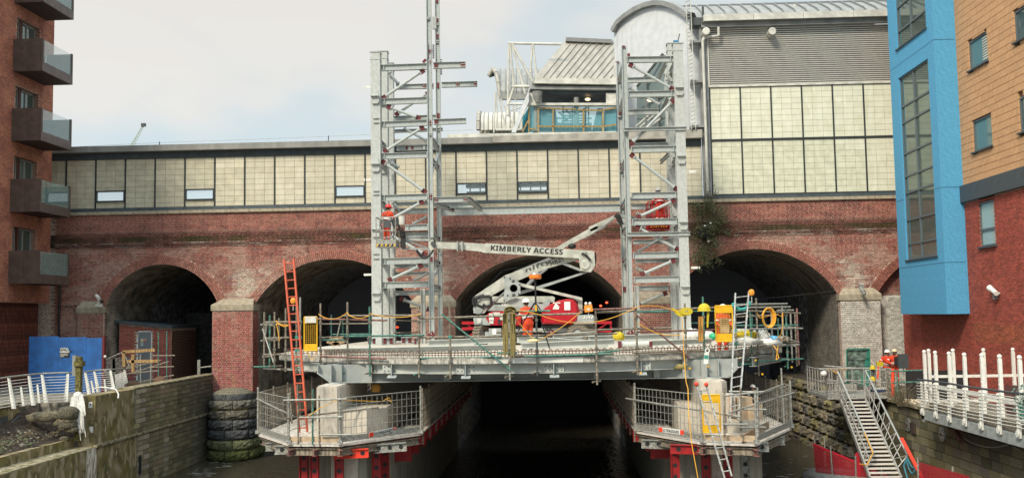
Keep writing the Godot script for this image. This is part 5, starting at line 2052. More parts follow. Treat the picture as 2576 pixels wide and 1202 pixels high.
	h_post(t,at(1064,790,45.8).x,45.8,DECK,at(1064,726,45.8).y,0.2,M.steel_shop)
	# hanging floor between the towers
	t=thing("link_frame","long pale steel link beam with short floor beams joining the two towers","steel frame",at(1330,535,46))
	beam(t,"main_beam",1112,533,1560,523,20,47.2,-1.0,M.steel,0.22)
	beam(t,"floor_beam",1091,503,1176,501,14,44)
	var o2:=beam(t,"floor_beam",1176,499,1210,527,11,44,46.9)
	plates(t,1096,503.5,9,11,43.95)
	plates(t,1170,501.5,9,11,43.95)
	plates(t,1208,526,5,8,46.7)
	beam(t,"floor_beam",1096,512,1142,530,9,44.3,46.9)
	beam(t,"floor_beam",1120,518,1200,516,12,46.0)
	plates(t,1138,528,6,9,46.5,false)
	plates(t,1119,517,6,9,45.9,false)

func build_right_tower() -> void:
	var t:=thing("steel_tower","right lattice steel tower frame with a blue hoist on its top","steel tower",Vector3(4.6,DECK,-45.7))
	var Xo:=5.82
	var Xi:=3.43
	box_column(t,Xo,44,DECK,at(1707,111,44).y)
	box_column(t,Xo,46.1,DECK,at(1688,111,46.1).y)
	box_column(t,Xo+0.02,47.7,DECK,at(1681,170,47.7).y,0.38)
	h_post(t,Xi,44,DECK,at(1568,116,44).y)
	h_post(t,Xi,47.4,DECK,at(1553,156,47.4).y)
	for y in [224.0,395.0,560.0,721.0]: corbel(t,Xo,44,at(1712,y,44).y)
	for y in [190.0,380.0,545.0]: corbel(t,Xo,46.1,at(1690,y,46.1).y)
	for q in [[1732,432,1748,431.6],[1740,673.5,1758,673]]:
		var b:=MB.new()
		b.bar(at(q[0]-2,q[1],44.0),at(q[2],q[3],44.0),0.02,0.1)
		b.lathe(at(q[2],q[3],44.01),Vector3.BACK,[Vector2(0.055,-0.015),Vector2(0.055,0.02),Vector2(0,0.02)],10)
		obj("lug",b,M.white,t)
	for l in [[1577,150.5,1696,149,15],[1579,237.5,1699,235,15.5],[1569,326.5,1727,323,9],[1587,376.5,1704,374,15.5],[1588,492.5,1709,490,15.5],[1590,559,1711,556.5,15.5],[1578,590,1736,587.5,10],[1592,643,1714,640,15.5],[1594,704,1717,701,15.5]]:
		var o:=beam(t,"beam",l[0],l[1],l[2],l[3],l[4],44.0 if l[4]>12 else 43.8)
		var b:=MB.new()
		b.box(at(l[2]-9,l[3]+0.2,43.97),Vector3(0.03,up_h(l[4],44)-0.03,0.12))
		b.box(at(l[0]+1.5,l[1],43.97),Vector3(0.025,up_h(l[4],44)-0.03,0.16))
		obj("stiffener",b,M.steel,o)
	for l in [[1578,202,1655,200,13],[1579,283,1658,281,14],[1586,366,1680,363,10],[1588,521,1634,520,13],[1592,609,1690,607,12],[1596,726,1683,724,13],[1598,657,1690,655,9]]:
		beam(t,"beam",l[0],l[1],l[2],l[3],l[4],47.4)
	for y in [160.0,240.0,400.0,500.0,570.0,650.0]:
		var p:=at(1570,y,44)
		for X in [Xo-0.1,Xi]:
			var b:=MB.new()
			b.ibeam(Vector3(X,p.y,-44.2),Vector3(X,p.y,-47.2),0.22,0.16)
			obj("side_beam",b,M.steel,t)
	for l in [[1588,164,1689,222],[1589,361,1692,255],[1591,391,1700,474],[1608,545,1693,506],[1605,572,1703,626],[1617,689,1693,656]]:
		brace(t,l[0],l[1],l[2],l[3],43.98)
	for l in [[1579,217,1663,265],[1588,357,1670,292],[1596,534,1620,545],[1600,636,1670,595],[1595,671,1638,693],[1608,766,1673,738]]:
		brace(t,l[0],l[1],l[2],l[3],47.35,l[0]>1600)
	for q in [[1657,196,1675,160],[1660,292,1680,246],[1662,408,1682,388]]:
		beam(t,"side_beam",q[0],q[1],q[2],q[3],9,47.2,44.4,M.steel_girder,0.12)
	for q in [[1568,117,9,5,43.93],[1581.5,138,7,8,43.93]]:
		plates(t,q[0],q[1],q[2],q[3],q[4],false)
	for q in [[1553,156,8,4],[1556,202,9,12],[1559,282,9,13],[1563,417,9,13],[1566,519,9,14],[1569,580,10,13],[1570,655,10,12],[1571,727,10,12]]:
		plates(t,q[0],q[1],q[2],q[3],47.33,false)
	for q in [[1558,293],[1563,430],[1573,664]]:
		var b:=MB.new()
		b.box(at(q[0],q[1],47.3),Vector3(0.19,0.06,0.1))
		obj("stiffener",b,M.steel,t)
	h_post(t,at(1603,780,45.5).x,45.5,DECK,at(1603,718,45.5).y,0.2,M.steel_shop)
	h_post(t,at(1695,770,45.8).x,45.8,DECK,at(1695,711,45.8).y,0.24,M.steel_shop)
	var hb:=MB.new()
	var p:=at(1701,105,44.5)
	hb.box(p,Vector3(0.24,0.12,0.14))
	hb.tube(p+Vector3(-0.12,-0.02,0),p+Vector3(0.12,-0.02,0),0.1,10)
	var h:=solo("lever_hoist",hb,mat("hoist_blue",0.04,0.16,0.27,0.5),"small blue lever hoist standing on top of the right tower column","hoist")
	hb=MB.new()
	hb.bar(p+Vector3(0.08,0.02,0),p+Vector3(0.17,0.36,0),0.03,0.04)
	obj("lever",hb,M.black,h)

# deck, girders and piers
func deck_front(x: float) -> float:
	var u:=absf(x+0.9)/8.9
	return 29.75+5.4*pow(u,2.3)

func build_deck() -> void:
	var t:=thing("entrance_deck","curved concrete deck slab on grey steel girders carried by two piers","deck",Vector3(-0.9,4.9,-38))
	var front:=[]
	for k in 61:
		var x:=lerpf(-9.72,7.95,k/60.0)
		front.append(Vector2(x,deck_front(x)))
	var top:=5.75
	var bot:=5.54
	var b:=MB.new()
	var back:=[Vector2(8.3,37),Vector2(8.35,42),Vector2(8.2,51.3),Vector2(-9.6,51.3),Vector2(-10.1,43),Vector2(-10.0,37.2)]
	var ring:=front.duplicate()
	ring.append_array(back)
	var pts:=[]
	for p in ring: pts.append(Vector3(p.x,top,-p.y))
	var bb:=MB.new()
	bb.prism(pts,Vector3(0,-0.03,0))
	obj("slab_top",bb,M.concrete,t)
	for k in 60:
		# edge cast in short lengths
		if k % 12==0: b=MB.new()
		var p0: Vector2=ring[k]
		var p1: Vector2=ring[k+1]
		b.quad(Vector3(p0.x,bot,-p0.y),Vector3(p1.x,bot,-p1.y),Vector3(p1.x,top-0.001,-p1.y),Vector3(p0.x,top-0.001,-p0.y))
		if k % 12==11: obj("slab_edge",b,M.slab_edge,t)
	b=MB.new()
	for k in range(60,ring.size()):
		var p0: Vector2=ring[k]
		var p1: Vector2=ring[(k+1) % ring.size()]
		b.quad(Vector3(p0.x,bot,-p0.y),Vector3(p1.x,bot,-p1.y),Vector3(p1.x,top-0.001,-p1.y),Vector3(p0.x,top-0.001,-p0.y))
	var lo:=[]
	for p in ring: lo.append(Vector3(p.x,bot,-p.y))
	lo.reverse()
	b.prism(lo,Vector3(0,0.02,0))
	obj("slab_underside",b,M.steel_girder,t)
	# pale patch of fresh concrete on the edge
	b=MB.new()
	for k in range(27,36):
		var p0: Vector2=ring[k]
		var p1: Vector2=ring[k+1]
		b.quad(Vector3(p0.x,bot+0.02,-p0.y+0.006),Vector3(p1.x,bot+0.02,-p1.y+0.006),Vector3(p1.x,top-0.03,-p1.y+0.006),Vector3(p0.x,top-0.03,-p0.y+0.006))
	obj("fresh_patch",b,M.white,t)
	# curved edge beam under the slab, in straight lengths with splices
	var cuts:=[3,9,16,24,33,42,50,57]
	for i in cuts.size()-1:
		var p0: Vector2=ring[cuts[i]]
		var p1: Vector2=ring[cuts[i+1]]
		b=MB.new()
		b.ibeam(Vector3(p0.x,5.39,-p0.y-0.22),Vector3(p1.x,5.39,-p1.y-0.22),0.29,0.26,Vector3.UP,0.018,0.012)
		var o:=obj("edge_beam",b,M.girder_light,t)
		if i>0:
			b=MB.new()
			b.box(Vector3(p0.x,5.36,-p0.y-0.1),Vector3(0.025,0.32,0.24))
			b.box(Vector3(p0.x+0.02,5.16,-p0.y+0.02),Vector3(0.28,0.02,0.24),Basis(Vector3.RIGHT,0.25))
			obj("outrigger_end",b,M.steel,o)
			for s in [-1,1]:
				b=MB.new()
				b.box(Vector3(p0.x+s*0.18,5.39,-p0.y-0.2),Vector3(0.25,0.24,0.015))
				var pl:=obj("splice_plate",b,M.girder_light,o)
				b=MB.new()
				for q in [-0.06,0.06]:
					for r in [-0.06,0.06]:
						b.ball(Vector3(p0.x+s*0.18+q,5.39+r,-p0.y-0.19),Vector3(0.024,0.024,0.02),6)
				obj("bolts",b,M.bolt,pl)
	# straight main girder, tapered at its ends, with stiffeners
	var gl:=at(800,940,31.4)
	var gr:=at(1856,925,31.4)
	var yb:=4.98
	var yt:=5.52
	var z:=-31.4
	b=MB.new()
	b.prism([Vector3(gl.x+0.42,yb,z),Vector3(gr.x-0.3,yb,z),Vector3(gr.x,yb+0.3,z),Vector3(gr.x,yt,z),Vector3(gl.x,yt,z),Vector3(gl.x,yb+0.3,z)],Vector3(0,0,-0.03))
	obj("girder_web",b,M.steel_girder,t)
	b=MB.new()
	b.span(Vector3(gl.x+0.42,yb-0.03,z+0.22),Vector3(gr.x-0.3,yb,z-0.25))
	b.bar(Vector3(gl.x+0.42,yb,z),Vector3(gl.x,yb+0.3,z),0.44,0.03)
	b.bar(Vector3(gr.x-0.3,yb,z),Vector3(gr.x,yb+0.3,z),0.44,0.03)
	b.span(Vector3(gl.x,yb+0.28,z+0.2),Vector3(gl.x+0.03,yt,z-0.2))
	obj("girder_flange",b,M.steel_girder,t)
	for x in [832.0,858.0,928.0,1123.0,1275.0,1500.0,1652.0,1725.0,1772.0,1808.0]:
		b=MB.new()
		var p:=at(x,950,31.25)
		b.span(Vector3(p.x-(0.09 if x<1800 and x>900 else 0.015),yb+0.002,z+0.2),Vector3(p.x+(0.09 if x<1800 and x>900 else 0.015),yt,z+0.02))
		obj("stiffener",b,M.steel_girder,t)
	# cross girders going back under the deck
	for x in [-7.0,-4.8,-2.4,0.1,2.5,4.6]:
		b=MB.new()
		b.ibeam(Vector3(x,5.26,-31.7),Vector3(x,5.26,-51),0.5,0.25)
		obj("cross_girder",b,M.steel_girder,t)
	# tilted bottom plates at the two rounded ends
	for s in [-1,1]:
		b=MB.new()
		var xe:=-9.4 if s<0 else 7.9
		var xi:=-7.6 if s<0 else 6.4
		b.quad(Vector3(minf(xe,xi),5.53 if s<0 else 5.1,-35.5),Vector3(maxf(xe,xi),5.1 if s<0 else 5.53,-35.5),Vector3(maxf(xe,xi),5.1 if s<0 else 5.53,-45),Vector3(minf(xe,xi),5.53 if s<0 else 5.1,-45))
		b.ibeam(Vector3(xe,5.36,-35.4),Vector3(xi,5.36,-32.5),0.3,0.2)
		b.ibeam(Vector3(xi,5.2,-35.8),Vector3(xi,5.2,-46),0.4,0.2)
		obj("end_plate",b,M.girder_light if s<0 else M.steel_girder,t)
	# starter bars along the edge
	b=MB.new()
	for k in 84:
		var x:=lerpf(-9.3,7.6,k/83.0)
		var z0:=-deck_front(x)-0.16
		var y:=5.75
		b.path([Vector3(x,y,z0),Vector3(x,y+0.17,z0),Vector3(x+0.05,y+0.21,z0-0.02),Vector3(x+0.1,y+0.17,z0-0.04),Vector3(x+0.1,y,z0-0.04)],0.011,4)
	for q in [0.06,0.14]:
		var l:=[]
		for k in 40:
			var x:=lerpf(-9.3,7.6,k/39.0)
			l.append(Vector3(x,5.75+q,-deck_front(x)-0.19))
		b.path(l,0.011,4)
	var rb:=obj("starter_bars",b,M.rebar,t)
	rb.set_meta("kind","stuff")

func build_pier(side: int) -> void:
	var L:=side<0
	var name_l:="left concrete river pier with red formwork soldiers, nose towards the viewer" if L else "right concrete river pier with red formwork soldiers, nose towards the viewer"
	var x0:=-7.34 if L else 3.64
	var x1:=-5.08 if L else 6.21
	var cx:=(x0+x1)*0.5
	var t:=thing("river_pier",name_l,"pier",Vector3(cx,-1.4,-42),"river piers under the deck")
	var b:=MB.new()
	# plan ring counter-clockwise from above is built as a prism going down
	var plan:=[Vector2(cx-0.4,29.4),Vector2(cx+0.4,29.4),Vector2(x1,30.6),Vector2(x1,52.2),Vector2(x0,52.2),Vector2(x0,30.6)]
	var r:=[]
	for p in plan: r.append(Vector3(p.x,3.34,-p.y))
	b.prism(r,Vector3(0,-4.8,0))
	obj("shaft",b,M.concrete_wet,t)
	# the pale fresh part of the nose
	b=MB.new()
	b.prism([Vector3(cx-0.4,0.5,-29.393),Vector3(cx+0.4,0.5,-29.393),Vector3(cx+0.4,3.34,-29.393),Vector3(cx-0.4,3.34,-29.393)],Vector3(0,0,-0.004))
	obj("nose_face",b,M.concrete,t)
	# upper wall on the platform level
	b=MB.new()
	r=[]
	for p in [Vector2(cx-0.62,30.1),Vector2(cx+0.55,30.1),Vector2(x1-0.15,31.0),Vector2(x1-0.15,52.0),Vector2(x0+0.15,52.0),Vector2(x0+0.15,31.0)]: r.append(Vector3(p.x,4.2,-p.y))
	b.prism(r,Vector3(0,-0.85,0))
	obj("upper_wall",b,M.concrete,t)
	# bearing head, chamfered, under the girder
	var ha:=at(797,975,30.2).x if L else at(1757,965,30.2).x
	var hb:=at(857,975,30.2).x if L else at(1828,965,30.2).x
	b=MB.new()
	r=[]
	for p in [Vector2(ha+(0.18 if L else 0.02),29.85),Vector2(hb-(0.05 if L else 0.2),29.85),Vector2(hb,29.95 if L else 30.15),Vector2(hb,34.5),Vector2(ha,34.5),Vector2(ha,30.1 if L else 29.9)]: r.append(Vector3(p.x,4.9,-p.y))
	var r2:=[]
	var ce:=Vector3((ha+hb)*0.5,0,-31.5)
	for p in r: r2.append(Vector3(lerpf(p.x,ce.x,0.08),4.94,p.z-0.03 if p.z>-31 else p.z))
	b.prism(r,Vector3(0,-1.6,0))
	b.prism(r2,Vector3(0,-0.05,0))
	obj("bearing_head",b,M.concrete,t)
	b=MB.new()
	b.lathe(Vector3((ha+hb)*0.5-(0.02 if L else -0.12),4.93,-31.2),Vector3.UP,[Vector2(0.2,0),Vector2(0.2,0.05),Vector2(0,0.05)],16)
	obj("bearing",b,M.steel,t)
	# platform: boards, bearers, brackets
	var p:=[]
	if L:
		p=[Vector2(-9.27,31.05),Vector2(-7.6,28.45),Vector2(-6.08,28.25),Vector2(-4.1,30.65)]
	else:
		p=[Vector2(2.45,30.65),Vector2(4.03,27.8),Vector2(5.42,27.35),Vector2(7.21,30.95)]
	var pl:=thing("pier_platform",("left" if L else "right")+" timber working platform wrapped round the nose of the concrete pier","platform",Vector3(cx,3.3,-29.5),"working platforms round the piers")
	var outer:=[Vector2(p[0].x,51),p[0],p[1],p[2],p[3],Vector2(p[3].x,51)]
	var inner:=[Vector2(x0,51),Vector2(x0,31.0),Vector2(cx-0.75,29.85),Vector2(cx+0.7,29.85),Vector2(x1,31.0),Vector2(x1,51)]
	for i in 5:
		var a0: Vector2=outer[i]
		var a1: Vector2=outer[i+1]
		var c0: Vector2=inner[i]
		var c1: Vector2=inner[i+1]
		var nb:=5 if i in [0,4] else 4
		for k in nb:
			var f0:=float(k)/nb
			var f1:=float(k+1)/nb-0.012
			b=MB.new()
			var yy:=3.4+0.012*(k % 2)+0.006*i
			var q:=[a0.lerp(c0,f0),a1.lerp(c1,f0),a1.lerp(c1,f1),a0.lerp(c0,f1)]
			var ext:=Vector2.ZERO
			if i in [1,2,3]: ext=(q[1]-q[0]).normalized()*rng.randf_range(-0.02,0.06)
			var rr:=[Vector3(q[0].x-ext.x,yy,-(q[0].y-ext.y)),Vector3(q[1].x+ext.x,yy,-(q[1].y+ext.y)),Vector3(q[2].x,yy,-q[2].y),Vector3(q[3].x,yy,-q[3].y)]
			b.prism(rr,Vector3(0,-0.055,0))
			obj("board",b,M.deck_board,pl)
	# steel bearer along the outer edges
	for i in [1,2,3]:
		var a0: Vector2=outer[i]
		var a1: Vector2=outer[i+1]
		var cen:=Vector2(cx,31.5)
		var u0:=a0.lerp(cen,0.04)
		var u1:=a1.lerp(cen,0.04)
		b=MB.new()
		b.ibeam(Vector3(u0.x,3.2,-u0.y),Vector3(u1.x,3.2,-u1.y),0.2,0.16)
		obj("bearer",b,M.galv_rust if i!=2 else M.timber_old,pl)
	for q in [p[1],p[2],(p[1]+p[2])*0.5]:
		b=MB.new()
		var e:=Vector2(cx,31.0)
		b.ibeam(Vector3(q.x,3.19,-q.y+0.1),Vector3(lerpf(q.x,e.x,0.45),3.19,-lerpf(q.y,e.y,0.45)),0.18,0.14)
		obj("bearer_end",b,M.galv_pink,pl)
	# perforated brackets (pale and red) reaching out sideways, soldiers standing on the faces
	var br:=[[690,1132,800,1129,28.9,M.galv],[667,1124,745,1122,30.2,M.galv],[938,1129,1022,1123,29.4,M.galv],[838,1143,926,1139,28.7,M.red_bright]] if L else [[1614,1116,1700,1119,29.7,M.galv],[1686,1129,1770,1131,28.1,M.red_steel],[1835,1125,1934,1124,27.9,M.galv],[1925,1110,1974,1108,29.9,M.galv]]
	for q in br: soldier(pl,at(q[0],q[1],q[4]),at(q[2],q[3],q[4]),0.24,q[5],"bracket")
	for q in [[763,29.5],[790,29.1],[852,29.1],[946,29.7],[967,30.3]] if L else [[1698,29.5],[1776,29.05],[1831,28.9],[1875,29.6]]:
		var so:=at(q[0],1160,q[1])
		soldier(pl,Vector3(so.x,-0.9,so.z),Vector3(so.x,3.05,so.z),0.24,M.galv if q[0]==1875 else M.red_steel,"soldier")
	for q in [[0.0,2.0],[0.0,1.2]]:
		b=MB.new()
		var xo:=(x1-0.1) if not L else cx+0.75
		b.tube(Vector3(xo,q[1],-29.9),Vector3(xo+0.5,q[1]-0.03,-29.6),0.015,6)
		b.ball(Vector3(xo+0.5,q[1]-0.03,-29.6),Vector3(0.06,0.06,0.06),8)
		obj("tie_rod",b,M.yellow,pl)
	# red brackets stepping away under the river-side walkway
	var xw: float=(p[3].x if L else p[0].x)
	for k in 11:
		var d:=31.6+k*1.75
		b=MB.new()
		var xa:=x1 if L else x0
		b.span(Vector3(minf(xa,xw),2.98,-d),Vector3(maxf(xa,xw),3.3,-d-0.2))
		b.span(Vector3(minf(xa,lerpf(xa,xw,0.55)),2.45,-d),Vector3(maxf(xa,lerpf(xa,xw,0.55)),2.98,-d-0.2))
		obj("walkway_bracket",b,M.red_steel,pl)
	# guard mesh, posts and rails
	mesh_guard(L,p)

# perforated steel channel: two side plates with holes shown as dark discs, and flanges
func soldier(t: Node,a: Vector3,z: Vector3,w: float,m: Material,called: String) -> void:
	var b:=MB.new()
	var f:=b.frame(a,z,Vector3.UP if absf((z-a).normalized().y)<0.9 else Vector3.RIGHT)
	var l:=a.distance_to(z)
	b.bar(a,z,0.03,w,f.y)
	b.box((a+z)*0.5+f.y*w*0.48,Vector3(0.16,0.02,l),f)
	b.box((a+z)*0.5-f.y*w*0.48,Vector3(0.16,0.02,l),f)
	var o:=obj(called,b,m,t)
	b=MB.new()
	var n:=int(l/0.32)
	for k in n:
		var c:=a+(z-a)*((k+0.5)/n)
		b.lathe(c-f.x*0.017,f.x,[Vector2(0.0,0),Vector2(0.068,0.0),Vector2(0.068,0.034),Vector2(0.0,0.034)],10)
		if absf(f.x.z)<0.7:
			b.lathe(c+f.y*(w*0.5)-f.y*0.01,f.y,[Vector2(0.05,0),Vector2(0.05,0.012),Vector2(0,0.012)],10)
			b.lathe(c-f.y*(w*0.5)+f.y*0.01,-f.y,[Vector2(0.05,0),Vector2(0.05,0.012),Vector2(0,0.012)],10)
	obj("holes",b,M.black,o,"stuff")

func mesh_panel(t: Node,a: Vector3,z: Vector3,h: float,m: Material,step:=0.19) -> void:
	var b:=MB.new()
	var n:=maxi(2,int(round(a.distance_to(z)/step)))
	for k in n+1:
		var q:=a.lerp(z,float(k)/n)
		b.tube(q,q+Vector3.UP*h,0.0075,4)
	for k in 6:
		var y:=Vector3.UP*h*k/5.0
		b.tube(a+y,z+y,0.0075 if k<5 else 0.014,4)
	obj("mesh_panel",b,m,t)

func mesh_guard(L: bool,p: Array) -> void:
	var t:=thing("mesh_guardrail",("left" if L else "right")+" steel mesh guardrail with posts round the pier platform","guardrail",Vector3(p[1].x,3.42,-p[1].y),"mesh guardrails of the platforms")
	var y0:=3.45
	var seg:=[[p[0],p[1],true],[p[1],p[2],false],[p[2],p[3],true]]
	for s in seg:
		var a:=Vector3(s[0].x,y0+0.14,-s[0].y)
		var z:=Vector3(s[1].x,y0+0.14,-s[1].y)
		var b:=MB.new()
		var toe:=0.16
		b.bar(a+Vector3(0,-0.03,0),z+Vector3(0,-0.03,0),0.03,toe)
		obj("toe_board",b,M.galv if s[2] else M.ply,t)
		if s[2]: mesh_panel(t,a+Vector3(0,0.08,0),z+Vector3(0,0.08,0),1.05,M.galv)
		for e in ([a,z] if s==seg[0] else [z]):
			b=MB.new()
			b.tube(e+Vector3(0,-0.15,0.05),e+Vector3(0,1.28,0.05),0.032,8)
			b.box(e+Vector3(0,-0.1,0.05),Vector3(0.14,0.1,0.12))
			obj("post",b,M.galv,t)
	# long side runs back along the walkway on both faces
	for s in 2:
		var xw: float=p[0].x if s==0 else p[3].x
		var d:=31.0
		for k in 12:
			var b:=MB.new()
			b.tube(Vector3(xw,3.05 if (s==1)==L else 3.4,-d),Vector3(xw,4.78,-d),0.03,6)
			obj("post",b,M.galv_rust,t)
			if k<11: mesh_panel(t,Vector3(xw,y0+0.1,-d),Vector3(xw,y0+0.1,-d-1.72),1.15,M.galv_rust,0.16)
			d+=1.75
	# scaffold rails clipped to the posts
	var rails:=[[45,355,440,545,0,0],[340,565,1350,450,0,1],[330,372,1010,358,0,2],[500,556,970,550,0,2],[720,742,1060,740,0,2]] if L else []
	for l in rails:
		var b:=MB.new()
		var da:=31.0 if l[5]==0 else 28.2
		var db:=28.4 if l[5]==0 else (30.6 if l[5]==1 else 28.1)
		var A:=at(634+l[0]*0.2352,919.3+l[1]*0.2352,da)
		var Z:=at(634+l[2]*0.2352,919.3+l[3]*0.2352,db)
		b.tube(A,Z,0.026,8)
		obj("rail",b,M.galv if l[5]!=1 else M.galv_rust,t)
	if not L:
		for l in [[90,352,1320,552,2450,30.8,27.0],[1200,505,1348,455,2450,27.2,27.6],[190,325,620,280,2800,27.3,27.3],[265,505,950,290,2800,27.2,30.4],[185,630,450,628,2800,27.2,27.2],[350,662,640,662,2800,27.2,27.4],[250,278,610,285,2800,27.5,27.3],[610,285,830,205,2800,27.3,30.6],[420,470,650,472,2800,27.4,27.4]]:
			var b:=MB.new()
			var A:=at((l[4]+l[0]/2.6957)*0.634,(1450+l[1]/2.6957)*0.634,l[5])
			var Z:=at((l[4]+l[2]/2.6957)*0.634,(1450+l[3]/2.6957)*0.634,l[6])
			b.tube(A,Z,0.026,8)
			obj("rail",b,M.galv,t)
		for l in [[203,240,205,770],[375,240,385,770],[555,235,560,770],[810,30,845,650]]:
			var b:=MB.new()
			b.tube(at((2800+l[0]/2.6957)*0.634,(1450+l[1]/2.6957)*0.634,27.3 if l[0]<700 else 30.6),at((2800+l[2]/2.6957)*0.634,(1450+l[3]/2.6957)*0.634,27.3 if l[0]<700 else 30.6),0.028,8)
			obj("post",b,M.galv_rust if l[0]<500 else M.galv,t)
	else:
		for l in [[645,255,642,850,1],[480,205,490,845,0],[712,320,716,865,0],[400,240,420,620,0]]:
			var b:=MB.new()
			b.tube(at(634+l[0]*0.2352,919.3+l[1]*0.2352,28.3),at(634+l[2]*0.2352,919.3+l[3]*0.2352,28.3),0.026,8)
			obj("post",b,M.galv_green if l[4] else M.galv_rust,t)
	# red and white nameplate on the toe board
	var a:=at(928,1094,28.6) if L else at(1658,1080,28.7)
	var z:=at(995,1079,30.0) if L else at(1720,1088,27.9)
	var b:=MB.new()
	b.bar(a,z,0.012,0.13)
	var np:=obj("nameplate",b,M.white,t)
	b=MB.new()
	b.bar(a,a.lerp(z,0.15),0.02,0.125)
	b.bar(a.lerp(z,0.87),z,0.02,0.125)
	obj("red_ends",b,M.red_bright,np)
	var fx:=(z-a).normalized()
	letters("ULTRAGUARD",a.lerp(z,0.17)+Vector3(0,-0.045,0)+fx.cross(Vector3.UP)*0.012,0.085,M.grey_dark,np,Basis(fx,Vector3.UP,fx.cross(Vector3.UP)),a.distance_to(z)*0.66,0.004)

# scaffold tubes round the deck edge
func sd(x: float) -> float:
	var X:=at(x,880,31).x
	return deck_front(clampf(X,-9.7,7.95))-0.12

func build_scaffold() -> void:
	var t:=thing("deck_scaffold","tube scaffold guardrail clamped all along the curved deck edge","scaffold",Vector3(-0.9,5.2,-29.6))
	# standards: x, top, bottom, material, back offset
	var st:=[[663,785,929,0,0.6],[677,793,918,2,1.4],[689,785,928,0,0],[700,800,876,2,2.5],[717,774,935,0,0],[744.6,766,933,0,0],[753.7,747.5,943,1,0],[805,763,941.6,0,0],[873,760,945,2,0],[929,771,946.5,2,0],[1053,770,949,0,0],[1131.5,760,953,0,0],[1281,786,956,1,0],[1350,778,946,3,0],[1500,776,968,0,0],[1602,773,943,0,0],[1725,763,931,1,0],[1771,746,926,2,0],[1851.6,788,905,2,0],[1890,778,911,2,0],[1906,750,945.5,2,0],[1943,775,901,1,0.4],[1969.5,769,850,1,1.2],[1980,769,928,2,0],[1991.7,788,911,1,1.6],[2003,786,921,2,1.2],[2008,775,918,4,2.0]]
	var ms:=[M.galv_rust,M.galv,M.galv_green,mat("tube_dark",0.06,0.075,0.07,0.6),M.galv_pink]
	for q in st:
		var d: float=sd(q[0])+q[4]
		var a:=at(q[0],q[1],d)
		var b:=MB.new()
		var X:=at(q[0],(q[1]+q[2])*0.5,d).x
		var y0:=at(q[0],q[2],d).y
		b.tube(Vector3(X,y0,-d),Vector3(X,a.y,-d),0.031,8)
		# green-painted and rusty tubes alternate in short bands
		var o:=obj("standard",b,ms[q[3]] if fposmod(q[0]*0.37,1.0)>0.25 else M.galv_rust,t)
		if q[4]==0:
			for h in [5.6,5.95,6.37,6.83]:
				if h<a.y and h>y0:
					b=MB.new()
					b.box(Vector3(X,h,-d-0.02),Vector3(0.085,0.085,0.11))
					b.tube(Vector3(X-0.05,h,-d+0.03),Vector3(X+0.05,h,-d+0.03),0.016,6)
					obj("coupler",b,M.coupler if fposmod(h*7.3+q[0],1.0)>0.35 else M.coupler_green,o)
			# stub tube that holds the foot under the edge beam
			b=MB.new()
			b.tube(Vector3(X-0.14,y0+0.09,-d+0.13),Vector3(X+0.12,y0+0.08,-d-0.45),0.027,8)
			obj("stub_tube",b,M.galv_green if fposmod(q[0]*0.71,1.0)>0.6 else M.galv_rust,o)
			if q[0]>1600:
				b=MB.new()
				b.tube(Vector3(X+0.07,y0+0.07,-d+0.2),Vector3(X+0.07,y0+0.07,-d+0.24),0.034,8)
				obj("end_cap",b,M.yellow,o)
	# ledgers
	var lg:=[[799,802,972,806,4],[860,794.5,1060,793,0],[1053,801,1292,794,0],[1173,797,1462,789,0],[1290,783,1384,782,2],[1460,780,1602,775,4],[1503,786,1808,773,0],[1599,785,1682,783.5,2],
		[864,846,1066,843.5,2],[1051,849,1290,845,0],[805,855,866,855.5,2],[1173,848.5,1553,838.5,0],[1458,831,1690,824.5,0],[1248,836,1364,834,0],[1605,835,1803,829.5,4],
		[804,896.5,970,902,4],[873,893,1065,893,0],[1051,901.5,1260,898,2],[1284,896,1545,889.5,0],[1250,888,1300,888,2],[1320,897,1542,890,2],[1553,881,1641,875,0],[1594,887.5,1797,881,0],[1505,887,1560,881,2],
		[1842,766.5,1981,764,1],[1886,773.5,1989,772,1],[1886,782,2014,788,0],[1851,819,2009,818,2],[1888,827.5,2020,826,1],[1881,867,2010,861,0],[1888,874,2011,867,1],[1906,909,2021,902.5,2],[1858,917,1906,915,2],[1983,854,2011,861,1],[1760,902,1800,903,2],
		[666,810.5,757,809,0],[655,818,690,819,0],[668,851,726,849,0],[655,857,700,856,0],[661,891.5,716,891,0],[638,923,690,921.5,2],[661,927,797,934,1],[660,900,690,893,0]]
	for q in lg:
		var off:=0.06 if int(q[0]) % 2 else -0.06
		var pts:=[]
		var n:=maxi(1,int(absf(q[2]-q[0])/60.0))
		var a:=at(q[0],q[1],sd(q[0])+off)
		var z:=at(q[2],q[3],sd(q[2])+off)
		var b:=MB.new()
		b.tube(a,z,0.03,8)
		obj("ledger",b,ms[q[4]],t)
	for q in [[1111,791,1284,931,2],[1600.6,792,1734.5,900,4],[659,827,687,912,1],[1917,790,1947,890,1],[670,810,665,850,1]]:
		var b:=MB.new()
		b.tube(at(q[0],q[1],sd(q[0])-0.1),at(q[2],q[3],sd(q[2])-0.1),0.027,8)
		obj("diagonal",b,ms[q[4]],t)
	# short tubes running back at the ends
	for q in [[655,816],[656,857],[660,897],[1996,780],[2001,824],[2000,870],[1985,905]]:
		var b:=MB.new()
		var p:=at(q[0],q[1],sd(q[0])-0.35)
		b.tube(p,p+Vector3(0.05 if q[0]>1000 else -0.05,0,-2.6),0.027,8)
		obj("transom",b,M.galv,t)
	# guardrail at the far side of the deck
	t=thing("rear_scaffold","second tube guardrail across the back of the deck before the arches","scaffold",Vector3(-8,DECK,-46.5))
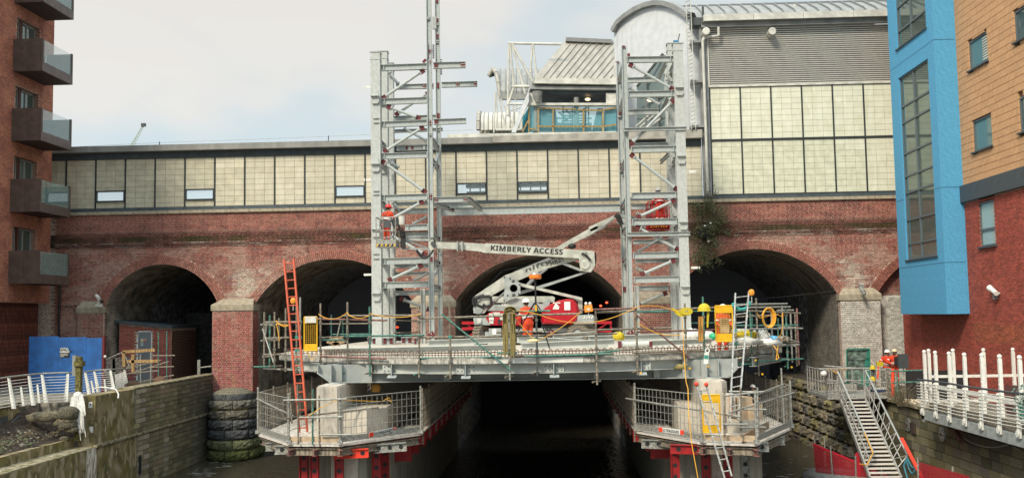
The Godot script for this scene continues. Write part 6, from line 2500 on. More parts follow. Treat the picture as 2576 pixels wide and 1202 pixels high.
	for q in [[832,792,850],[861,803,850],[871,803,850],[1063,776,850],[1700,780,840],[1893,790,835],[1958,800,845]]:
		var b:=MB.new()
		b.tube(at(q[0],q[2],46.5),at(q[0],q[1],46.5),0.03,8)
		obj("standard",b,M.galv_green,t)
	for q in [[806,815,940,813.5],[835,841,945,840],[810,849,880,845],[990,806,1080,808],[990,837,1075,836],[1620,787,1700,785],[1715,783,1880,781],[1715,813,1860,811],[1850,797,1960,792]]:
		var b:=MB.new()
		b.tube(at(q[0],q[1],46.4),at(q[2],q[3],46.4),0.03,8)
		obj("ledger",b,M.galv_green if int(q[0]) % 2 else M.galv_rust,t)
	var b3:=MB.new()
	b3.tube(at(847,846,46.3),at(856,806,46.3),0.03,8)
	obj("diagonal",b3,M.galv,t)

# access platforms
func zb(x: float,y: float,d:=41.0) -> Vector3:
	return at(1172.9+x*0.2953,570.6+y*0.2953,d)

func zk(x: float,y: float,d:=41.5) -> Vector3:
	return at(919.3+x*0.1951,475.5+y*0.1951,d)

# a flat-sided arm given by its outline in sight, with thickness
func arm(t: Node,called: String,o: Array,d: float,thick: float,m: Material) -> MeshInstance3D:
	var pts:=[]
	for q in o: pts.append(zb(q[0],q[1],d))
	var nn:=Vector3.ZERO
	for i in pts.size(): nn+=(pts[i] as Vector3).cross(pts[(i+1) % pts.size()])
	if nn.z<0.0: pts.reverse()
	var b:=MB.new()
	b.prism(pts,Vector3(0,0,-thick))
	return obj(called,b,m,t)

func wheel(t: Node,c: Vector3,r: float,w: float,ax: Vector3,m: Material) -> void:
	var b:=MB.new()
	b.lathe(c-ax*w*0.5,ax,[Vector2(r*0.55,0),Vector2(r*0.9,0),Vector2(r,w*0.12),Vector2(r,w*0.88),Vector2(r*0.9,w),Vector2(r*0.55,w)],28)
	var f:=b.frame(c,c+ax)
	for k in 22:
		var e:=f.x*cos(TAU*k/22)+f.y*sin(TAU*k/22)
		for s in [-0.26,0.26]:
			b.box(c+e*r*1.01+ax*w*s,Vector3(w*0.5,0.07,0.075),Basis(ax.rotated(e,s*1.6),e,ax.rotated(e,s*1.6).cross(e)))
	var o:=obj("wheel",b,m,t)
	b=MB.new()
	b.lathe(c-ax*w*0.3,ax,[Vector2(0,0),Vector2(r*0.3,0.0),Vector2(r*0.56,0.03),Vector2(r*0.56,w*0.6-0.03),Vector2(r*0.3,w*0.6),Vector2(0,w*0.6)],20)
	obj("rim",b,M.boom_grey,o)

func build_lift_front() -> void:
	var t:=thing("boom_lift","red and grey articulated boom lift lettered KIMBERLY ACCESS on its long upper boom","boom lift",zb(640,960,41.2)*Vector3(1,0,1)+Vector3(0,DECK,0),"articulated boom lifts on the deck")
	# upper boom with lettering, telescopic end and head
	var ub_:=arm(t,"upper_boom",[[165,138],[1000,200],[1090,207],[1085,262],[960,268],[620,246],[130,217]],41.0,0.34,M.boom)
	var p0:=zb(206,200,40.985)
	var p1:=zb(820,236,40.985)
	var ex:=(p1-p0).normalized()
	letters("KIMBERLY ACCESS",p0,0.21,M.black,ub_,Basis(ex,Vector3(-ex.y,ex.x,0),Vector3.BACK),p0.distance_to(p1))
	arm(t,"telescopic_boom",[[-1,134],[175,146],[150,212],[-1,198]],41.03,0.26,M.boom)
	var b:=MB.new()
	var pts:=[zk(1299,690),zk(890,682),zk(880,762),zk(1299,783)]
	pts.reverse()
	b.prism(pts,Vector3(0,0,-0.2))
	obj("inner_boom",b,M.boom,t)
	b=MB.new()
	for x in [1185.0,1245.0]: b.box(zk(x,738,41.45),Vector3(0.05,0.4,0.34))
	obj("boom_collar",b,M.boom_grey,t)
	b=MB.new()
	pts=[zk(815,648),zk(870,648),zk(905,690),zk(890,765),zk(850,790),zk(818,790)]
	pts.reverse()
	b.prism(pts,Vector3(0,0,-0.25))
	var hd:=obj("jib_head",b,M.boom,t)
	b=MB.new()
	b.lathe(zk(868,705,41.44),Vector3.BACK,[Vector2(0.1,0),Vector2(0.1,0.04),Vector2(0,0.04)],12)
	b.bar(zk(860,700,41.43),zk(905,745,41.43),0.09,0.03,Vector3.BACK)
	obj("pivot",b,M.grey_dark,hd)
	for l in [[450,650,825,655,0.055],[450,768,820,772,0.045]]:
		b=MB.new()
		b.bar(zk(l[0],l[1]),zk(l[2],l[3]),l[4],l[4]*1.6)
		obj("jib_bar",b,M.boom_grey,t)
	b=MB.new()
	b.tube(zk(505,660),zk(585,690),0.05,8)
	b.tube(zk(585,690),zk(815,770),0.035,8)
	obj("jib_cylinder",b,M.grey_mid,t)
	b=MB.new()
	b.hose(zk(650,790),zk(870,785),0.34,0.04,12)
	b.hose(zk(660,780),zk(860,800),0.26,0.03,12)
	b.path([zk(835,640),zk(870,632),zk(890,680)],0.03)
	obj("hose",b,M.black,t)
	# knuckle at the right end
	arm(t,"knuckle",[[985,200],[1090,207],[1098,330],[1062,385],[975,372],[958,270]],40.96,0.44,M.boom)
	b=MB.new()
	b.lathe(zb(1012,322,40.94),Vector3.BACK,[Vector2(0.2,0),Vector2(0.2,0.03),Vector2(0.16,0.045),Vector2(0,0.045)],20)
	b.ball(zb(1020,213,40.93),Vector3(0.035,0.035,0.03),8)
	b.ball(zb(980,228,40.93),Vector3(0.03,0.03,0.03),8)
	obj("pivot_boss",b,M.boom,t)
	b=MB.new()
	b.path([zb(985,225,40.9),zb(1020,240,40.88),zb(1045,270,40.88),zb(1060,285,40.88)],0.05)
	b.path([zb(1092,215,41.2),zb(1100,270,41.2),zb(1090,345,41.2)],0.05)
	obj("hose",b,M.black,t)
	# middle boom with the model lettering kept as print
	var mb_:=arm(t,"middle_boom",[[968,212],[968,275],[690,352],[440,456],[215,585],[75,600],[80,580],[170,520],[330,412],[620,310]],41.35,0.3,M.boom)
	var q0:=zb(506,398,41.335)
	var q1:=zb(722,315,41.335)
	var ey:=(q1-q0).normalized()
	letters("nifty",q0,0.17,M.grey_dark,mb_,Basis(ey,Vector3(-ey.y+0.25,ey.x,0),Vector3.BACK),q0.distance_to(q1))
	q0=zb(722,330,41.335)
	q1=zb(832,288,41.335)
	ey=(q1-q0).normalized()
	letters("HR21",q0,0.17,M.grey_dark,mb_,Basis(ey,Vector3(-ey.y,ey.x,0),Vector3.BACK),q0.distance_to(q1))
	# left elbow with hoses
	arm(t,"elbow",[[58,598],[110,560],[215,580],[215,655],[150,735],[100,745],[60,735]],41.1,0.4,M.boom)
	b=MB.new()
	b.lathe(zb(98,700,41.08),Vector3.BACK,[Vector2(0.2,0),Vector2(0.2,0.03),Vector2(0,0.04)],18)
	b.ball(zb(100,622,41.06),Vector3(0.1,0.1,0.05),10)
	obj("pivot_boss",b,M.boom_grey,t)
	b=MB.new()
	b.path([zb(150,690,41.05),zb(80,660,41.02),zb(75,615,41.0),zb(110,595,41.0),zb(200,590,41.0),zb(212,620,41.0),zb(208,665,41.0),zb(170,680,41.0),zb(140,660,41.0)],0.055,8)
	b.path([zb(70,680,41.02),zb(55,640,41.02),zb(60,605,41.02),zb(150,580,41.0)],0.05,8)
	obj("hose",b,M.black,t)
	# pivot plate with its big hole
	b=MB.new()
	var po:=[[316,414],[382,428],[458,476],[460,572],[322,648],[312,622],[330,500]]
	var cen:=Vector2(402,523)
	var inner:=[]
	var outer:=[]
	for k in 28:
		var a:=TAU*k/28.0
		var dir:=Vector2(cos(a),sin(a))
		inner.append(cen+dir*33.0)
		var best:=999.0
		for i in po.size():
			var s: Variant=Geometry2D.segment_intersects_segment(cen,cen+dir*400.0,Vector2(po[i][0],po[i][1]),Vector2(po[(i+1) % po.size()][0],po[(i+1) % po.size()][1]))
			if s!=null: best=minf(best,cen.distance_to(s))
		outer.append(cen+dir*best)
	for k in 28:
		var j:=(k+1) % 28
		for d in [40.85,40.93]:
			b.quad(zb(inner[k].x,inner[k].y,d),zb(inner[j].x,inner[j].y,d),zb(outer[j].x,outer[j].y,d),zb(outer[k].x,outer[k].y,d))
		b.quad(zb(inner[k].x,inner[k].y,40.85),zb(inner[j].x,inner[j].y,40.85),zb(inner[j].x,inner[j].y,41.15),zb(inner[k].x,inner[k].y,41.15))
		b.quad(zb(outer[k].x,outer[k].y,40.85),zb(outer[j].x,outer[j].y,40.85),zb(outer[j].x,outer[j].y,40.93),zb(outer[k].x,outer[k].y,40.93))
	var pp:=obj("pivot_plate",b,M.boom_grey,t)
	b=MB.new()
	b.tube(zb(390,580,40.84),zb(415,578,40.84),0.05,8)
	b.ball(zb(350,584,40.84),Vector3(0.04,0.04,0.02),8)
	b.ball(zb(398,462,40.84),Vector3(0.07,0.06,0.02),8)
	for q in [[372,440],[452,492],[445,570],[322,630],[322,428]]: b.ball(zb(q[0],q[1],40.84),Vector3(0.035,0.035,0.03),8)
	obj("pins",b,M.grey_dark,pp)
	# links and cylinders
	arm(t,"tie_link",[[458,478],[640,520],[985,602],[990,628],[640,545],[458,505]],41.0,0.12,M.boom)
	arm(t,"mast_end",[[905,606],[988,608],[990,735],[955,735],[950,640]],41.2,0.3,M.boom)
	arm(t,"lower_link",[[458,548],[690,480],[1045,370],[1068,378],[690,505],[458,575]],41.25,0.12,M.boom_grey)
	arm(t,"lower_arm",[[345,628],[420,606],[700,668],[690,715],[560,705],[330,650]],41.05,0.25,M.boom_grey)
	arm(t,"strut",[[815,318],[850,308],[985,362],[975,380]],41.3,0.12,M.boom_grey)
	b=MB.new()
	b.tube(zb(150,725,41.3),zb(260,618,41.3),0.07,10)
	b.tube(zb(260,618,41.3),zb(335,550,41.3),0.045,10)
	obj("cylinder",b,M.grey_mid,t)
	b=MB.new()
	b.tube(zb(500,520,41.2),zb(575,440,41.2),0.08,10)
	b.tube(zb(575,440,41.2),zb(690,355,41.2),0.05,10)
	obj("cylinder",b,M.grey_mid,t)
	# turret: red cowl swept up to the right, grey end cover
	b=MB.new()
	var prof:=[[640,828],[900,832],[955,800],[962,720],[945,655],[915,622],[870,612],[790,625],[720,655],[640,715]]
	var f0:=[]
	for q in prof: f0.append(zb(q[0],q[1],40.6))
	var cxy:=zb(800,740,40.4)
	var n:=f0.size()
	for i in n:
		var a: Vector3=f0[i]
		var z: Vector3=f0[(i+1) % n]
		var ai:=cxy.lerp(a,0.86)
		var zi:=cxy.lerp(z,0.86)
		ai.z=-40.42
		zi.z=-40.42
		b.tri(cxy,zi,ai)
		b.quad(ai,zi,z,a)
		b.quad(a,z,z+Vector3(0,0,-1.1),a+Vector3(0,0,-1.1))
	var cw:=obj("turret_cowl",b,M.red_paint,t)
	b=MB.new()
	b.box(zb(860,673,40.38),Vector3(0.24,0.34,0.012))
	obj("notice",b,M.white,cw)
	b=MB.new()
	for k in 3: b.bar(zb(742+k*18,702,40.39),zb(768+k*9,648+k*14,40.39),0.07,0.01,Vector3.BACK)
	b.box(zb(769,647,40.39),Vector3(0.3,0.04,0.01))
	obj("emblem",b,M.white,cw)
	arm(t,"end_cover",[[905,815],[925,770],[950,752],[1075,745],[1092,760],[1090,825],[920,828]],40.5,1.0,M.boom_grey)
	b=MB.new()
	for k in 4: b.bar(zb(1000+k*22,782,40.47),zb(1010+k*22,760,40.47),0.045,0.02,Vector3.BACK)
	obj("vent_slots",b,M.white,t)
	arm(t,"red_cowl",[[165,775],[180,740],[215,720],[320,716],[420,735],[465,790],[460,838],[205,838]],40.7,0.9,M.red_paint)
	arm(t,"grey_cowl",[[55,758],[178,765],[205,838],[65,832]],40.75,0.8,M.boom_grey)
	for q in [[212,768,40,64,0],[300,765,30,55,0],[255,740,60,25,0],[278,808,22,38,1],[108,800,30,40,0],[410,808,20,36,0],[212,810,34,30,0]]:
		b=MB.new()
		b.box(zb(q[0],q[1],40.66),Vector3(q[2]*0.00485,q[3]*0.00485,0.02))
		obj("panel_label",b,M.black if q[4] else M.off_white,t)
	# chassis, axles and wheels
	b=MB.new()
	b.span(zb(330,905,40.9),zb(905,860,40.9)+Vector3(0,0,-1.1))
	obj("chassis",b,M.boom_grey,t)
	letters("44",zb(668,892,40.885),0.2,M.grey_dark,t)
	b=MB.new()
	b.span(zb(640,858,40.95),zb(905,838,40.95)+Vector3(0,0,-0.9))
	obj("slew_base",b,M.grey_dark,t)
	for l in [[-40,818,200,818],[-40,868,190,862],[1090,815,1240,815],[1100,885,1235,885]]:
		b=MB.new()
		b.bar(zb(l[0],l[1],41.5),zb(l[2],l[3],41.5),0.14,0.12)
		obj("outrigger_beam",b,M.red_paint,t)
	for l in [[0,825,75,890],[60,890,190,818],[0,945,90,880],[1225,815,1240,890],[1100,885,1210,818]]:
		b=MB.new()
		b.bar(zb(l[0],l[1],41.55),zb(l[2],l[3],41.55),0.06,0.06)
		obj("outrigger_brace",b,M.red_paint,t)
	wheel(t,zb(950,915,40.7),0.43,0.3,Vector3.BACK,M.tyre_mud)
	wheel(t,zb(1015,905,42.2),0.43,0.3,Vector3.BACK,M.tyre_mud)
	wheel(t,zb(122,925,41.0),0.43,0.32,Vector3(0.92,0,0.39).normalized(),M.tyre_mud)
	wheel(t,zb(430,915,41.8),0.43,0.3,Vector3(0.5,0,0.86).normalized(),M.tyre_mud)
	b=MB.new()
	b.box(zb(245,895,40.6),Vector3(0.5,0.3,0.3))
	b.box(zb(180,912,40.6),Vector3(0.2,0.18,0.2))
	var vb:=obj("valve_box",b,M.boom_grey,t)
	b=MB.new()
	b.box(zb(238,893,40.43),Vector3(0.16,0.22,0.01))
	obj("panel_label",b,M.white,vb)
	# basket with controls
	var d0:=40.9
	var d1:=41.8
	var bl:=zk(160,735,41.4).x
	var br:=zk(410,735,41.4).x
	var by:=zk(160,758,41.4).y
	var ty:=zk(170,380,41.4).y
	b=MB.new()
	b.span(Vector3(bl,by,-d0),Vector3(br,by+0.05,-d1))
	obj("basket_floor",b,M.galv,t)
	for s in 2:
		b=MB.new()
		var z:=-d0 if s==0 else -d1
		b.span(Vector3(bl,by+0.02,z),Vector3(br,by+0.30,z-0.02))
		obj("toe_board",b,M.galv,t)
		for y in [ty,lerpf(by,ty,0.55)]:
			b=MB.new()
			b.tube(Vector3(bl,y,z),Vector3(br,y,z),0.022,8)
			obj("rail",b,M.galv,t)
		for f in [0.0,0.36,0.72,1.0]:
			b=MB.new()
			b.tube(Vector3(lerpf(bl,br,f),by,z),Vector3(lerpf(bl,br,f),ty,z),0.02,8)
			obj("upright",b,M.galv,t)
	for X in [bl,br]:
		b=MB.new()
		b.tube(Vector3(X,ty,-d0),Vector3(X,ty,-d1),0.022,8)
		b.tube(Vector3(X,lerpf(by,ty,0.55),-d0),Vector3(X,lerpf(by,ty,0.55),-d1),0.022,8)
		obj("rail",b,M.galv,t)
	for k in 9:
		b=MB.new()
		var x:=lerpf(bl,br,k/9.0)
		var w:=(br-bl)/9.0
		b.prism([Vector3(x,by+0.02,-d0+0.012),Vector3(x+w*0.6,by+0.02,-d0+0.012),Vector3(x+w,by+0.12,-d0+0.012),Vector3(x+w*0.4,by+0.12,-d0+0.012)],Vector3(0,0,-0.01))
		obj("hazard_stripe",b,M.yellow if k % 2==0 else M.black,t)
	b=MB.new()
	b.span(zk(446,755,41.2),zk(500,540,41.2)+Vector3(0,0,-0.3))
	obj("basket_mount",b,M.black,t)
	b=MB.new()
	b.box(zk(385,430,41.2),Vector3(0.3,0.3,0.3),Basis(Vector3.BACK,0.3))
	obj("control_box",b,M.grey_dark,t)
	b=MB.new()
	b.path([zk(400,420,41.1),zk(425,440,41.1),zk(430,520,41.1),zk(470,600,41.1),zk(500,570,41.1)],0.04,6)
	obj("hose",b,M.black,t)
	b=MB.new()
	b.path([zk(430,480,41.0),zk(465,510,41.0),zk(480,560,41.0)],0.03,6)
	obj("hose",b,M.black,t)
	b=MB.new()
	b.path([zk(195,400,41.0),zk(190,470,41.0),zk(210,515,41.0),zk(225,600,41.0)],0.016,5)
	obj("hose",b,M.black,t)
	b=MB.new()
	b.lathe(zk(462,460,41.1),Vector3.UP,[Vector2(0.0,0),Vector2(0.12,0.0),Vector2(0.13,0.36),Vector2(0.14,0.38),Vector2(0.0,0.38)],14)
	solo("white_bucket",b,M.off_white,"white plastic bucket hung on the rail of the left lift basket","bucket")
	b=MB.new()
	b.span(zk(232,500,40.85),zk(318,402,40.85)+Vector3(0,0,0.05))
	b.span(zk(225,448,40.80),zk(322,440,40.80))
	var bx:=obj("document_box",b,M.grey_dark,t)

func build_lift_rear() -> void:
	var t:=thing("boom_lift","second boom lift behind the first, its arm reaching up to the right tower","boom lift",zb(450,960,45.5)*Vector3(1,0,1)+Vector3(0,DECK,0),"articulated boom lifts on the deck")
	arm(t,"lower_boom",[[140,592],[735,590],[755,602],[748,640],[700,640],[140,648]],45.4,0.3,M.boom)
	arm(t,"lower_boom",[[140,660],[480,662],[480,715],[140,715]],45.2,0.3,M.boom_grey)
	letters("KIMBERLY",zb(302,680,45.18),0.14,M.white,t,Basis.IDENTITY,0.72)
	arm(t,"pivot_plate",[[640,660],[655,640],[700,620],[720,625],[705,668],[650,672]],45.0,0.1,M.boom_grey)
	arm(t,"boom",[[400,382],[700,262],[730,275],[420,400]],45.9,0.25,M.grey_mid)
	arm(t,"boom",[[735,190],[760,178],[1000,40],[1060,8],[1186,-42],[1190,0],[1020,85],[800,195],[745,260]],45.8,0.3,M.boom)
	arm(t,"upper_boom",[[1040,2],[1180,-62],[1262,-100],[1272,-70],[1190,-12],[1060,40]],45.8,0.24,M.boom)
	var b:=MB.new()
	b.tube(zb(1075,60,45.7),zb(1260,-72,45.7),0.035,8)
	obj("boom_rail",b,M.grey_mid,t)
	b=MB.new()
	for k in 5:
		b.hose(at(1545,544+k,45.6),at(1566,566-k*2,45.6),-0.1-k*0.05,0.022,8)
		b.path([at(1548,545,45.6),at(1556+k*2,552+k*5,45.6),at(1566,558+k*7,45.6)],0.022)
	obj("hose",b,M.black,t)
	b=MB.new()
	b.ball(zb(900,165,45.5),Vector3(0.2,0.14,0.1),8)
	obj("cable_clamp",b,M.black,t)
	b=MB.new()
	b.bar(at(1552,541,45.8),at(1632,556,46.2),0.13,0.14)
	b.bar(at(1552,560,45.8),at(1632,572,46.2),0.08,0.09)
	obj("jib",b,M.boom_grey,t)
	# red basket
	var d0:=45.3
	var d1:=46.1
	var c:=at(1655,575,45.7)
	var bl:=at(1629,575,45.7).x
	var br:=at(1682,575,45.7).x
	var by:=at(1655,579,45.7).y
	var ty:=at(1655,509,45.7).y
	b=MB.new()
	b.span(Vector3(bl,by,-d0),Vector3(br,by+0.08,-d1))
	b.lathe(Vector3((bl+br)*0.5,by-0.03,-45.7),Vector3.UP,[Vector2(0.3,0),Vector2(0.48,0.06)],16)
	obj("basket_floor",b,M.red_paint,t)
	for s in 2:
		b=MB.new()
		var z:=-d0 if s==0 else -d1
		b.span(Vector3(bl,by+0.02,z),Vector3(br,by+0.24,z-0.02))
		obj("toe_board",b,M.red_paint,t)
		for y in [ty,lerpf(by,ty,0.5)]:
			b=MB.new()
			b.tube(Vector3(bl,y,z),Vector3(br,y,z),0.025,8)
			obj("rail",b,M.red_paint,t)
		for f in [0.0,0.22,0.5,0.78,1.0]:
			b=MB.new()
			b.tube(Vector3(lerpf(bl,br,f),by,z),Vector3(lerpf(bl,br,f),ty,z),0.022,8)
			obj("upright",b,M.red_paint,t)
	for k in 7:
		b=MB.new()
		var x:=lerpf(bl+0.08,br-0.08,k/7.0)
		b.prism([Vector3(x,by+0.09,-d0+0.012),Vector3(x+0.06,by+0.09,-d0+0.012),Vector3(x+0.1,by+0.17,-d0+0.012),Vector3(x+0.04,by+0.17,-d0+0.012)],Vector3(0,0,-0.01))
		obj("hazard_stripe",b,M.yellow,t)
	b=MB.new()
	b.box(at(1630,540,45.8),Vector3(0.14,0.6,0.3))
	obj("basket_mount",b,M.grey_dark,t)

# people
# bones: [a, b, ra, rb, colour]; one continuous skin from capsules, joined softly
func body_mesh(bones: Array,cell: float) -> MB:
	var lo:=Vector3.INF
	var hi:=-Vector3.INF
	for q in bones:
		var r: float=maxf(q[2],q[3])+cell*2.0
		lo=lo.min((q[0] as Vector3)-Vector3.ONE*r).min((q[1] as Vector3)-Vector3.ONE*r)
		hi=hi.max((q[0] as Vector3)+Vector3.ONE*r).max((q[1] as Vector3)+Vector3.ONE*r)
	var nx:=int((hi.x-lo.x)/cell)+2
	var ny:=int((hi.y-lo.y)/cell)+2
	var nz:=int((hi.z-lo.z)/cell)+2
	var fld:=PackedFloat32Array()
	fld.resize(nx*ny*nz)
	fld.fill(0.3)
	var near:=PackedFloat32Array()
	near.resize(nx*ny*nz)
	near.fill(9.0)
	var own:=PackedInt32Array()
	own.resize(nx*ny*nz)
	for bi in bones.size():
		var q: Array=bones[bi]
		var a: Vector3=q[0]
		var e: Vector3=(q[1] as Vector3)-a
		var ll:=maxf(e.length_squared(),1e-6)
		var r: float=maxf(q[2],q[3])+cell*2.5
		var l0:=(a.min(q[1])-Vector3.ONE*r-lo)/cell
		var l1:=(a.max(q[1])+Vector3.ONE*r-lo)/cell
		for z in range(maxi(0,int(l0.z)),mini(nz-1,int(l1.z)+1)+1):
			for y in range(maxi(0,int(l0.y)),mini(ny-1,int(l1.y)+1)+1):
				for x in range(maxi(0,int(l0.x)),mini(nx-1,int(l1.x)+1)+1):
					var p:=lo+Vector3(x,y,z)*cell
					var t:=clampf((p-a).dot(e)/ll,0.0,1.0)
					var d:=p.distance_to(a+e*t)-lerpf(q[2],q[3],t)
					var i:=(z*ny+y)*nx+x
					var k:=0.025
					var h:=clampf(0.5+0.5*(fld[i]-d)/k,0.0,1.0)
					fld[i]=lerpf(fld[i],d,h)-k*h*(1.0-h)
					if d<near[i]:
						near[i]=d
						own[i]=bi
	var mb:=MB.new()
	var vid:={}
	var vp:=[]
	var vc:=[]
	var step:=[0,1,nx,nx+1,nx*ny,nx*ny+1,nx*ny+nx,nx*ny+nx+1]
	for z in nz-1:
		for y in ny-1:
			for x in nx-1:
				var i:=(z*ny+y)*nx+x
				var inside:=0
				for s in 8:
					if fld[i+step[s]]<0.0: inside+=1
				if inside==0 or inside==8: continue
				var acc:=Vector3.ZERO
				var cnt:=0
				for s in 8:
					for ax in [1,2,4]:
						if s & ax: continue
						var f0:=fld[i+step[s]]
						var f1:=fld[i+step[s | ax]]
						if (f0<0.0)!=(f1<0.0):
							var c:=Vector3(s & 1,(s >> 1) & 1,(s >> 2) & 1)
							var w:=f0/(f0-f1)
							if ax==1: c.x=w
							elif ax==2: c.y=w
							else: c.z=w
							acc+=c
							cnt+=1
				vid[i]=vp.size()
				vp.append(lo+(Vector3(x,y,z)+acc/cnt)*cell)
				vc.append(bones[own[i]][4])
	var off:=[[1,nx,nx*ny],[nx,nx*ny,1],[nx*ny,1,nx]]
	for i in vid:
		var f0:=fld[i]
		for o in off:
			var f1:=fld[i+o[0]]
			if (f0<0.0)==(f1<0.0): continue
			var ids:=[i,i-o[1],i-o[1]-o[2],i-o[2]]
			var ok:=true
			for k in ids:
				if not vid.has(k): ok=false
			if not ok: continue
			var a: Vector3=vp[vid[ids[0]]]
			var b: Vector3=vp[vid[ids[1]]]
			var c: Vector3=vp[vid[ids[2]]]
			var d: Vector3=vp[vid[ids[3]]]
			mb.tint=vc[vid[ids[0]]]
			if f0<0.0: mb.quad(a,b,c,d)
			else: mb.quad(a,d,c,b)
	# smooth normals from shared places
	var acc:={}
	for k in mb.v.size():
		acc[mb.v[k]]=acc.get(mb.v[k],Vector3.ZERO)+mb.n[k]
	for k in mb.v.size():
		mb.n[k]=(acc[mb.v[k]] as Vector3).normalized()
	return mb

# who: joints in the person's own frame (x to their left as seen from behind is negative), they face -z
func person(label: String,where: Vector3,turn: float,o: Dictionary) -> Node3D:
	var t:=thing("person",label,"person",where)
	var top: Color=o.get("top",Color(0.86,0.075,0.02))
	var leg: Color=o.get("leg",Color(0.86,0.075,0.02))
	var skin:=Color(0.42,0.235,0.16)
	var boot:=Color(0.03,0.025,0.02)
	var lean: float=o.get("lean",0.06)
	var sc: float=o.get("size",1.0)
	var hip:=Vector3(0,0.94,0)
	var chest:=Vector3(0,1.28,-lean*0.6)
	var neck:=Vector3(0,1.49,-lean)
	var look: Vector3=o.get("look",Vector3(0,-0.1,-1)).normalized()
	var head:=neck+Vector3(0,0.15,-0.02)
	var B:=[]
	B.append([hip+Vector3(-0.07,0,0),hip+Vector3(0.07,0,0),0.145,0.145,leg])
	B.append([hip+Vector3(0,0.1,0),chest,0.155,0.185,top])
	B.append([chest+Vector3(-0.1,0.08,0),chest+Vector3(0.1,0.08,0),0.15,0.15,top])
	B.append([neck+Vector3(-0.13,-0.06,0),neck+Vector3(0.13,-0.06,0),0.085,0.085,top])
	B.append([neck+Vector3(0,-0.04,0),head,0.065,0.06,skin])
	B.append([head+Vector3(0,0.02,0)+look*0.02,head+Vector3(0,0.06,0)-look*0.015,0.088,0.1,skin])
	B.append([head-Vector3(0,0.05,0)+look*0.03,head-Vector3(0,0.05,0)+look*0.045,0.06,0.05,skin])
	B.append([head+look*0.1+Vector3(0,0.015,0),head+look*0.118-Vector3(0,0.015,0),0.012,0.018,skin])
	for s in [-1,1]:
		var ear: Vector3=look.cross(Vector3.UP).normalized()*s
		B.append([head+ear*0.095,head+ear*0.1+Vector3(0,0.03,0),0.014,0.016,skin])
		var kn: Vector3=o.get("knee_l" if s<0 else "knee_r",Vector3(s*0.12,0.5,-0.03))
		var an: Vector3=o.get("foot_l" if s<0 else "foot_r",Vector3(s*0.13,0.09,0.0))
		B.append([hip+Vector3(s*0.09,-0.03,0),kn,0.105,0.075,leg])
		B.append([kn,an+Vector3(0,0.04,0),0.075,0.06,leg])
		B.append([an+Vector3(0,-0.03,0.04),an+Vector3(s*0.02,-0.045,-0.16),0.052,0.042,boot])
		var sh:=chest+Vector3(s*0.2,0.13,0)
		var el: Vector3=o.get("elbow_l" if s<0 else "elbow_r",sh+Vector3(s*0.06,-0.27,-0.08))
		var ha: Vector3=o.get("hand_l" if s<0 else "hand_r",el+Vector3(-s*0.05,-0.05,-0.25))
		B.append([sh,el,0.082,0.06,top])
		B.append([el,el.lerp(ha,0.85),0.06,0.045,top])
		var hd:=(ha-el).normalized()
		B.append([el.lerp(ha,0.85),ha+hd*0.05,0.034,0.036,o.get("glove",skin)])
	var mb:=body_mesh(B,0.03)
	# five fingers and face marks ride on the same mesh
	for s in [-1,1]:
		var sh:=chest+Vector3(s*0.2,0.13,0)
		var el: Vector3=o.get("elbow_l" if s<0 else "elbow_r",sh+Vector3(s*0.06,-0.27,-0.08))
		var ha: Vector3=o.get("hand_l" if s<0 else "hand_r",el+Vector3(-s*0.05,-0.05,-0.25))
		var hd:=(ha-el).normalized()
		var side:=hd.cross(Vector3.UP).normalized() if absf(hd.y)<0.9 else Vector3.RIGHT
		var dn:=hd.cross(side).normalized()
		if dn.y>0.0: dn=-dn
		mb.tint=o.get("glove",skin)
		for f in 4:
			var base:=ha+hd*0.06+side*(f-1.5)*0.021
			var l: float=[0.06,0.075,0.07,0.052][f]
			mb.tube(base,base+hd*l*0.55+dn*0.008,0.0095,6,0.009)
			mb.tube(base+hd*l*0.55+dn*0.008,base+hd*l*0.75+dn*l*0.5,0.009,6,0.007)
		mb.tube(ha+hd*0.01-side*s*0.03,ha+hd*0.05-side*s*0.065+dn*0.015,0.011,6,0.009)
	mb.tint=Color(0.02,0.015,0.012)
	var ss:=look.cross(Vector3.UP).normalized()
	for s in [-1,1]: mb.ball(head+look*0.098+ss*s*0.034+Vector3(0,0.03,0),Vector3(0.011,0.008,0.011),6)
	mb.tint=Color(0.25,0.09,0.07)
	mb.bar(head+look*0.094-ss*0.022-Vector3(0,0.055,0),head+look*0.094+ss*0.022-Vector3(0,0.055,0),0.012,0.01)
	if o.has("beard"):
		mb.tint=o.beard
		mb.ball(head+look*0.06-Vector3(0,0.075,0),Vector3(0.07,0.05,0.06),10)
	mb.tint=Color(0.06,0.04,0.025)
	mb.ball(head-look*0.03+Vector3(0,0.03,0),Vector3(0.1,0.11,0.1),10)
	var tr:=Transform3D(Basis(Vector3.UP,turn)*sc,where)
	var fin:=func(m: MB): 
		for k in m.v.size():
			m.v[k]=tr*m.v[k]
			m.n[k]=(tr.basis*m.n[k]).normalized()
	fin.call(mb)
	obj("body",mb,vcol("cloth_body",0.85,"rough",6.0),t)
	# helmet
	var hm:=MB.new()
	hm.tint=o.get("helmet",Color(0.85,0.85,0.83))
	hm.ball(head+Vector3(0,0.055,0),Vector3(0.135,0.135,0.15),14,-0.05)
	hm.lathe(head+Vector3(0,0.05,0),Vector3.UP,[Vector2(0.13,0),Vector2(0.155,0.004),Vector2(0.13,0.012)],16)
	hm.bar(head+Vector3(0,0.055,0)+look*0.12,head+Vector3(0,0.045,0)+look*0.19,0.16,0.012)
	fin.call(hm)
	obj("helmet",hm,vcol("helmet_shell",0.35),t)
	# reflective bands
	var bands:=[[hip+Vector3(0,0.18,0),chest,0.2,0.0],[hip+Vector3(0,0.1,0),chest,0.21,0.55]]
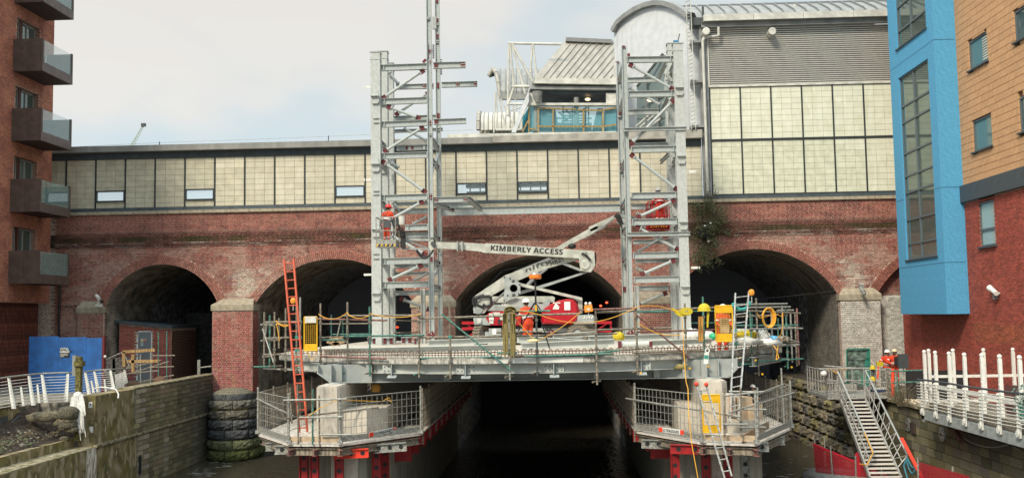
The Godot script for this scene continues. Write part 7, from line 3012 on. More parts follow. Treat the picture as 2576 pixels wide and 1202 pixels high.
	for s in [-1,1]:
		var sh:=chest+Vector3(s*0.2,0.13,0)
		var el: Vector3=o.get("elbow_l" if s<0 else "elbow_r",sh+Vector3(s*0.06,-0.27,-0.08))
		bands.append([sh.lerp(el,0.55),el,0.082,0.0])
		if not o.has("no_leg_bands"):
			var kn: Vector3=o.get("knee_l" if s<0 else "knee_r",Vector3(s*0.12,0.5,-0.03))
			var an: Vector3=o.get("foot_l" if s<0 else "foot_r",Vector3(s*0.13,0.09,0.0))
			bands.append([kn.lerp(an,0.25),an,0.084,0.0])
	for q in bands:
		var rb:=MB.new()
		var a: Vector3=q[0]
		var ax: Vector3=((q[1] as Vector3)-a).normalized()
		a=a.lerp(q[1],q[3])
		rb.lathe(a-ax*0.025,ax,[Vector2(q[2]-0.015,0),Vector2(q[2],0.004),Vector2(q[2],0.046),Vector2(q[2]-0.015,0.05)],14)
		fin.call(rb)
		obj("reflective_band",rb,M.reflect,t)
	if o.has("harness"):
		var hb:=MB.new()
		hb.path([chest+Vector3(-0.11,0.2,0.1),chest+Vector3(-0.02,0.0,0.2),hip+Vector3(0.1,0.1,0.17)],0.022,6)
		hb.path([chest+Vector3(0.11,0.2,0.1),chest+Vector3(0.02,0.0,0.2),hip+Vector3(-0.1,0.1,0.17)],0.022,6)
		hb.path([hip+Vector3(-0.18,0.06,0.06),hip+Vector3(0,0.06,0.17),hip+Vector3(0.18,0.06,0.06)],0.025,6)
		fin.call(hb)
		obj("harness",hb,M.black,t)
	if o.has("vest"):
		var vb:=MB.new()
		vb.box(chest+Vector3(0,-0.06,-0.19),Vector3(0.16,0.46,0.03))
		fin.call(vb)
		obj("dark_front",vb,M.black,t)
	return t

func build_people() -> void:
	var y1:=zk(160,752,41.4).y
	person("worker in orange with red hood and black harness standing in the left lift basket",Vector3(zk(268,690,41.35).x,y1,-41.35),-0.5,{"helmet": Color(0.75,0.03,0.02),"harness": true,"lean": 0.12,"look": Vector3(0.3,-0.15,-1),"elbow_r": Vector3(0.3,1.15,-0.2),"hand_r": Vector3(0.2,1.12,-0.44),"elbow_l": Vector3(-0.28,1.14,-0.14),"hand_l": Vector3(-0.1,1.12,-0.42)})
	person("worker in red overalls and white helmet in the red basket behind the right tower",Vector3(at(1661,575,45.7).x,at(1661,575,45.7).y+0.08,-45.7),0.3,{"top": Color(0.75,0.05,0.02),"leg": Color(0.70,0.05,0.02),"lean": 0.1,"elbow_r": Vector3(0.3,1.2,-0.2),"hand_r": Vector3(0.16,1.3,-0.42)})
	person("worker in orange and white helmet standing before the big boom lift, seen from behind",Vector3(at(1328,830,35.4).x,DECK,-35.4),0.5,{"lean": 0.1,"look": Vector3(0.2,-0.2,-1)})
	person("worker in orange with white helmet and visor behind the yellow mesh gate",Vector3(at(1826,830,31.9).x,5.5,-32.6),PI+0.3,{"top": Color(0.75,0.06,0.03),"helmet": Color(0.75,0.66,0.5),"size": 0.95,"lean": 0.1,"look": Vector3(0.4,-0.3,-1)})
	var ya:=3.05
	person("surveyor in orange and white helmet leaning on the landing rail, left of the pair",Vector3(at(2232,910,50).x,ya+0.12,-50),PI-0.1,{"lean": 0.16,"look": Vector3(-0.7,0.1,-0.7),"elbow_r": Vector3(0.34,1.22,-0.1),"hand_r": Vector3(0.30,1.15,-0.38),"elbow_l": Vector3(-0.30,1.18,-0.2),"hand_l": Vector3(-0.18,1.08,-0.42),"beard": Color(0.12,0.07,0.05)})
	person("bearded surveyor in open orange coat and cream helmet, right of the pair at the rail",Vector3(at(2251,910,49.8).x,ya+0.15,-49.8),PI,{"lean": 0.06,"helmet": Color(0.72,0.62,0.40),"vest": true,"look": Vector3(0.8,0.15,-0.6),"elbow_r": Vector3(0.36,1.2,-0.05),"hand_r": Vector3(0.22,1.1,-0.3),"elbow_l": Vector3(-0.38,1.2,-0.02),"hand_l": Vector3(-0.28,1.08,-0.28),"beard": Color(0.10,0.06,0.04)})
	person("worker in dark clothes and white helmet crouching behind the right pier platform mesh",Vector3(at(1890,1020,33.5).x,3.45,-33.5),PI+0.4,{"top": Color(0.03,0.03,0.035),"leg": Color(0.03,0.03,0.04),"size": 0.62,"lean": 0.2,"no_leg_bands": true})

func ladder(called: String,label: String,a0: Vector3,a1: Vector3,z0: Vector3,z1: Vector3,n: int,m: Material,r:=0.03) -> Node3D:
	# a0, a1: feet; z0, z1: heads
	var t:=thing(called,label,"ladder",(a0+a1)*0.5,"ladders on the works")
	for q in [[a0,z0],[a1,z1]]:
		var b:=MB.new()
		b.bar(q[0],q[1],r*1.3,r*2.4,Vector3.BACK)
		obj("stile",b,m,t)
	for k in n:
		var f:=(k+0.5)/n
		var b:=MB.new()
		b.tube(a0.lerp(z0,f),a1.lerp(z1,f),r*0.55,6)
		obj("rung",b,m,t)
	return t

func gate(label: String,x0: float,y0: float,x1: float,y1: float,d: float,top: float,bot: float) -> void:
	var t:=thing("mesh_gate",label,"gate",at((x0+x1)*0.5,y1,d),"yellow mesh gates")
	var a:=at(x0,y1,d)
	var z:=at(x1,y0,d)
	var h:=z.y-a.y
	var b:=MB.new()
	b.tube(Vector3(a.x,a.y,-d),Vector3(a.x,z.y,-d),0.022,8)
	b.tube(Vector3(z.x,a.y,-d),Vector3(z.x,z.y,-d),0.022,8)
	b.tube(Vector3(a.x,a.y,-d),Vector3(z.x,a.y,-d),0.022,8)
	b.tube(Vector3(a.x,z.y,-d),Vector3(z.x,z.y,-d),0.022,8)
	obj("frame",b,M.yellow,t)
	b=MB.new()
	b.span(Vector3(a.x,z.y-h*top,-d+0.01),Vector3(z.x,z.y,-d-0.01))
	obj("top_plate",b,M.yellow,t)
	b=MB.new()
	b.span(Vector3(a.x,a.y,-d+0.01),Vector3(z.x,a.y+h*bot,-d-0.01))
	obj("kick_plate",b,M.yellow,t)
	b=MB.new()
	for k in range(1,6): b.tube(Vector3(lerpf(a.x,z.x,k/6.0),a.y+h*bot,-d),Vector3(lerpf(a.x,z.x,k/6.0),z.y-h*top,-d),0.004,4)
	for k in range(1,10):
		var y:=lerpf(a.y+h*bot,z.y-h*top,k/10.0)
		b.tube(Vector3(a.x,y,-d),Vector3(z.x,y,-d),0.004,4)
	obj("mesh",b,M.yellow,t)

func cable(called: String,label: String,pts: Array,r: float,m: Material,cat:="cable",group:="") -> MeshInstance3D:
	var b:=MB.new()
	b.path(pts,r,6)
	return solo(called,b,m,label,cat,group)

func catenary(a: Vector3,b: Vector3,sag: float,n:=10) -> Array:
	var o:=[]
	for k in n+1:
		var t:=float(k)/n
		o.append(a.lerp(b,t)+Vector3.DOWN*sag*4.0*t*(1.0-t))
	return o

func bag(called: String,label: String,p: Vector3,s: Vector3,m: Material,seed_: int,group:="") -> void:
	var b:=MB.new()
	b.ball(Vector3.ZERO,s*Vector3(1,0.8,1),22)
	for i in b.v.size():
		var q:=b.v[i]
		q*=0.85+0.5*n_fine.get_noise_3dv(q*2.0+Vector3.ONE*seed_*5.3)+0.4*absf(n_fine.get_noise_3dv(q*5.0+Vector3.ONE*seed_))
		q.y=maxf(q.y,-s.y*0.55)
		b.v[i]=p+q+Vector3(0,s.y*0.5,0)
	solo(called,b,m,label,"bag" if "bag" in called else "sheet",group)

func build_works() -> void:
	# orange ladder up the left pier, aluminium ladders on the right
	ladder("orange_ladder","long orange fibreglass ladder rising from the left platform past the deck",at(752,1088,28.6),at(772,1087,28.6),at(713,653,29.4),at(737,651,29.4),20,M.ladder_orange,0.036)
	ladder("metal_ladder","tall silver ladder tied with turquoise rope to the scaffold at the right",at(1836,1062,28.0),at(1857,1056,28.0),at(1850,738,30.4),at(1884,734,30.4),14,M.alu,0.03)
	ladder("metal_ladder","short silver ladder with red tips leaning below the yellow gate",at(1823,1202,26.6),at(1841,1198,26.6),at(1752,967,27.0),at(1777,968,27.0),8,M.alu,0.034)
	for q in [[1752,966],[1777,967]]:
		var b:=MB.new()
		b.ball(at(q[0],q[1],26.95),Vector3(0.06,0.06,0.06),10)
		solo("red_end_cap",b,M.red_bright,"red rubber cap on the %s stile of the short silver ladder" % ("left" if q[0]<1760 else "right"),"cap","red caps of the short ladder")
	var b:=MB.new()
	for q in [[1847,765],[1884,762]]:
		for k in 3: b.tube(at(q[0]-5,q[1]+k*3,30.2),at(q[0]+5,q[1]-2+k*3,30.2),0.035,6)
	b.path([at(1850,770,30.2),at(1862,778,30.2),at(1875,776,30.2),at(1884,768,30.2)],0.045,6)
	solo("turquoise_rope",b,mat("turquoise",0.05,0.34,0.32,0.85),"turquoise rope lashing the tall silver ladder to a scaffold tube","rope")
	gate("tall yellow mesh gate at the right end of the deck, before a worker",1802,769,1842,859,31.1,0.2,0.22)
	var cb:=MB.new()
	cb.span(at(1812,838,31.5),at(1834,800,31.5)+Vector3(0,0,-0.03))
	solo("cardboard_sheet",cb,M.ply,"tan cardboard sheet standing behind the mesh of the tall yellow gate","cardboard")
	gate("yellow mesh gate on the right pier platform under the deck",1770,993,1810,1088,27.6,0.22,0.2)
	gate("yellow and grey mesh gate hung beside the orange ladder",764,797,796,882,31.5,0.2,0.2)
	b=MB.new()
	var gz:=at(780,804,31.45)
	b.box(gz,Vector3(0.36,0.2,0.02))
	solo("grey_tape_cover",b,M.off_white,"worn grey cover across the top of the left yellow gate","cover")
	# scanner tripod on the rail
	var t:=thing("survey_beacon","orange surveying beacon on a thin black tripod clamped to the scaffold","survey beacon",at(1346,880,29.5))
	b=MB.new()
	b.lathe(at(1346,702,29.5),Vector3.UP,[Vector2(0.0,0),Vector2(0.16,0.0),Vector2(0.185,0.03),Vector2(0.185,0.13),Vector2(0.0,0.13)],18)
	obj("orange_housing",b,mat("beacon_orange",0.85,0.22,0.02,0.35),t)
	b=MB.new()
	b.lathe(at(1346,691,29.5),Vector3.UP,[Vector2(0.0,0),Vector2(0.15,0.0),Vector2(0.13,0.06),Vector2(0.0,0.07)],18)
	obj("silver_cap",b,M.alu,t)
	b=MB.new()
	b.tube(at(1346,702,29.5),at(1348,790,29.5),0.028,8)
	obj("mast",b,M.black,t)
	for l in [[1346,760,1382,876],[1345,762,1286,862],[1347,762,1360,780],[1344,762,1332,780]]:
		b=MB.new()
		b.tube(at(l[0],l[1],29.55),at(l[2],l[3],29.9),0.018,6)
		obj("leg",b,M.black,t)
	b=MB.new()
	b.box(at(1348,775,29.42),Vector3(0.05,0.18,0.05))
	obj("yellow_band",b,M.yellow,t)
	# warning lights and small gear clamped to the rails
	var gear:=[[736,757,31.2,"orange warning lamp hanging from the upper part of the orange ladder"],[1480,776,29.7,"orange tool box hung on the rail beside the grey lift cover"],[1891,736,30.0,"orange warning lamp on top of the right scaffold"]]
	for q in gear:
		b=MB.new()
		var p:=at(q[0],q[1],q[2])
		if q[0]==1480:
			b.box(p,Vector3(0.24,0.2,0.12),Basis(Vector3.BACK,0.12))
		else:
			b.lathe(p+Vector3(0,-0.08,0),Vector3.UP,[Vector2(0,0),Vector2(0.07,0.0),Vector2(0.09,0.05),Vector2(0.085,0.13),Vector2(0.05,0.17),Vector2(0,0.18)],12)
		var o:=solo("warning_lamp" if q[0]!=1480 else "tool_box",b,mat("lamp_orange",0.85,0.30,0.03,0.4),q[3],"lamp" if q[0]!=1480 else "tool box","warning lamps on the scaffold" if q[0]!=1480 else "")
		b=MB.new()
		b.box(p+Vector3(0.0,-0.02,0.065),Vector3(0.1,0.06,0.01))
		if q[0]==1480:
			for s in [-0.07,0.05]: b.ball(p+Vector3(s,0.14,0),Vector3(0.05,0.06,0.05),8)
		b.tube(p+Vector3(0,-0.08,0),p+Vector3(0,-0.3,0),0.012,6)
		obj("fitting",b,M.off_white,o)
	for q in [[1526,761,"right"],[1511,769,"left"]]:
		b=MB.new()
		b.ball(at(q[0],q[1],43.0),Vector3(0.06,0.045,0.05),8)
		solo("red_lamp",b,M.lamp_red,"%s of two small glowing red lamps behind the rail near the right tower" % q[2],"lamp","glowing red lamps")
	# a lit red lamp far inside the second arch
	b=MB.new()
	b.ball(at(996,823,62),Vector3(0.16,0.06,0.1),10)
	solo("tunnel_lamp",b,M.lamp_red,"small glowing red lamp deep inside the second arch","lamp")
	# yellow cables
	cable("yellow_cable","yellow cable looping along the top rail from the left gate",catenary(at(800,790,31.2),at(872,786,30.8),0.18)+catenary(at(876,792,30.6),at(929,793,30.2),0.1)+catenary(at(929,788,30.0),at(1060,789,29.8),0.12),0.012,M.cable_yellow,"cable","yellow cables on the scaffold")
	cable("yellow_cable","yellow cable drooping low between rope bundle and tall rail post",catenary(at(1283,783,29.4),at(1348,858,29.3),0.05)+catenary(at(1350,858,29.3),at(1462,783,29.4),0.08),0.011,M.cable_yellow,"cable","yellow cables on the scaffold")
	cable("yellow_cable","yellow cable swinging wide from the rope bundle towards the right rail",catenary(at(1290,782,29.4),at(1348,790,29.3),-0.04)+catenary(at(1352,790,29.3),at(1602,772,30.0),0.36,14)+catenary(at(1602,772,30.0),at(1700,784,30.6),-0.1)+[at(1725,774,30.8)],0.012,M.cable_yellow,"cable","yellow cables on the scaffold")
	cable("yellow_cable","yellow cable hanging straight down from the right rail past the pier",[at(1716,800,30.6),at(1718,830,30.6),at(1720,880,30.6),at(1726,960,29.5),at(1731,978,27.5),at(1733,1050,26.8),at(1741,1120,26.6),at(1756,1202,26.4)],0.012,M.cable_yellow,"cable","yellow cables on the scaffold")
	cable("yellow_cable","yellow cable draped under the right scaffold top behind the coil",catenary(at(1604,812,30.1),at(1712,842,30.5),0.15)+[],0.014,M.cable_yellow,"cable","yellow cables on the scaffold")
	cable("yellow_cable","yellow cable dangling below the left gate in a loop",catenary(at(771,880,31.3),at(795,885,31.3),0.28),0.011,M.cable_yellow,"cable","yellow cables on the scaffold")
	cable("yellow_cable","yellow cable on the right scaffold, dropping beside its end posts",[at(1905,786,30.6),at(1912,800,30.6),at(1955,790,31.5),at(1968,797,31.6),at(1970,786,31.6),at(1970,820,31.6),at(1966,840,31.6),at(1952,855,31.6)],0.011,M.cable_yellow,"cable","yellow cables on the scaffold")
	cable("yellow_cable","pair of yellow cable ends hanging under the right deck edge",[at(1945,868,31.5),at(1955,880,31.3),at(1960,900,31.2),at(1953,905,31.2),at(1958,870,31.2)],0.014,M.cable_yellow,"cable","yellow cables on the scaffold")
	cable("yellow_cable","thin yellow cable slung between the posts left of the ladder",catenary(at(693,806,31.6),at(725,818,31.4),0.1)+catenary(at(693,815,31.6),at(701,858,31.5),-0.1),0.014,M.cable_yellow,"cable","yellow cables on the scaffold")
	cable("yellow_cable","yellow cable tangled along the mesh of the left pier platform",[at(770,1050,28.2),at(805,1025,28.2),at(850,1005,28.3),at(900,1008,28.9),at(960,1010,29.5),at(978,1000,29.8),at(985,1012,29.9),at(972,1004,29.9)],0.011,M.cable_yellow,"cable","yellow cables on the scaffold")
	b=MB.new()
	for k in 9:
		var c:=at(1931+(k % 3)*1.2,799,31.0)
		var l:=[]
		for j in 15:
			var a:=TAU*j/14.0
			l.append(c+Vector3(cos(a)*(0.15+0.006*k),sin(a)*(0.27+0.004*k),0.02*k))
		b.path(l,0.016,5)
	solo("cable_coil",b,M.cable_yellow,"oval coil of yellow cable hung on the right scaffold","cable coil")
	b=MB.new()
	for k in 16:
		var x:=1266.0+(k % 8)*3.2+(6 if k % 8>3 else 0)
		b.path([at(1282,776+k % 3,29.2),at(x,790,29.15),at(x-1+k % 3,840,29.15),at(x+1,868+k % 5*8,29.2)],0.024,5)
	for k in 5: b.hose(at(1266+k,784-k*1.6,29.1),at(1299-k,782-k*1.5,29.1),-0.06,0.028,6)
	solo("rope_bundle",b,M.rope,"thick hank of tan rope hanging from the rail in the centre","rope")
	b=MB.new()
	b.ball(at(1341,857,29.2),Vector3(0.2,0.05,0.06),10)
	solo("cable_joint",b,mat("pale_yellow",0.85,0.70,0.35,0.5),"white and yellow cable connector hanging under the centre post","connector")
	# webbing
	b=MB.new()
	b.lathe(at(1726,783,30.7),Vector3.BACK,[Vector2(0.04,0),Vector2(0.19,0.0),Vector2(0.19,0.14),Vector2(0.04,0.14)],20)
	for i in b.v.size(): b.v[i].y=at(1726,783,30.7).y+(b.v[i].y-at(1726,783,30.7).y)*0.6
	b.prism([at(1688,773,30.6),at(1702,779,30.6),at(1715,788,30.6),at(1735,786,30.6),at(1738,792,30.6),at(1712,797,30.6),at(1700,790,30.6)],Vector3(0,0,-0.04))
	solo("yellow_webbing",b,M.yellow_web,"loose roll of yellow webbing strap on the right rail","strap")
	t=thing("yellow_retractor","domed yellow safety cover with hanging strap over a scaffold post","safety block",at(1772,782,30.7))
	b=MB.new()
	b.ball(at(1772,781,30.7),Vector3(0.2,0.22,0.18),16,-0.05)
	b.lathe(at(1772,781,30.7),Vector3.UP,[Vector2(0.19,0),Vector2(0.215,-0.02),Vector2(0.2,0.02)],16)
	obj("dome",b,M.yellow_web,t)
	b=MB.new()
	b.prism([at(1778,824,30.6),at(1782,824,30.6),at(1785,783,30.6),at(1779,783,30.6)],Vector3(0,0,-0.02))
	obj("strap",b,M.yellow_web,t)
	b=MB.new()
	b.bar(at(1763,859,30.75),at(1763,796,30.75),0.15,0.06,Vector3.BACK)
	solo("orange_plank",b,mat("orange_ply",0.62,0.30,0.06,0.8,0,"streak",1.0),"upright orange timber board tied beside the yellow dome","board")
	b=MB.new()
	var sx:=at(1777,903,30.0)
	b.box(sx+Vector3(0,0.02,0),Vector3(0.14,0.33,0.015),Basis(Vector3.BACK,-0.1))
	var tg:=solo("scaffold_tag",b,M.white,"white and green scaffold inspection tag hanging on a post","tag")
	b=MB.new()
	b.box(sx+Vector3(0,0.06,0.012),Vector3(0.12,0.11,0.01),Basis(Vector3.BACK,-0.1))
	obj("green_panel",b,M.coupler_green,tg)
	b=MB.new()
	b.lathe(sx+Vector3(0.04,0.25,0),Vector3.BACK,[Vector2(0.045,-0.01),Vector2(0.075,-0.01),Vector2(0.075,0.01),Vector2(0.045,0.01),Vector2(0.045,-0.01)],14)
	obj("ring",b,M.white,tg)
	bag("rag_bundle","tan rag bundle tied to a tube under the right deck edge",at(1714,928,30.6),Vector3(0.2,0.12,0.1),M.rope,3)
	# steel lying on the deck
	var t2:=thing("stacked_girder","long pale steel girder lying along the left of the deck","girder",at(1030,886,33),"girders lying on the deck")
	beam(t2,"girder",812,884,1266,874,15,33.6,33.2,M.girder_light,0.4)
	var sg:=[[1075,863,1268,855,14,36.5,"pale girder with pointed end lying left of the lift"],[1300,853,1530,868,18,34.5,"crossed grey girder sloping down to the right before the lift"],[1310,870,1545,860,15,33.2,"grey girder lying flat along the deck edge in the centre"],[1480,852,1690,846,14,35.0,"dark edged girder lying before the right tower"],[1560,866,1790,858,14,33.0,"lowest pale girder lying at the right of the deck"],[1390,846,1500,838,11,36.0,"short grey girder resting against the lift wheels"]]
	for q in sg:
		var g:=thing("stacked_girder",q[6],"girder",at((q[0]+q[2])*0.5,q[1]+8,q[5]),"girders lying on the deck")
		beam(g,"girder",q[0],q[1],q[2],q[3],q[4],q[5],-1.0,M.girder_light,0.3)
	for q in [[934,858,20,16,39.0,"leftmost"],[975,858,26,18,39.2,"wide middle"],[1022,856,26,16,39.0,"third"],[1048,858,14,18,38.5,"rightmost"]]:
		var p:=at(q[0],q[1],q[4])
		var g:=thing("splice_stub","%s of the pale steel stubs with dark red faces at the left tower foot" % q[5],"steel stub",p,"steel stubs by the left tower")
		b=MB.new()
		b.ibeam(p+Vector3(-up_h(q[2],q[4])*0.5,0,0),p+Vector3(up_h(q[2],q[4])*0.5,0,0),up_h(q[3],q[4]),0.3)
		obj("stub",b,M.steel,g)
		for s in [-0.3,0.32]:
			b=MB.new()
			b.box(p+Vector3(up_h(q[2],q[4])*s,0,0.03),Vector3(up_h(q[2],q[4])*0.3,up_h(q[3],q[4])-0.05,0.05))
			obj("red_face",b,M.oxide,g)
	for q in [[1084,843,0.6,"left tower foot"],[1386,839,0.5,"lift wheels"],[1586,840,0.5,"right tower foot"],[1525,851,0.0,"yellow bag"]]:
		b=MB.new()
		b.box(at(q[0],q[1],36.5),Vector3(0.26,0.2,0.03),Basis(Vector3.BACK,q[2]))
		var pl:=solo("oxide_plate",b,M.oxide,"dark red bolted plate standing up near the %s" % q[3],"plate","red plates on the deck")
		b=MB.new()
		for s in [-0.05,0.05]: b.ball(at(q[0],q[1],36.47)+Vector3(0,s,0),Vector3(0.025,0.025,0.01),6)
		obj("bolt_holes",b,M.off_white,pl)
	var tub:=thing("tube_brace","white steel tube brace with red end plates lying at the right of the deck","brace",at(1620,868,32.2))
	b=MB.new()
	b.tube(at(1562,868,32.3),at(1640,865,32.3),0.1,14)
	obj("tube",b,M.girder_light,tub)
	for x in [1559.0,1637.0]:
		b=MB.new()
		b.box(at(x,867,32.25),Vector3(0.1,0.22,0.22))
		obj("end_plate",b,M.oxide,tub)
	for q in [[845,853,0.1,"upper"],[838,862,-0.25,"left"],[852,862,0.3,"right"]]:
		b=MB.new()
		b.box(at(q[0],q[1],36.0),Vector3(0.45,0.12,0.3),Basis(Vector3.BACK,q[2]))
		solo("timber_offcut",b,M.timber,"%s brown timber offcut heaped on the deck behind the left gate" % q[3],"timber","timber offcuts on the deck")
	bag("white_bag","white plastic sheeting heaped before the right tower",at(1740,856,34.0),Vector3(0.4,0.3,0.3),M.plastic_bag,1,"sheets and bags on the deck")
	bag("white_bag","white plastic sheeting beside the green bag",at(1775,857,34.2),Vector3(0.35,0.26,0.3),M.plastic_bag,2,"sheets and bags on the deck")
	bag("green_bag","small bright green bag left of the tall yellow gate",at(1796,853,33.6),Vector3(0.16,0.16,0.14),mat("bag_green",0.02,0.42,0.18,0.4),3,"sheets and bags on the deck")
	bag("yellow_bag","yellow bag on the deck beside the girders in the centre right",at(1556,855,34.4),Vector3(0.2,0.22,0.16),M.yellow_web,4,"sheets and bags on the deck")
	bag("yellow_bag","yellow bag in the rubbish heap behind the tall silver ladder",at(1877,852,33.2),Vector3(0.42,0.22,0.3),M.yellow_web,5,"sheets and bags on the deck")
	bag("white_bag","large white sack in the rubbish heap at the right end",at(1913,858,33.4),Vector3(0.36,0.3,0.3),M.plastic_bag,6,"sheets and bags on the deck")
	bag("white_bag","grey white sheet spread below the yellow bag at the right end",at(1872,868,32.6),Vector3(0.55,0.2,0.3),M.off_white,7,"sheets and bags on the deck")
	bag("blue_bag","small light blue bag at the right end of the heap",at(1949,857,33.4),Vector3(0.14,0.13,0.12),mat("bag_blue",0.10,0.38,0.62,0.4),8,"sheets and bags on the deck")
	bag("white_bag","rumpled white bag lowest at the right end of the heap",at(1932,868,32.8),Vector3(0.4,0.16,0.25),M.plastic_bag,9,"sheets and bags on the deck")
	bag("grey_bag","grey tarpaulin folded on top of the rubbish heap",at(1868,838,34.0),Vector3(0.4,0.12,0.3),M.boom_grey,10,"sheets and bags on the deck")
	bag("gravel_bag","pale heap of gravel sacks at the far right end of the deck",at(1965,860,34.0),Vector3(0.35,0.16,0.4),M.timber_old,11,"sheets and bags on the deck")
	bag("orange_cloth_bag","ochre cloth bundle hanging under the left girder",at(945,985,31.8),Vector3(0.14,0.25,0.12),mat("ochre",0.38,0.2,0.04,0.9),12)
	# things on the right platform
	for q in [[1862,1025,0.5,0.62,"grey form block standing"],[1890,1035,0.45,0.42,"low pale form block lying"]]:
		b=MB.new()
		b.box(at(q[0],q[1],29.0),Vector3(q[2],q[3],0.5),Basis(Vector3.UP,0.5))
		solo("form_block",b,M.ply,"%s on the right pier platform" % q[4],"block","form blocks on the right platform")
	b=MB.new()
	b.bar(at(1868,1105,27.6),at(1934,1069,29.8),0.05,0.22)
	solo("leaning_board",b,M.timber,"long timber toe board laid along the right platform edge","board")
	b=MB.new()
	b.span(at(1824,1046,28.6),at(1850,992,28.6)+Vector3(0,0,-0.5))
	var fb:=solo("formwork_box",b,M.concrete,"pale square concrete upstand striped with orange paint behind the ladder","upstand")
	b=MB.new()
	b.bar(at(1838,1046,28.55),at(1838,996,28.55),0.07,0.01,Vector3.BACK)
	obj("orange_stripe",b,mat("spray_orange",0.75,0.22,0.02,0.8),fb)

func build_bush() -> void:
	var t:=thing("wall_bush","straggling leafless bush with dull green leaves growing from the viaduct wall","bush",at(1785,640,51.8))
	var stems:=MB.new()
	var tw:=MB.new()
	var lf:=MB.new()
	for k in 40:
		var p:=at(1778+rng.randf_range(-20,20),rng.randf_range(490,640),51.85)
		var up:=rng.randf()<0.35
		var dir:=Vector3(rng.randf_range(-0.55,0.75),rng.randf_range(0.2,1.0) if up else rng.randf_range(-1.0,0.1),rng.randf_range(0.0,0.25)).normalized()
		var pts:=[p]
		var l:=rng.randf_range(0.4,1.25)
		for j in 6:
			dir=(dir+Vector3(rng.randf_range(-0.35,0.35),rng.randf_range(-0.3,0.12),rng.randf_range(-0.2,0.2))).normalized()
			p+=dir*l/6.0
			p.z=clampf(p.z,-51.9,-51.5)
			pts.append(p)
			if rng.randf()<0.7:
				var e:=(dir+Vector3(rng.randf_range(-1,1),rng.randf_range(-0.6,0.8),rng.randf_range(-0.4,0.6))).normalized()*rng.randf_range(0.15,0.5)
				tw.path([p,p+e*0.5,p+e+Vector3(0,-0.04,0)],0.007,4)
				for q in 11:
					var c:=p+e*rng.randf()+Vector3(rng.randf_range(-0.16,0.16),rng.randf_range(-0.16,0.16),rng.randf_range(-0.02,0.2))
					if c.y>at(1780,500,51.8).y and rng.randf()<0.8: continue
					var d:=Vector3(rng.randf_range(-1,1),rng.randf_range(-1,0.4),rng.randf_range(-0.5,1)).normalized()*rng.randf_range(0.035,0.08)
					var s:=d.cross(Vector3(0.3,0.5,1)).normalized()*0.028
					lf.tint=Color(0.05,0.07,0.022).lerp(Color(0.13,0.13,0.055),rng.randf())
					lf.quad(c-d,c-s,c+d,c+s)
		stems.path(pts,0.014,5)
	obj("stems",stems,M.twig,t)
	obj("twigs",tw,M.twig,t)
	var lv:=obj("leaves",lf,vcol("leaf_tint",0.7),t)
	lv.set_meta("kind","stuff")
	# nest of dark litter caught in it
	var nb:=MB.new()
	nb.ball(at(1775,585,51.7),Vector3(0.35,0.45,0.15),12)
	for i in nb.v.size(): nb.v[i]+=Vector3(n_fine.get_noise_3dv(nb.v[i]),n_fine.get_noise_3dv(nb.v[i]*1.3),0)*0.25
	obj("dark_tangle",nb,mat("nest",0.02,0.02,0.018,1.0),t)
	for q in [[1788,561,"right"],[1774,568,"left"],[1783,607,"lowest"]]:
		var b:=MB.new()
		b.ball(at(q[0],q[1],51.4),Vector3(0.07,0.045,0.05),8)
		solo("paper_scrap",b,M.white,"%s white scrap of litter caught in the wall bush" % q[2],"litter","litter in the wall bush")

# right bank
func rk(x: float,y: float,d: float) -> Vector3:
	return at(2028.8+x*0.28796,855.9+y*0.28796,d)

func rq(x: float,y: float,X: float) -> Vector3:
	return onx(2219.0+x*0.2764,824.2+y*0.2764,X)

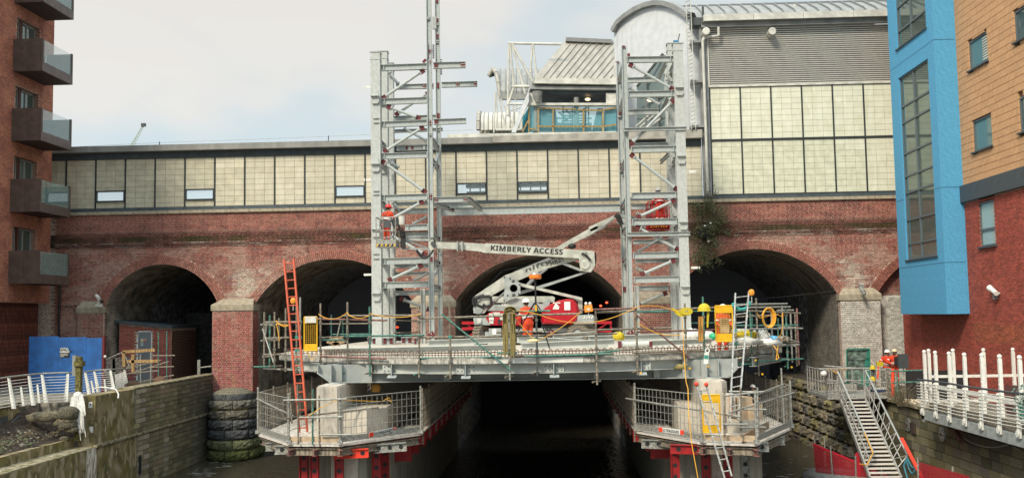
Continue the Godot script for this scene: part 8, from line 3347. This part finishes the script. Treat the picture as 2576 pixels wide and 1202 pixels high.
func build_right_quay() -> void:
	var t:=thing("rock_quay_wall","dark rock-faced stone wall running into the right arch above the water","quay wall",Vector3(13.2,-1,-50))
	var b:=MB.new()
	b.span(Vector3(13.3,-1.4,-45.4),Vector3(15.5,3.3,-60))
	obj("core",b,M.mortar_dark,t)
	var pal:=[Color(0.36,0.31,0.22),Color(0.25,0.225,0.17),Color(0.30,0.27,0.14),Color(0.20,0.19,0.17)]
	for r in 6:
		var y0:=-0.3+r*0.6
		var x:=45.35+(0.0 if r % 2 else 0.4)-(0.4 if r % 2==0 else 0.0)
		var k:=0
		while x<59.0:
			var l:=rng.randf_range(0.9,1.7)
			b=MB.new()
			var g:=[]
			for i in 9:
				var row:=[]
				for j in 6:
					var u:=i/8.0
					var v:=j/5.0
					var ed:=smoothstep(0.0,0.18,u)*smoothstep(0.0,0.18,1.0-u)*smoothstep(0.0,0.2,v)*smoothstep(0.0,0.2,1.0-v)
					var dd:=x+u*(l-0.016)
					var yy:=y0+0.008+v*0.585
					row.append(Vector3(13.28-ed*(0.10+0.16*(0.5+n_fine.get_noise_2d(dd*0.9,yy*1.3))+0.12*n_mid.get_noise_2d(dd*3.0,yy*3.0)),yy,-dd))
				g.append(row)
			for i in 8:
				for j in 5:
					b.quad(g[i+1][j],g[i][j],g[i][j+1],g[i+1][j+1])
			var q:=(r*3+k) % 4
			var c: Color=pal[q]*(0.62 if r<1 else 1.0)
			obj("stone_block",b,mat("rock_%d_%d" % [q,mini(r,1)],c.r,c.g,c.b,0.95,0,"dirt",0.6),t)
			x+=l
			k+=1
	t=thing("block_quay_wall","mossy squared block quay wall below the right terrace","quay wall",Vector3(14.3,-1,-38))
	b=MB.new()
	b.span(Vector3(14.24,-1.4,-28),Vector3(14.7,3.1,-45.3))
	var core:=obj("core",b,M.mortar_dark,t)
	var hue:=func(x,y):
		var c:=Color(0.29,0.245,0.145).lerp(Color(0.14,0.13,0.10),clampf(0.5+n_mid.get_noise_2d(x*0.7,y*1.5)*1.3,0,1))
		return c.lerp(Color(0.12,0.115,0.03),clampf(n_big.get_noise_2d(x*2.0,y*2.0)*1.5,0,0.8))
	lay(core,Vector3(14.24,-0.2,-45.3),Vector3.BACK,Vector3.UP,17.0,3.2,0.32,0.78,0.022,func(_x,_y): return false,hue,func(x,y): return x>0.5,300,99,0.05)
	b=MB.new()
	b.span(Vector3(14.05,3.1,-28),Vector3(14.75,3.22,-45.4))
	obj("coping",b,M.moss_ledge,t)
	for q in [[232,885,"left, nearer the stairs"],[542,970,"right, under the white terrace"]]:
		var p:=rq(q[0],q[1],14.12)
		b=MB.new()
		b.lathe(p+Vector3(0.08,0,0),Vector3.LEFT,[Vector2(0.0,0.0),Vector2(0.27,0.0),Vector2(0.27,0.06),Vector2(0.24,0.075),Vector2(0,0.085)],24)
		var d:=solo("pattress_plate",b,mat("plate_grey",0.40,0.39,0.35,0.8,0,"dirt",1.2),"round grey wall tie plate, the one on the %s" % q[2],"wall plate","round wall tie plates")
		b=MB.new()
		b.box(p+Vector3(-0.03,0,0),Vector3(0.05,0.07,0.07))
		obj("nut",b,M.rebar,d)
	b=MB.new()
	b.span(rq(255,860,14.12),rq(300,970,14.12)+Vector3(0.06,0,0))
	solo("rusty_ladder_stub",b,mat("old_iron",0.05,0.03,0.024,0.9),"rusty vertical iron strip on the mossy block wall","iron strip")
	b=MB.new()
	b.hose(rq(725,990,13.9),rq(1170,1055,13.9),0.22,0.018,14)
	b.path([rq(1170,1055,13.9),rq(1290,1140,13.9)],0.018)
	solo("mooring_line",b,M.galv,"pale slack line slung along the quay wall under the terrace","line")
	b=MB.new()
	b.bar(rq(680,950,13.8),rq(725,1030,13.8),0.14,0.16)
	b.lathe(rq(738,1060,13.75),Vector3.LEFT,[Vector2(0.07,0),Vector2(0.1,0.0),Vector2(0.1,0.03),Vector2(0.07,0.03)],14)
	solo("lamp_fitting",b,mat("rust_red",0.09,0.035,0.03,0.8),"small reddish lamp fitting with a hanging ring under the terrace","lamp")

func build_right_bank() -> void:
	# cantilevered white terrace
	var X:=13.35
	var t:=thing("terrace_balcony","grey steel edge terrace with white fins, thin rails and dark handrail","terrace",Vector3(14.0,3.0,-32))
	var b:=MB.new()
	var f0:=rq(365,800,X)
	var d_far:=-f0.z
	b.span(Vector3(X,2.98,-25),Vector3(X+0.25,3.3,-d_far))
	obj("edge_beam",b,M.boom_grey,t)
	b=MB.new()
	b.span(Vector3(X,2.9,-d_far),Vector3(14.6,3.28,-d_far+0.2))
	obj("end_beam",b,M.boom_grey,t)
	b=MB.new()
	b.span(Vector3(X+0.2,3.32,-25),Vector3(15.2,3.4,-d_far+0.1))
	obj("deck",b,M.timber_old,t)
	b=MB.new()
	b.span(Vector3(X+0.25,3.4,-25),Vector3(X+0.3,3.62,-d_far+0.1))
	obj("kick_rail",b,M.timber_old,t)
	var tops:=[]
	var bots:=[]
	for q in [[355,490,370,800],[475,503,490,830],[605,525,615,865],[740,550,755,900],[890,572,905,935],[1055,595,1070,975],[1230,618,1248,1012],[1425,650,1450,1062]]:
		var bo:=rq(q[2],q[3],X-0.06)
		var to:=rq(q[0],q[1],X-0.06)
		to.z=bo.z
		tops.append(to)
		bots.append(bo)
		b=MB.new()
		var fr:=[bo+Vector3(0,0.02,0.09),bo+Vector3(0,0.0,-0.02),bo+Vector3(0,0.1,-0.1),to+Vector3(0,0,-0.045),to+Vector3(0,0,0.045),bo+Vector3(0,0.3,0.12)]
		fr.reverse()
		b.prism(fr,Vector3(0.05,0,0))
		b.box((bo+to)*0.5+Vector3(0.02,0,0),Vector3(0.06,bo.distance_to(to)*0.96,0.03))
		b.lathe(bo+Vector3(-0.02,0.14,0),Vector3.LEFT,[Vector2(0.0,0),Vector2(0.1,0.0),Vector2(0.1,0.02),Vector2(0,0.02)],14)
		obj("fin",b,M.white,t)
	var fa:=[]
	for p in tops: fa.append(p+Vector3(0.05,0.06,0))
	var e0: Vector3=fa[0]+(fa[0]-fa[1])*0.35
	fa.push_front(e0)
	b=MB.new()
	b.path(fa,0.035,8)
	obj("handrail",b,mat("rail_dark",0.055,0.06,0.07,0.5),t)
	for k in 9:
		var f:=0.05+k*0.085
		var l:=[]
		for i in tops.size(): l.append((tops[i] as Vector3).lerp(bots[i],f)+Vector3(-0.01,0,0))
		l.push_front(l[0]+(l[0]-l[1])*0.3)
		b=MB.new()
		b.path(l,0.017,6)
		obj("wire",b,M.off_white,t)
	# white posts with ball finials, joined by rails
	t=thing("finial_fence","white post and rail framework with ball finials standing on the terrace","fence",Vector3(14.5,3.4,-32),"")
	var Xp:=13.95
	var pp:=[]
	for q in [[385,215,630],[485,222,650],[612,230,680],[752,240,705],[912,246,735],[1075,256,765],[1258,266,800],[1450,276,840]]:
		var o:=rq(q[0]+12,(q[1]+q[2])*0.5,Xp)
		pp.append(o)
		finial_post(t,Vector3(Xp,3.42,o.z),rq(q[0],q[1],Xp).y)
	for i in pp.size()-1:
		for h in [4.12,3.5]:
			b=MB.new()
			b.bar(Vector3(Xp,h,pp[i].z),Vector3(Xp,h,pp[i+1].z),0.05,0.13 if h>4 else 0.08)
			obj("rail",b,M.white,t)
	var zf: float=pp[0].z-0.15
	var bx:=[Xp+0.22]
	for q in [[670,200,640],[945,190,550],[1215,182,560]]:
		var o:=at(2219.0+q[0]*0.2764,824.2+q[2]*0.2764,-zf)
		bx.append(o.x)
	bx.append(18.3)
	for k in bx.size()-1: finial_post(t,Vector3(bx[k],3.42,zf),at(2405,880,-zf).y)
	for h in [4.42,3.5]:
		for k in bx.size()-1:
			b=MB.new()
			b.bar(Vector3(bx[k],h,zf),Vector3(bx[k+1],h,zf),0.05,0.1)
			obj("rail",b,M.white,t)
	b=MB.new()
	for k in 4: b.box(Vector3(15.2+k*0.9,3.75,-33.6+k*0.4),Vector3(0.5,0.5,0.5))
	for k in 4: b.box(Vector3(15.2+k*0.9,4.1,-33.8+k*0.4),Vector3(0.5,0.6,0.06))
	solo("terrace_seats",b,mat("seat_brown",0.075,0.03,0.025,0.8),"dark brown terrace seats behind the white posts","seats").set_meta("kind","stuff")
	b=MB.new()
	for k in 420:
		var c:=rq(1275,665,X)+Vector3(rng.randf_range(-0.1,0.4),rng.randf_range(-0.45,0.45),rng.randf_range(-0.4,0.4))
		var d:=Vector3(rng.randf_range(-1,1),rng.randf_range(-1,1),rng.randf_range(-1,1)).normalized()*0.06
		var s:=d.cross(Vector3(0.3,1,0.2)).normalized()*0.03
		b.tint=Color(0.05,0.13,0.10).lerp(Color(0.16,0.28,0.24),rng.randf())
		b.quad(c-d,c-s,c+d,c+s)
	var pl:=thing("potted_plant","blue green potted plant at the right end of the terrace rail","plant",rq(1275,760,X))
	obj("leaves",b,vcol("leaf_tint",0.7),pl).set_meta("kind","stuff")
	b=MB.new()
	b.lathe(rq(1275,780,X)+Vector3(0.15,-0.15,0),Vector3.UP,[Vector2(0,0),Vector2(0.18,0),Vector2(0.24,0.4),Vector2(0.0,0.4)],14)
	obj("pot",b,mat("pot_green",0.12,0.36,0.28,0.6),pl)
	# landing and gangway stairs
	var dl:=42.0
	t=thing("gangway_stairs","long aluminium gangway stairs with trussed rails down to the water","stairs",rk(420,520,dl))
	var yl:=ony(2140,996,3.35)
	dl=-yl.z
	var tl:=rk(300,525,dl)
	var trr:=rk(518,520,dl)
	var db:=dl-4.7
	var bl:=rk(560,1215,db)
	var br:=rk(835,1215,db)
	for q in [[tl,bl],[trr,br]]:
		b=MB.new()
		b.bar(q[0],q[1],0.06,0.2)
		obj("stringer",b,M.alu,t)
	var n:=20
	for k in n:
		var f:=(k+0.5)/n
		b=MB.new()
		b.box(tl.lerp(bl,f).lerp(trr.lerp(br,f),0.5),Vector3(trr.x-tl.x+(br.x-bl.x-trr.x+tl.x)*f-0.06,0.05,0.2))
		obj("tread",b,mat("tread_pale",0.62,0.58,0.53,0.6,0.1),t)
	var hl:=rk(275,272,dl)
	var hlb:=rk(592,985,db+0.6)
	var hr:=rk(520,265,dl)
	var hrb:=rk(888,1005,db+0.6)
	for q in [[hl,hlb,tl,bl],[hr,hrb,trr,br]]:
		b=MB.new()
		b.tube(q[0],q[1],0.04,8)
		obj("handrail",b,M.boom_grey,t)
		b=MB.new()
		b.tube((q[0] as Vector3).lerp(q[2],0.5),(q[1] as Vector3).lerp((q[2] as Vector3).lerp(q[3],0.88),0.5),0.025,8)
		obj("mid_rail",b,M.alu,t)
		for k in 9:
			var f:=k/8.0
			b=MB.new()
			var p: Vector3=(q[2] as Vector3).lerp((q[2] as Vector3).lerp(q[3],0.88),f)
			var h: Vector3=(q[0] as Vector3).lerp(q[1],f)
			b.tube(p,h,0.024,6)
			obj("baluster",b,M.alu,t)
			if k<8:
				b=MB.new()
				b.tube(p,(q[0] as Vector3).lerp(q[1],f+0.125),0.02,6)
				obj("truss_diagonal",b,M.alu,t)
	t=thing("landing","grey aluminium landing with railings at the head of the gangway","landing",Vector3(13.6,3.0,-44))
	b=MB.new()
	var lx0:=rk(185,480,dl).x
	var lx1:=rk(705,480,dl).x
	b.span(Vector3(lx0,3.22,-dl),Vector3(lx1,3.34,-dl-3.2))
	obj("floor",b,M.alu,t)
	var rails:=[[lx0,-dl,lx0,-dl-3.2],[lx0,-dl,rk(275,400,dl).x,-dl],[rk(520,400,dl).x,-dl,lx1,-dl],[lx0,-dl-1.4,lx1,-dl-1.4]]
	for r in rails:
		for y in [3.45,3.9,4.42]:
			b=MB.new()
			b.tube(Vector3(r[0],y,r[1]),Vector3(r[2],y,r[3]),0.03 if y>4.2 else 0.022,8)
			obj("rail",b,M.alu,t)
		var l:=Vector3(r[0],0,r[1]).distance_to(Vector3(r[2],0,r[3]))
		var m:=maxi(2,int(l/0.42))
		for k in m+1:
			b=MB.new()
			var p:=Vector3(r[0],3.34,r[1]).lerp(Vector3(r[2],3.34,r[3]),float(k)/m)
			b.tube(p,p+Vector3.UP*1.08,0.026,6)
			obj("post",b,M.alu,t)
	b=MB.new()
	b.span(Vector3(rk(330,400,dl).x,3.4,-dl-1.42),Vector3(rk(530,400,dl).x,3.75,-dl-1.45))
	obj("kick_panel",b,M.galv,t)
	b=MB.new()
	b.bar(Vector3(lx0,4.47,-dl),Vector3(lx0+0.9,4.47,-dl-0.02),0.08,0.05)
	solo("timber_capping",b,M.timber,"yellow timber capping strip on the landing rail corner","timber strip")
	b=MB.new()
	b.ball(Vector3(lx0-0.12,4.3,-dl+0.05),Vector3(0.14,0.13,0.1),10)
	solo("white_float",b,M.white,"small white float tied at the left corner of the landing","float")
	# company banner on the landing gate
	b=MB.new()
	var a:=rk(557,452,dl-0.06)
	var z:=rk(697,410,dl-0.06)
	b.span(Vector3(a.x,a.y,-dl+0.05),Vector3(z.x,z.y,-dl+0.035))
	var bn:=solo("navy_banner",b,mat("navy",0.012,0.03,0.075,0.6),"navy blue banner with white lettering fixed low on the landing gate","banner")
	letters("> groundwork",Vector3(a.x+0.06,a.y+0.05,-dl+0.052),0.13,M.white,bn,Basis.IDENTITY,(z.x-a.x)*0.92)
	b=MB.new()
	b.path([rk(235,270,dl-0.1),rk(290,300,dl-0.1),rk(400,540,dl-1.4),rk(500,780,dl-3.0),rk(585,985,db+0.4),rk(530,1090,db+0.4),rk(470,1080,db+0.2)],0.022,6)
	solo("stair_cable",b,M.cable_yellow,"yellow cable running down the left handrail of the gangway","cable")
	# small yellow instruments and orange strap at the landing
	t=thing("yellow_light_stand","black post with yellow heads at top and bottom on the landing rail","light stand",rk(583,350,dl-0.1))
	b=MB.new()
	b.tube(rk(583,345,dl-0.1),rk(583,240,dl-0.1),0.07,8)
	obj("post",b,M.grey_dark,t)
	for y in [243.0,340.0]:
		b=MB.new()
		b.lathe(rk(583,y+10,dl-0.15),Vector3.UP,[Vector2(0,0),Vector2(0.13,0),Vector2(0.1,0.1),Vector2(0.05,0.16),Vector2(0,0.17)],10)
		obj("yellow_head",b,M.yellow_web,t)
	b=MB.new()
	b.box(rk(643,207,48.8),Vector3(0.3,0.2,0.14))
	solo("yellow_instrument",b,M.yellow_web,"yellow surveying instrument held up beside the pair of surveyors","instrument")
	b=MB.new()
	b.prism([rk(620,335,45),rk(632,335,45),rk(640,230,45),rk(628,230,45)],Vector3(0,0,-0.02))
	solo("orange_strap",b,M.orange_cloth,"orange strap hanging below the yellow surveying instrument","strap")
	# netted frame, low block pier, scaffold rail, dark screen, floodlight
	t=thing("debris_frame","square frame hung with torn green debris netting by the white pier","netting frame",rk(455,390,49))
	b=MB.new()
	b.prism([rk(360,390,49),rk(552,400,49),rk(552,78,49),rk(358,82,49)],Vector3(0,0,-0.03))
	obj("net",b,mat("net_thin",0.20,0.29,0.25,0.9,0,"dirt",0.5),t)
	b=MB.new()
	b.path([rk(355,385,48.9),rk(355,78,48.9),rk(555,76,48.9),rk(557,400,48.9)],0.03,8)
	b.prism([rk(470,400,48.95),rk(556,400,48.95),rk(556,80,48.95),rk(540,80,48.95)],Vector3(0,0,-0.02))
	obj("net_edge",b,M.net_green,t)
	for l in [[358,150,552,152],[358,222,552,226],[370,165,470,230]]:
		b=MB.new()
		b.tube(rk(l[0],l[1],48.85),rk(l[2],l[3],48.85),0.02,6)
		obj("crossbar",b,M.grey_dark,t)
	for l in [[160,225,500,250],[330,340,500,385],[185,335,330,385]]:
		b=MB.new()
		b.tube(rk(l[0],l[1],47),rk(l[2],l[3],47),0.045,8)
		solo("grey_pole",b,M.galv,"grey pole leaning across behind the landing, %s" % ("topmost" if l[1]==225 else ("lower right" if l[0]==330 else "lower left")),"pole","poles behind the landing")
	b=MB.new()
	b.span(Vector3(rk(696,400,dl+1.0).x,3.05,-dl-1.0),Vector3(rk(782,400,dl+1.0).x,rk(740,248,dl+1.0).y,-dl-1.6))
	var wp:=solo("block_pier",b,mat("block_grey",0.36,0.35,0.30,0.95,0,"dirt",0.8),"short grey block pier with an orange painted strip by the landing","pier")
	for k in 9:
		b=MB.new()
		var y:=3.08+k*0.135
		b.span(Vector3(rk(698,400,dl+1.0).x,y,-dl-0.98),Vector3(rk(780,400,dl+1.0).x,y+0.12,-dl-1.0))
		obj("course",b,mat("block_grey",0.36,0.35,0.30),wp)
	b=MB.new()
	b.bar(rk(757,498,dl+0.9),rk(757,245,dl+0.9),0.11,0.02,Vector3.BACK)
	obj("orange_strip",b,M.orange_cloth,wp)
	t=thing("green_rail","green scaffold tube rail between the block pier and the white terrace","rail",rk(900,480,dl))
	for l in [[735,270,1015,262],[750,372,1000,362],[795,262,800,480]]:
		b=MB.new()
		b.tube(rk(l[0],l[1],dl),rk(l[2],l[3],dl),0.032,8)
		obj("tube",b,M.galv_green,t)
	b=MB.new()
	b.span(Vector3(rk(885,490,44).x,3.05,-44),Vector3(17.9,rk(900,268,44).y,-44.1))
	solo("black_screen",b,M.dark_void,"black sheeted screen behind the green rail","screen")
	b=MB.new()
	b.box(rk(848,182,47),Vector3(0.46,0.66,0.14))
	var fl:=solo("floodlight_back",b,M.grey_dark,"dark grey square sign board turned away beside the surveyors","board")
	b=MB.new()
	b.tube(rk(852,215,47),rk(852,300,47),0.035,8)
	obj("pole",b,M.grey_mid,fl)
	# camera on the white pier impost
	b=MB.new()
	b.tube(at(2166,725,51.2),at(2174,735,50.9),0.09,10)
	b.ball(at(2175,738,50.9),Vector3(0.1,0.1,0.1),10)
	b.box(at(2168,719,51.4),Vector3(0.2,0.16,0.2))
	solo("impost_camera",b,M.zinc,"small grey security camera on the white painted pier's stone cap","camera")
	# bare bush on the bank
	t=thing("bare_shrub","small bare brown shrub at the corner of the right quay wall","shrub",rk(830,520,40))
	b=MB.new()
	var lf:=MB.new()
	for k in 70:
		var p:=rk(835+rng.randf_range(-40,40),520,40.0+rng.randf_range(-0.6,0.6))
		p.y=3.2
		var dir:=Vector3(rng.randf_range(-0.8,0.8),rng.randf_range(0.5,1.2),rng.randf_range(-0.5,0.5)).normalized()
		var l:=rng.randf_range(0.4,1.15)
		var m:=p+dir*l*0.5
		var e:=m+(dir+Vector3(rng.randf_range(-0.5,0.5),-0.2,0.1)).normalized()*l*0.5
		b.path([p,m,e],0.008,4)
		for j in 5:
			var c:=m.lerp(e,rng.randf())+Vector3(rng.randf_range(-0.1,0.1),rng.randf_range(-0.1,0.1),0)
			var d:=Vector3(rng.randf_range(-1,1),rng.randf_range(-1,1),rng.randf_range(-1,1)).normalized()*0.035
			var s:=d.cross(Vector3(0.2,1,0.4)).normalized()*0.013
			lf.tint=Color(0.06,0.075,0.03).lerp(Color(0.13,0.10,0.05),rng.randf())
			lf.quad(c-d,c-s,c+d,c+s)
	obj("stems",b,M.twig,t)
	obj("leaves",lf,vcol("leaf_tint",0.7),t).set_meta("kind","stuff")
	b=MB.new()
	for k in 300:
		var p:=Vector3(rng.randf_range(14.2,15.6),3.24,-rng.randf_range(36.0,42.0))
		var r:=rng.randf_range(0.03,0.09)
		b.tint=Color(0.52,0.45,0.34)*rng.randf_range(0.6,1.2)
		b.ball(p,Vector3(r,r*0.6,r),5)
	solo("pale_gravel",b,vcol("pebble"),"pale gravel strip on top of the right quay wall","gravel").set_meta("kind","stuff")
	# red netted barrier on a stone footing in the water
	b=MB.new()
	var rc:=ony(2062,1194,0.42)
	b.ball(Vector3.ZERO,Vector3(1.5,0.8,2.2),16)
	for i in b.v.size():
		var q:=b.v[i]
		q*=1.0+0.3*n_mid.get_noise_3dv(q)
		q.y=clampf(q.y,-1.2,0.42)
		b.v[i]=Vector3(rc.x+1.0,0,rc.z-0.4)+q
	solo("stone_footing",b,mat("footing",0.30,0.31,0.30,0.9,0,"dirt",0.9),"pale grey stone footing in the water under the red net barrier","rock")
	t=thing("red_net_barrier","red netting barrier on silver posts at the foot of the gangway","barrier",ony(2100,1190,0.4))
	var dn:=41.5
	var pz:=[[2046,1117,2052,1186],[2090,1136,2096,1206],[2153,1162,2160,1230],[2238,1202,2244,1260]]
	for i in 3:
		var q: Array=pz[i]
		var w: Array=pz[i+1]
		b=MB.new()
		b.prism([at(q[2],q[3],dn-i*0.6),at(w[2],w[3],dn-i*0.6-0.6),at(w[0],w[1],dn-i*0.6-0.6),at(q[0],q[1],dn-i*0.6)],Vector3(0.01,0,-0.012))
		obj("net",b,glass_net(),t)
		b=MB.new()
		b.bar(at(q[0],q[1],dn-i*0.6),at(w[0],w[1],dn-i*0.6-0.6),0.03,0.09)
		obj("net_edge",b,M.red_mesh,t)
		b=MB.new()
		for k in range(1,6):
			var f:=k/6.0
			b.tube(at(lerpf(q[0],q[2],f),lerpf(q[1],q[3],f),dn-i*0.6+0.01),at(lerpf(w[0],w[2],f),lerpf(w[1],w[3],f),dn-i*0.6-0.59),0.01,4)
		obj("net_strands",b,M.red_mesh,t,"stuff")
	b=MB.new()
	b.prism([at(2157,1240,40.2),at(2168,1240,40.2),at(2163,1136,40.2),at(2152,1142,40.2)],Vector3(0,0,-0.05))
	obj("net_fold",b,M.red_mesh,t)
	for l in [[2050,1106,2056,1189,41.6],[2074.6,1099.5,2078,1183,42.4],[2090,1122,2096,1210,40.8],[2153,1146,2155,1215,40.2],[2218,1172,2220,1210,39.6]]:
		b=MB.new()
		b.tube(at(l[0],l[1],l[4]),at(l[2],l[3],l[4]),0.035,8)
		obj("post",b,M.galv,t)
	t=thing("red_net_barrier","second red netting barrier below the right quay wall, cut by the lower edge","barrier",ony(2370,1215,0.2))
	b=MB.new()
	b.prism([at(2312,1230,36),at(2440,1250,33),at(2440,1198,33),at(2312,1162,36)],Vector3(0.01,0,-0.012))
	obj("net",b,glass_net(),t)
	b=MB.new()
	b.tube(at(2310,1150,36),at(2312,1230,36),0.035,8)
	b.tube(at(2398,1174,34),at(2398,1230,34),0.035,8)
	obj("post",b,M.galv,t)
	b=MB.new()
	b.bar(at(2269,1102,38.6),at(2322,1204,36.6),0.12,0.05)
	solo("orange_tube",b,M.red_bright,"long orange red strap stretched down beside the gangway","strap")
	b=MB.new()
	b.path(catenary(at(2283,1150,37.8),at(2305,1175,37.2),0.15)+catenary(at(2305,1175,37.2),at(2281,1155,37.6),0.35)+[at(2275,1172,37.6),at(2284,1204,37.2)],0.03,6)
	solo("blue_rope",b,mat("blue_rope",0.06,0.27,0.36,0.9,0,"rough",6.0),"blue rope looped from the lower end of the gangway","rope")

func glass_net() -> StandardMaterial3D:
	if M.has("net_red"): return M.net_red
	var m:=StandardMaterial3D.new()
	m.resource_name="net_red"
	m.albedo_color=lin(0.42,0.008,0.025,0.5)
	m.transparency=BaseMaterial3D.TRANSPARENCY_ALPHA
	m.roughness=0.7
	M["net_red"]=m
	return m

func finial_post(t: Node,p: Vector3,top: float) -> void:
	var b:=MB.new()
	b.span(p+Vector3(-0.052,0,0.052),Vector3(p.x+0.052,top-0.1,p.z-0.052))
	for y in [0.3,0.75,1.15]: b.box(p+Vector3(0,y,0),Vector3(0.13,0.06,0.06))
	var o:=obj("post",b,M.white,t)
	b=MB.new()
	b.ball(Vector3(p.x,top-0.02,p.z),Vector3(0.075,0.075,0.075),12)
	b.lathe(Vector3(p.x,top-0.11,p.z),Vector3.UP,[Vector2(0.06,0),Vector2(0.06,0.03),Vector2(0.03,0.05)],10)
	obj("finial",b,M.white,o)

func _ready() -> void:
	rng.seed=20240611
	make_camera()
	make_sky()
	make_materials()
	build_ground()
	build_viaduct()
	build_cutwaters()
	build_cladding()
	build_tall_block()
	ladder_mast()
	build_concourse()
	far_crane()
	build_left_building()
	build_right_building()
	build_left_quay()
	build_right_quay()
	build_left_things()
	build_right_bank()
	build_deck()
	build_pier(-1)
	build_pier(1)
	build_left_tower()
	build_right_tower()
	build_scaffold()
	build_lift_front()
	build_lift_rear()
	build_works()
	build_bush()
	build_people()
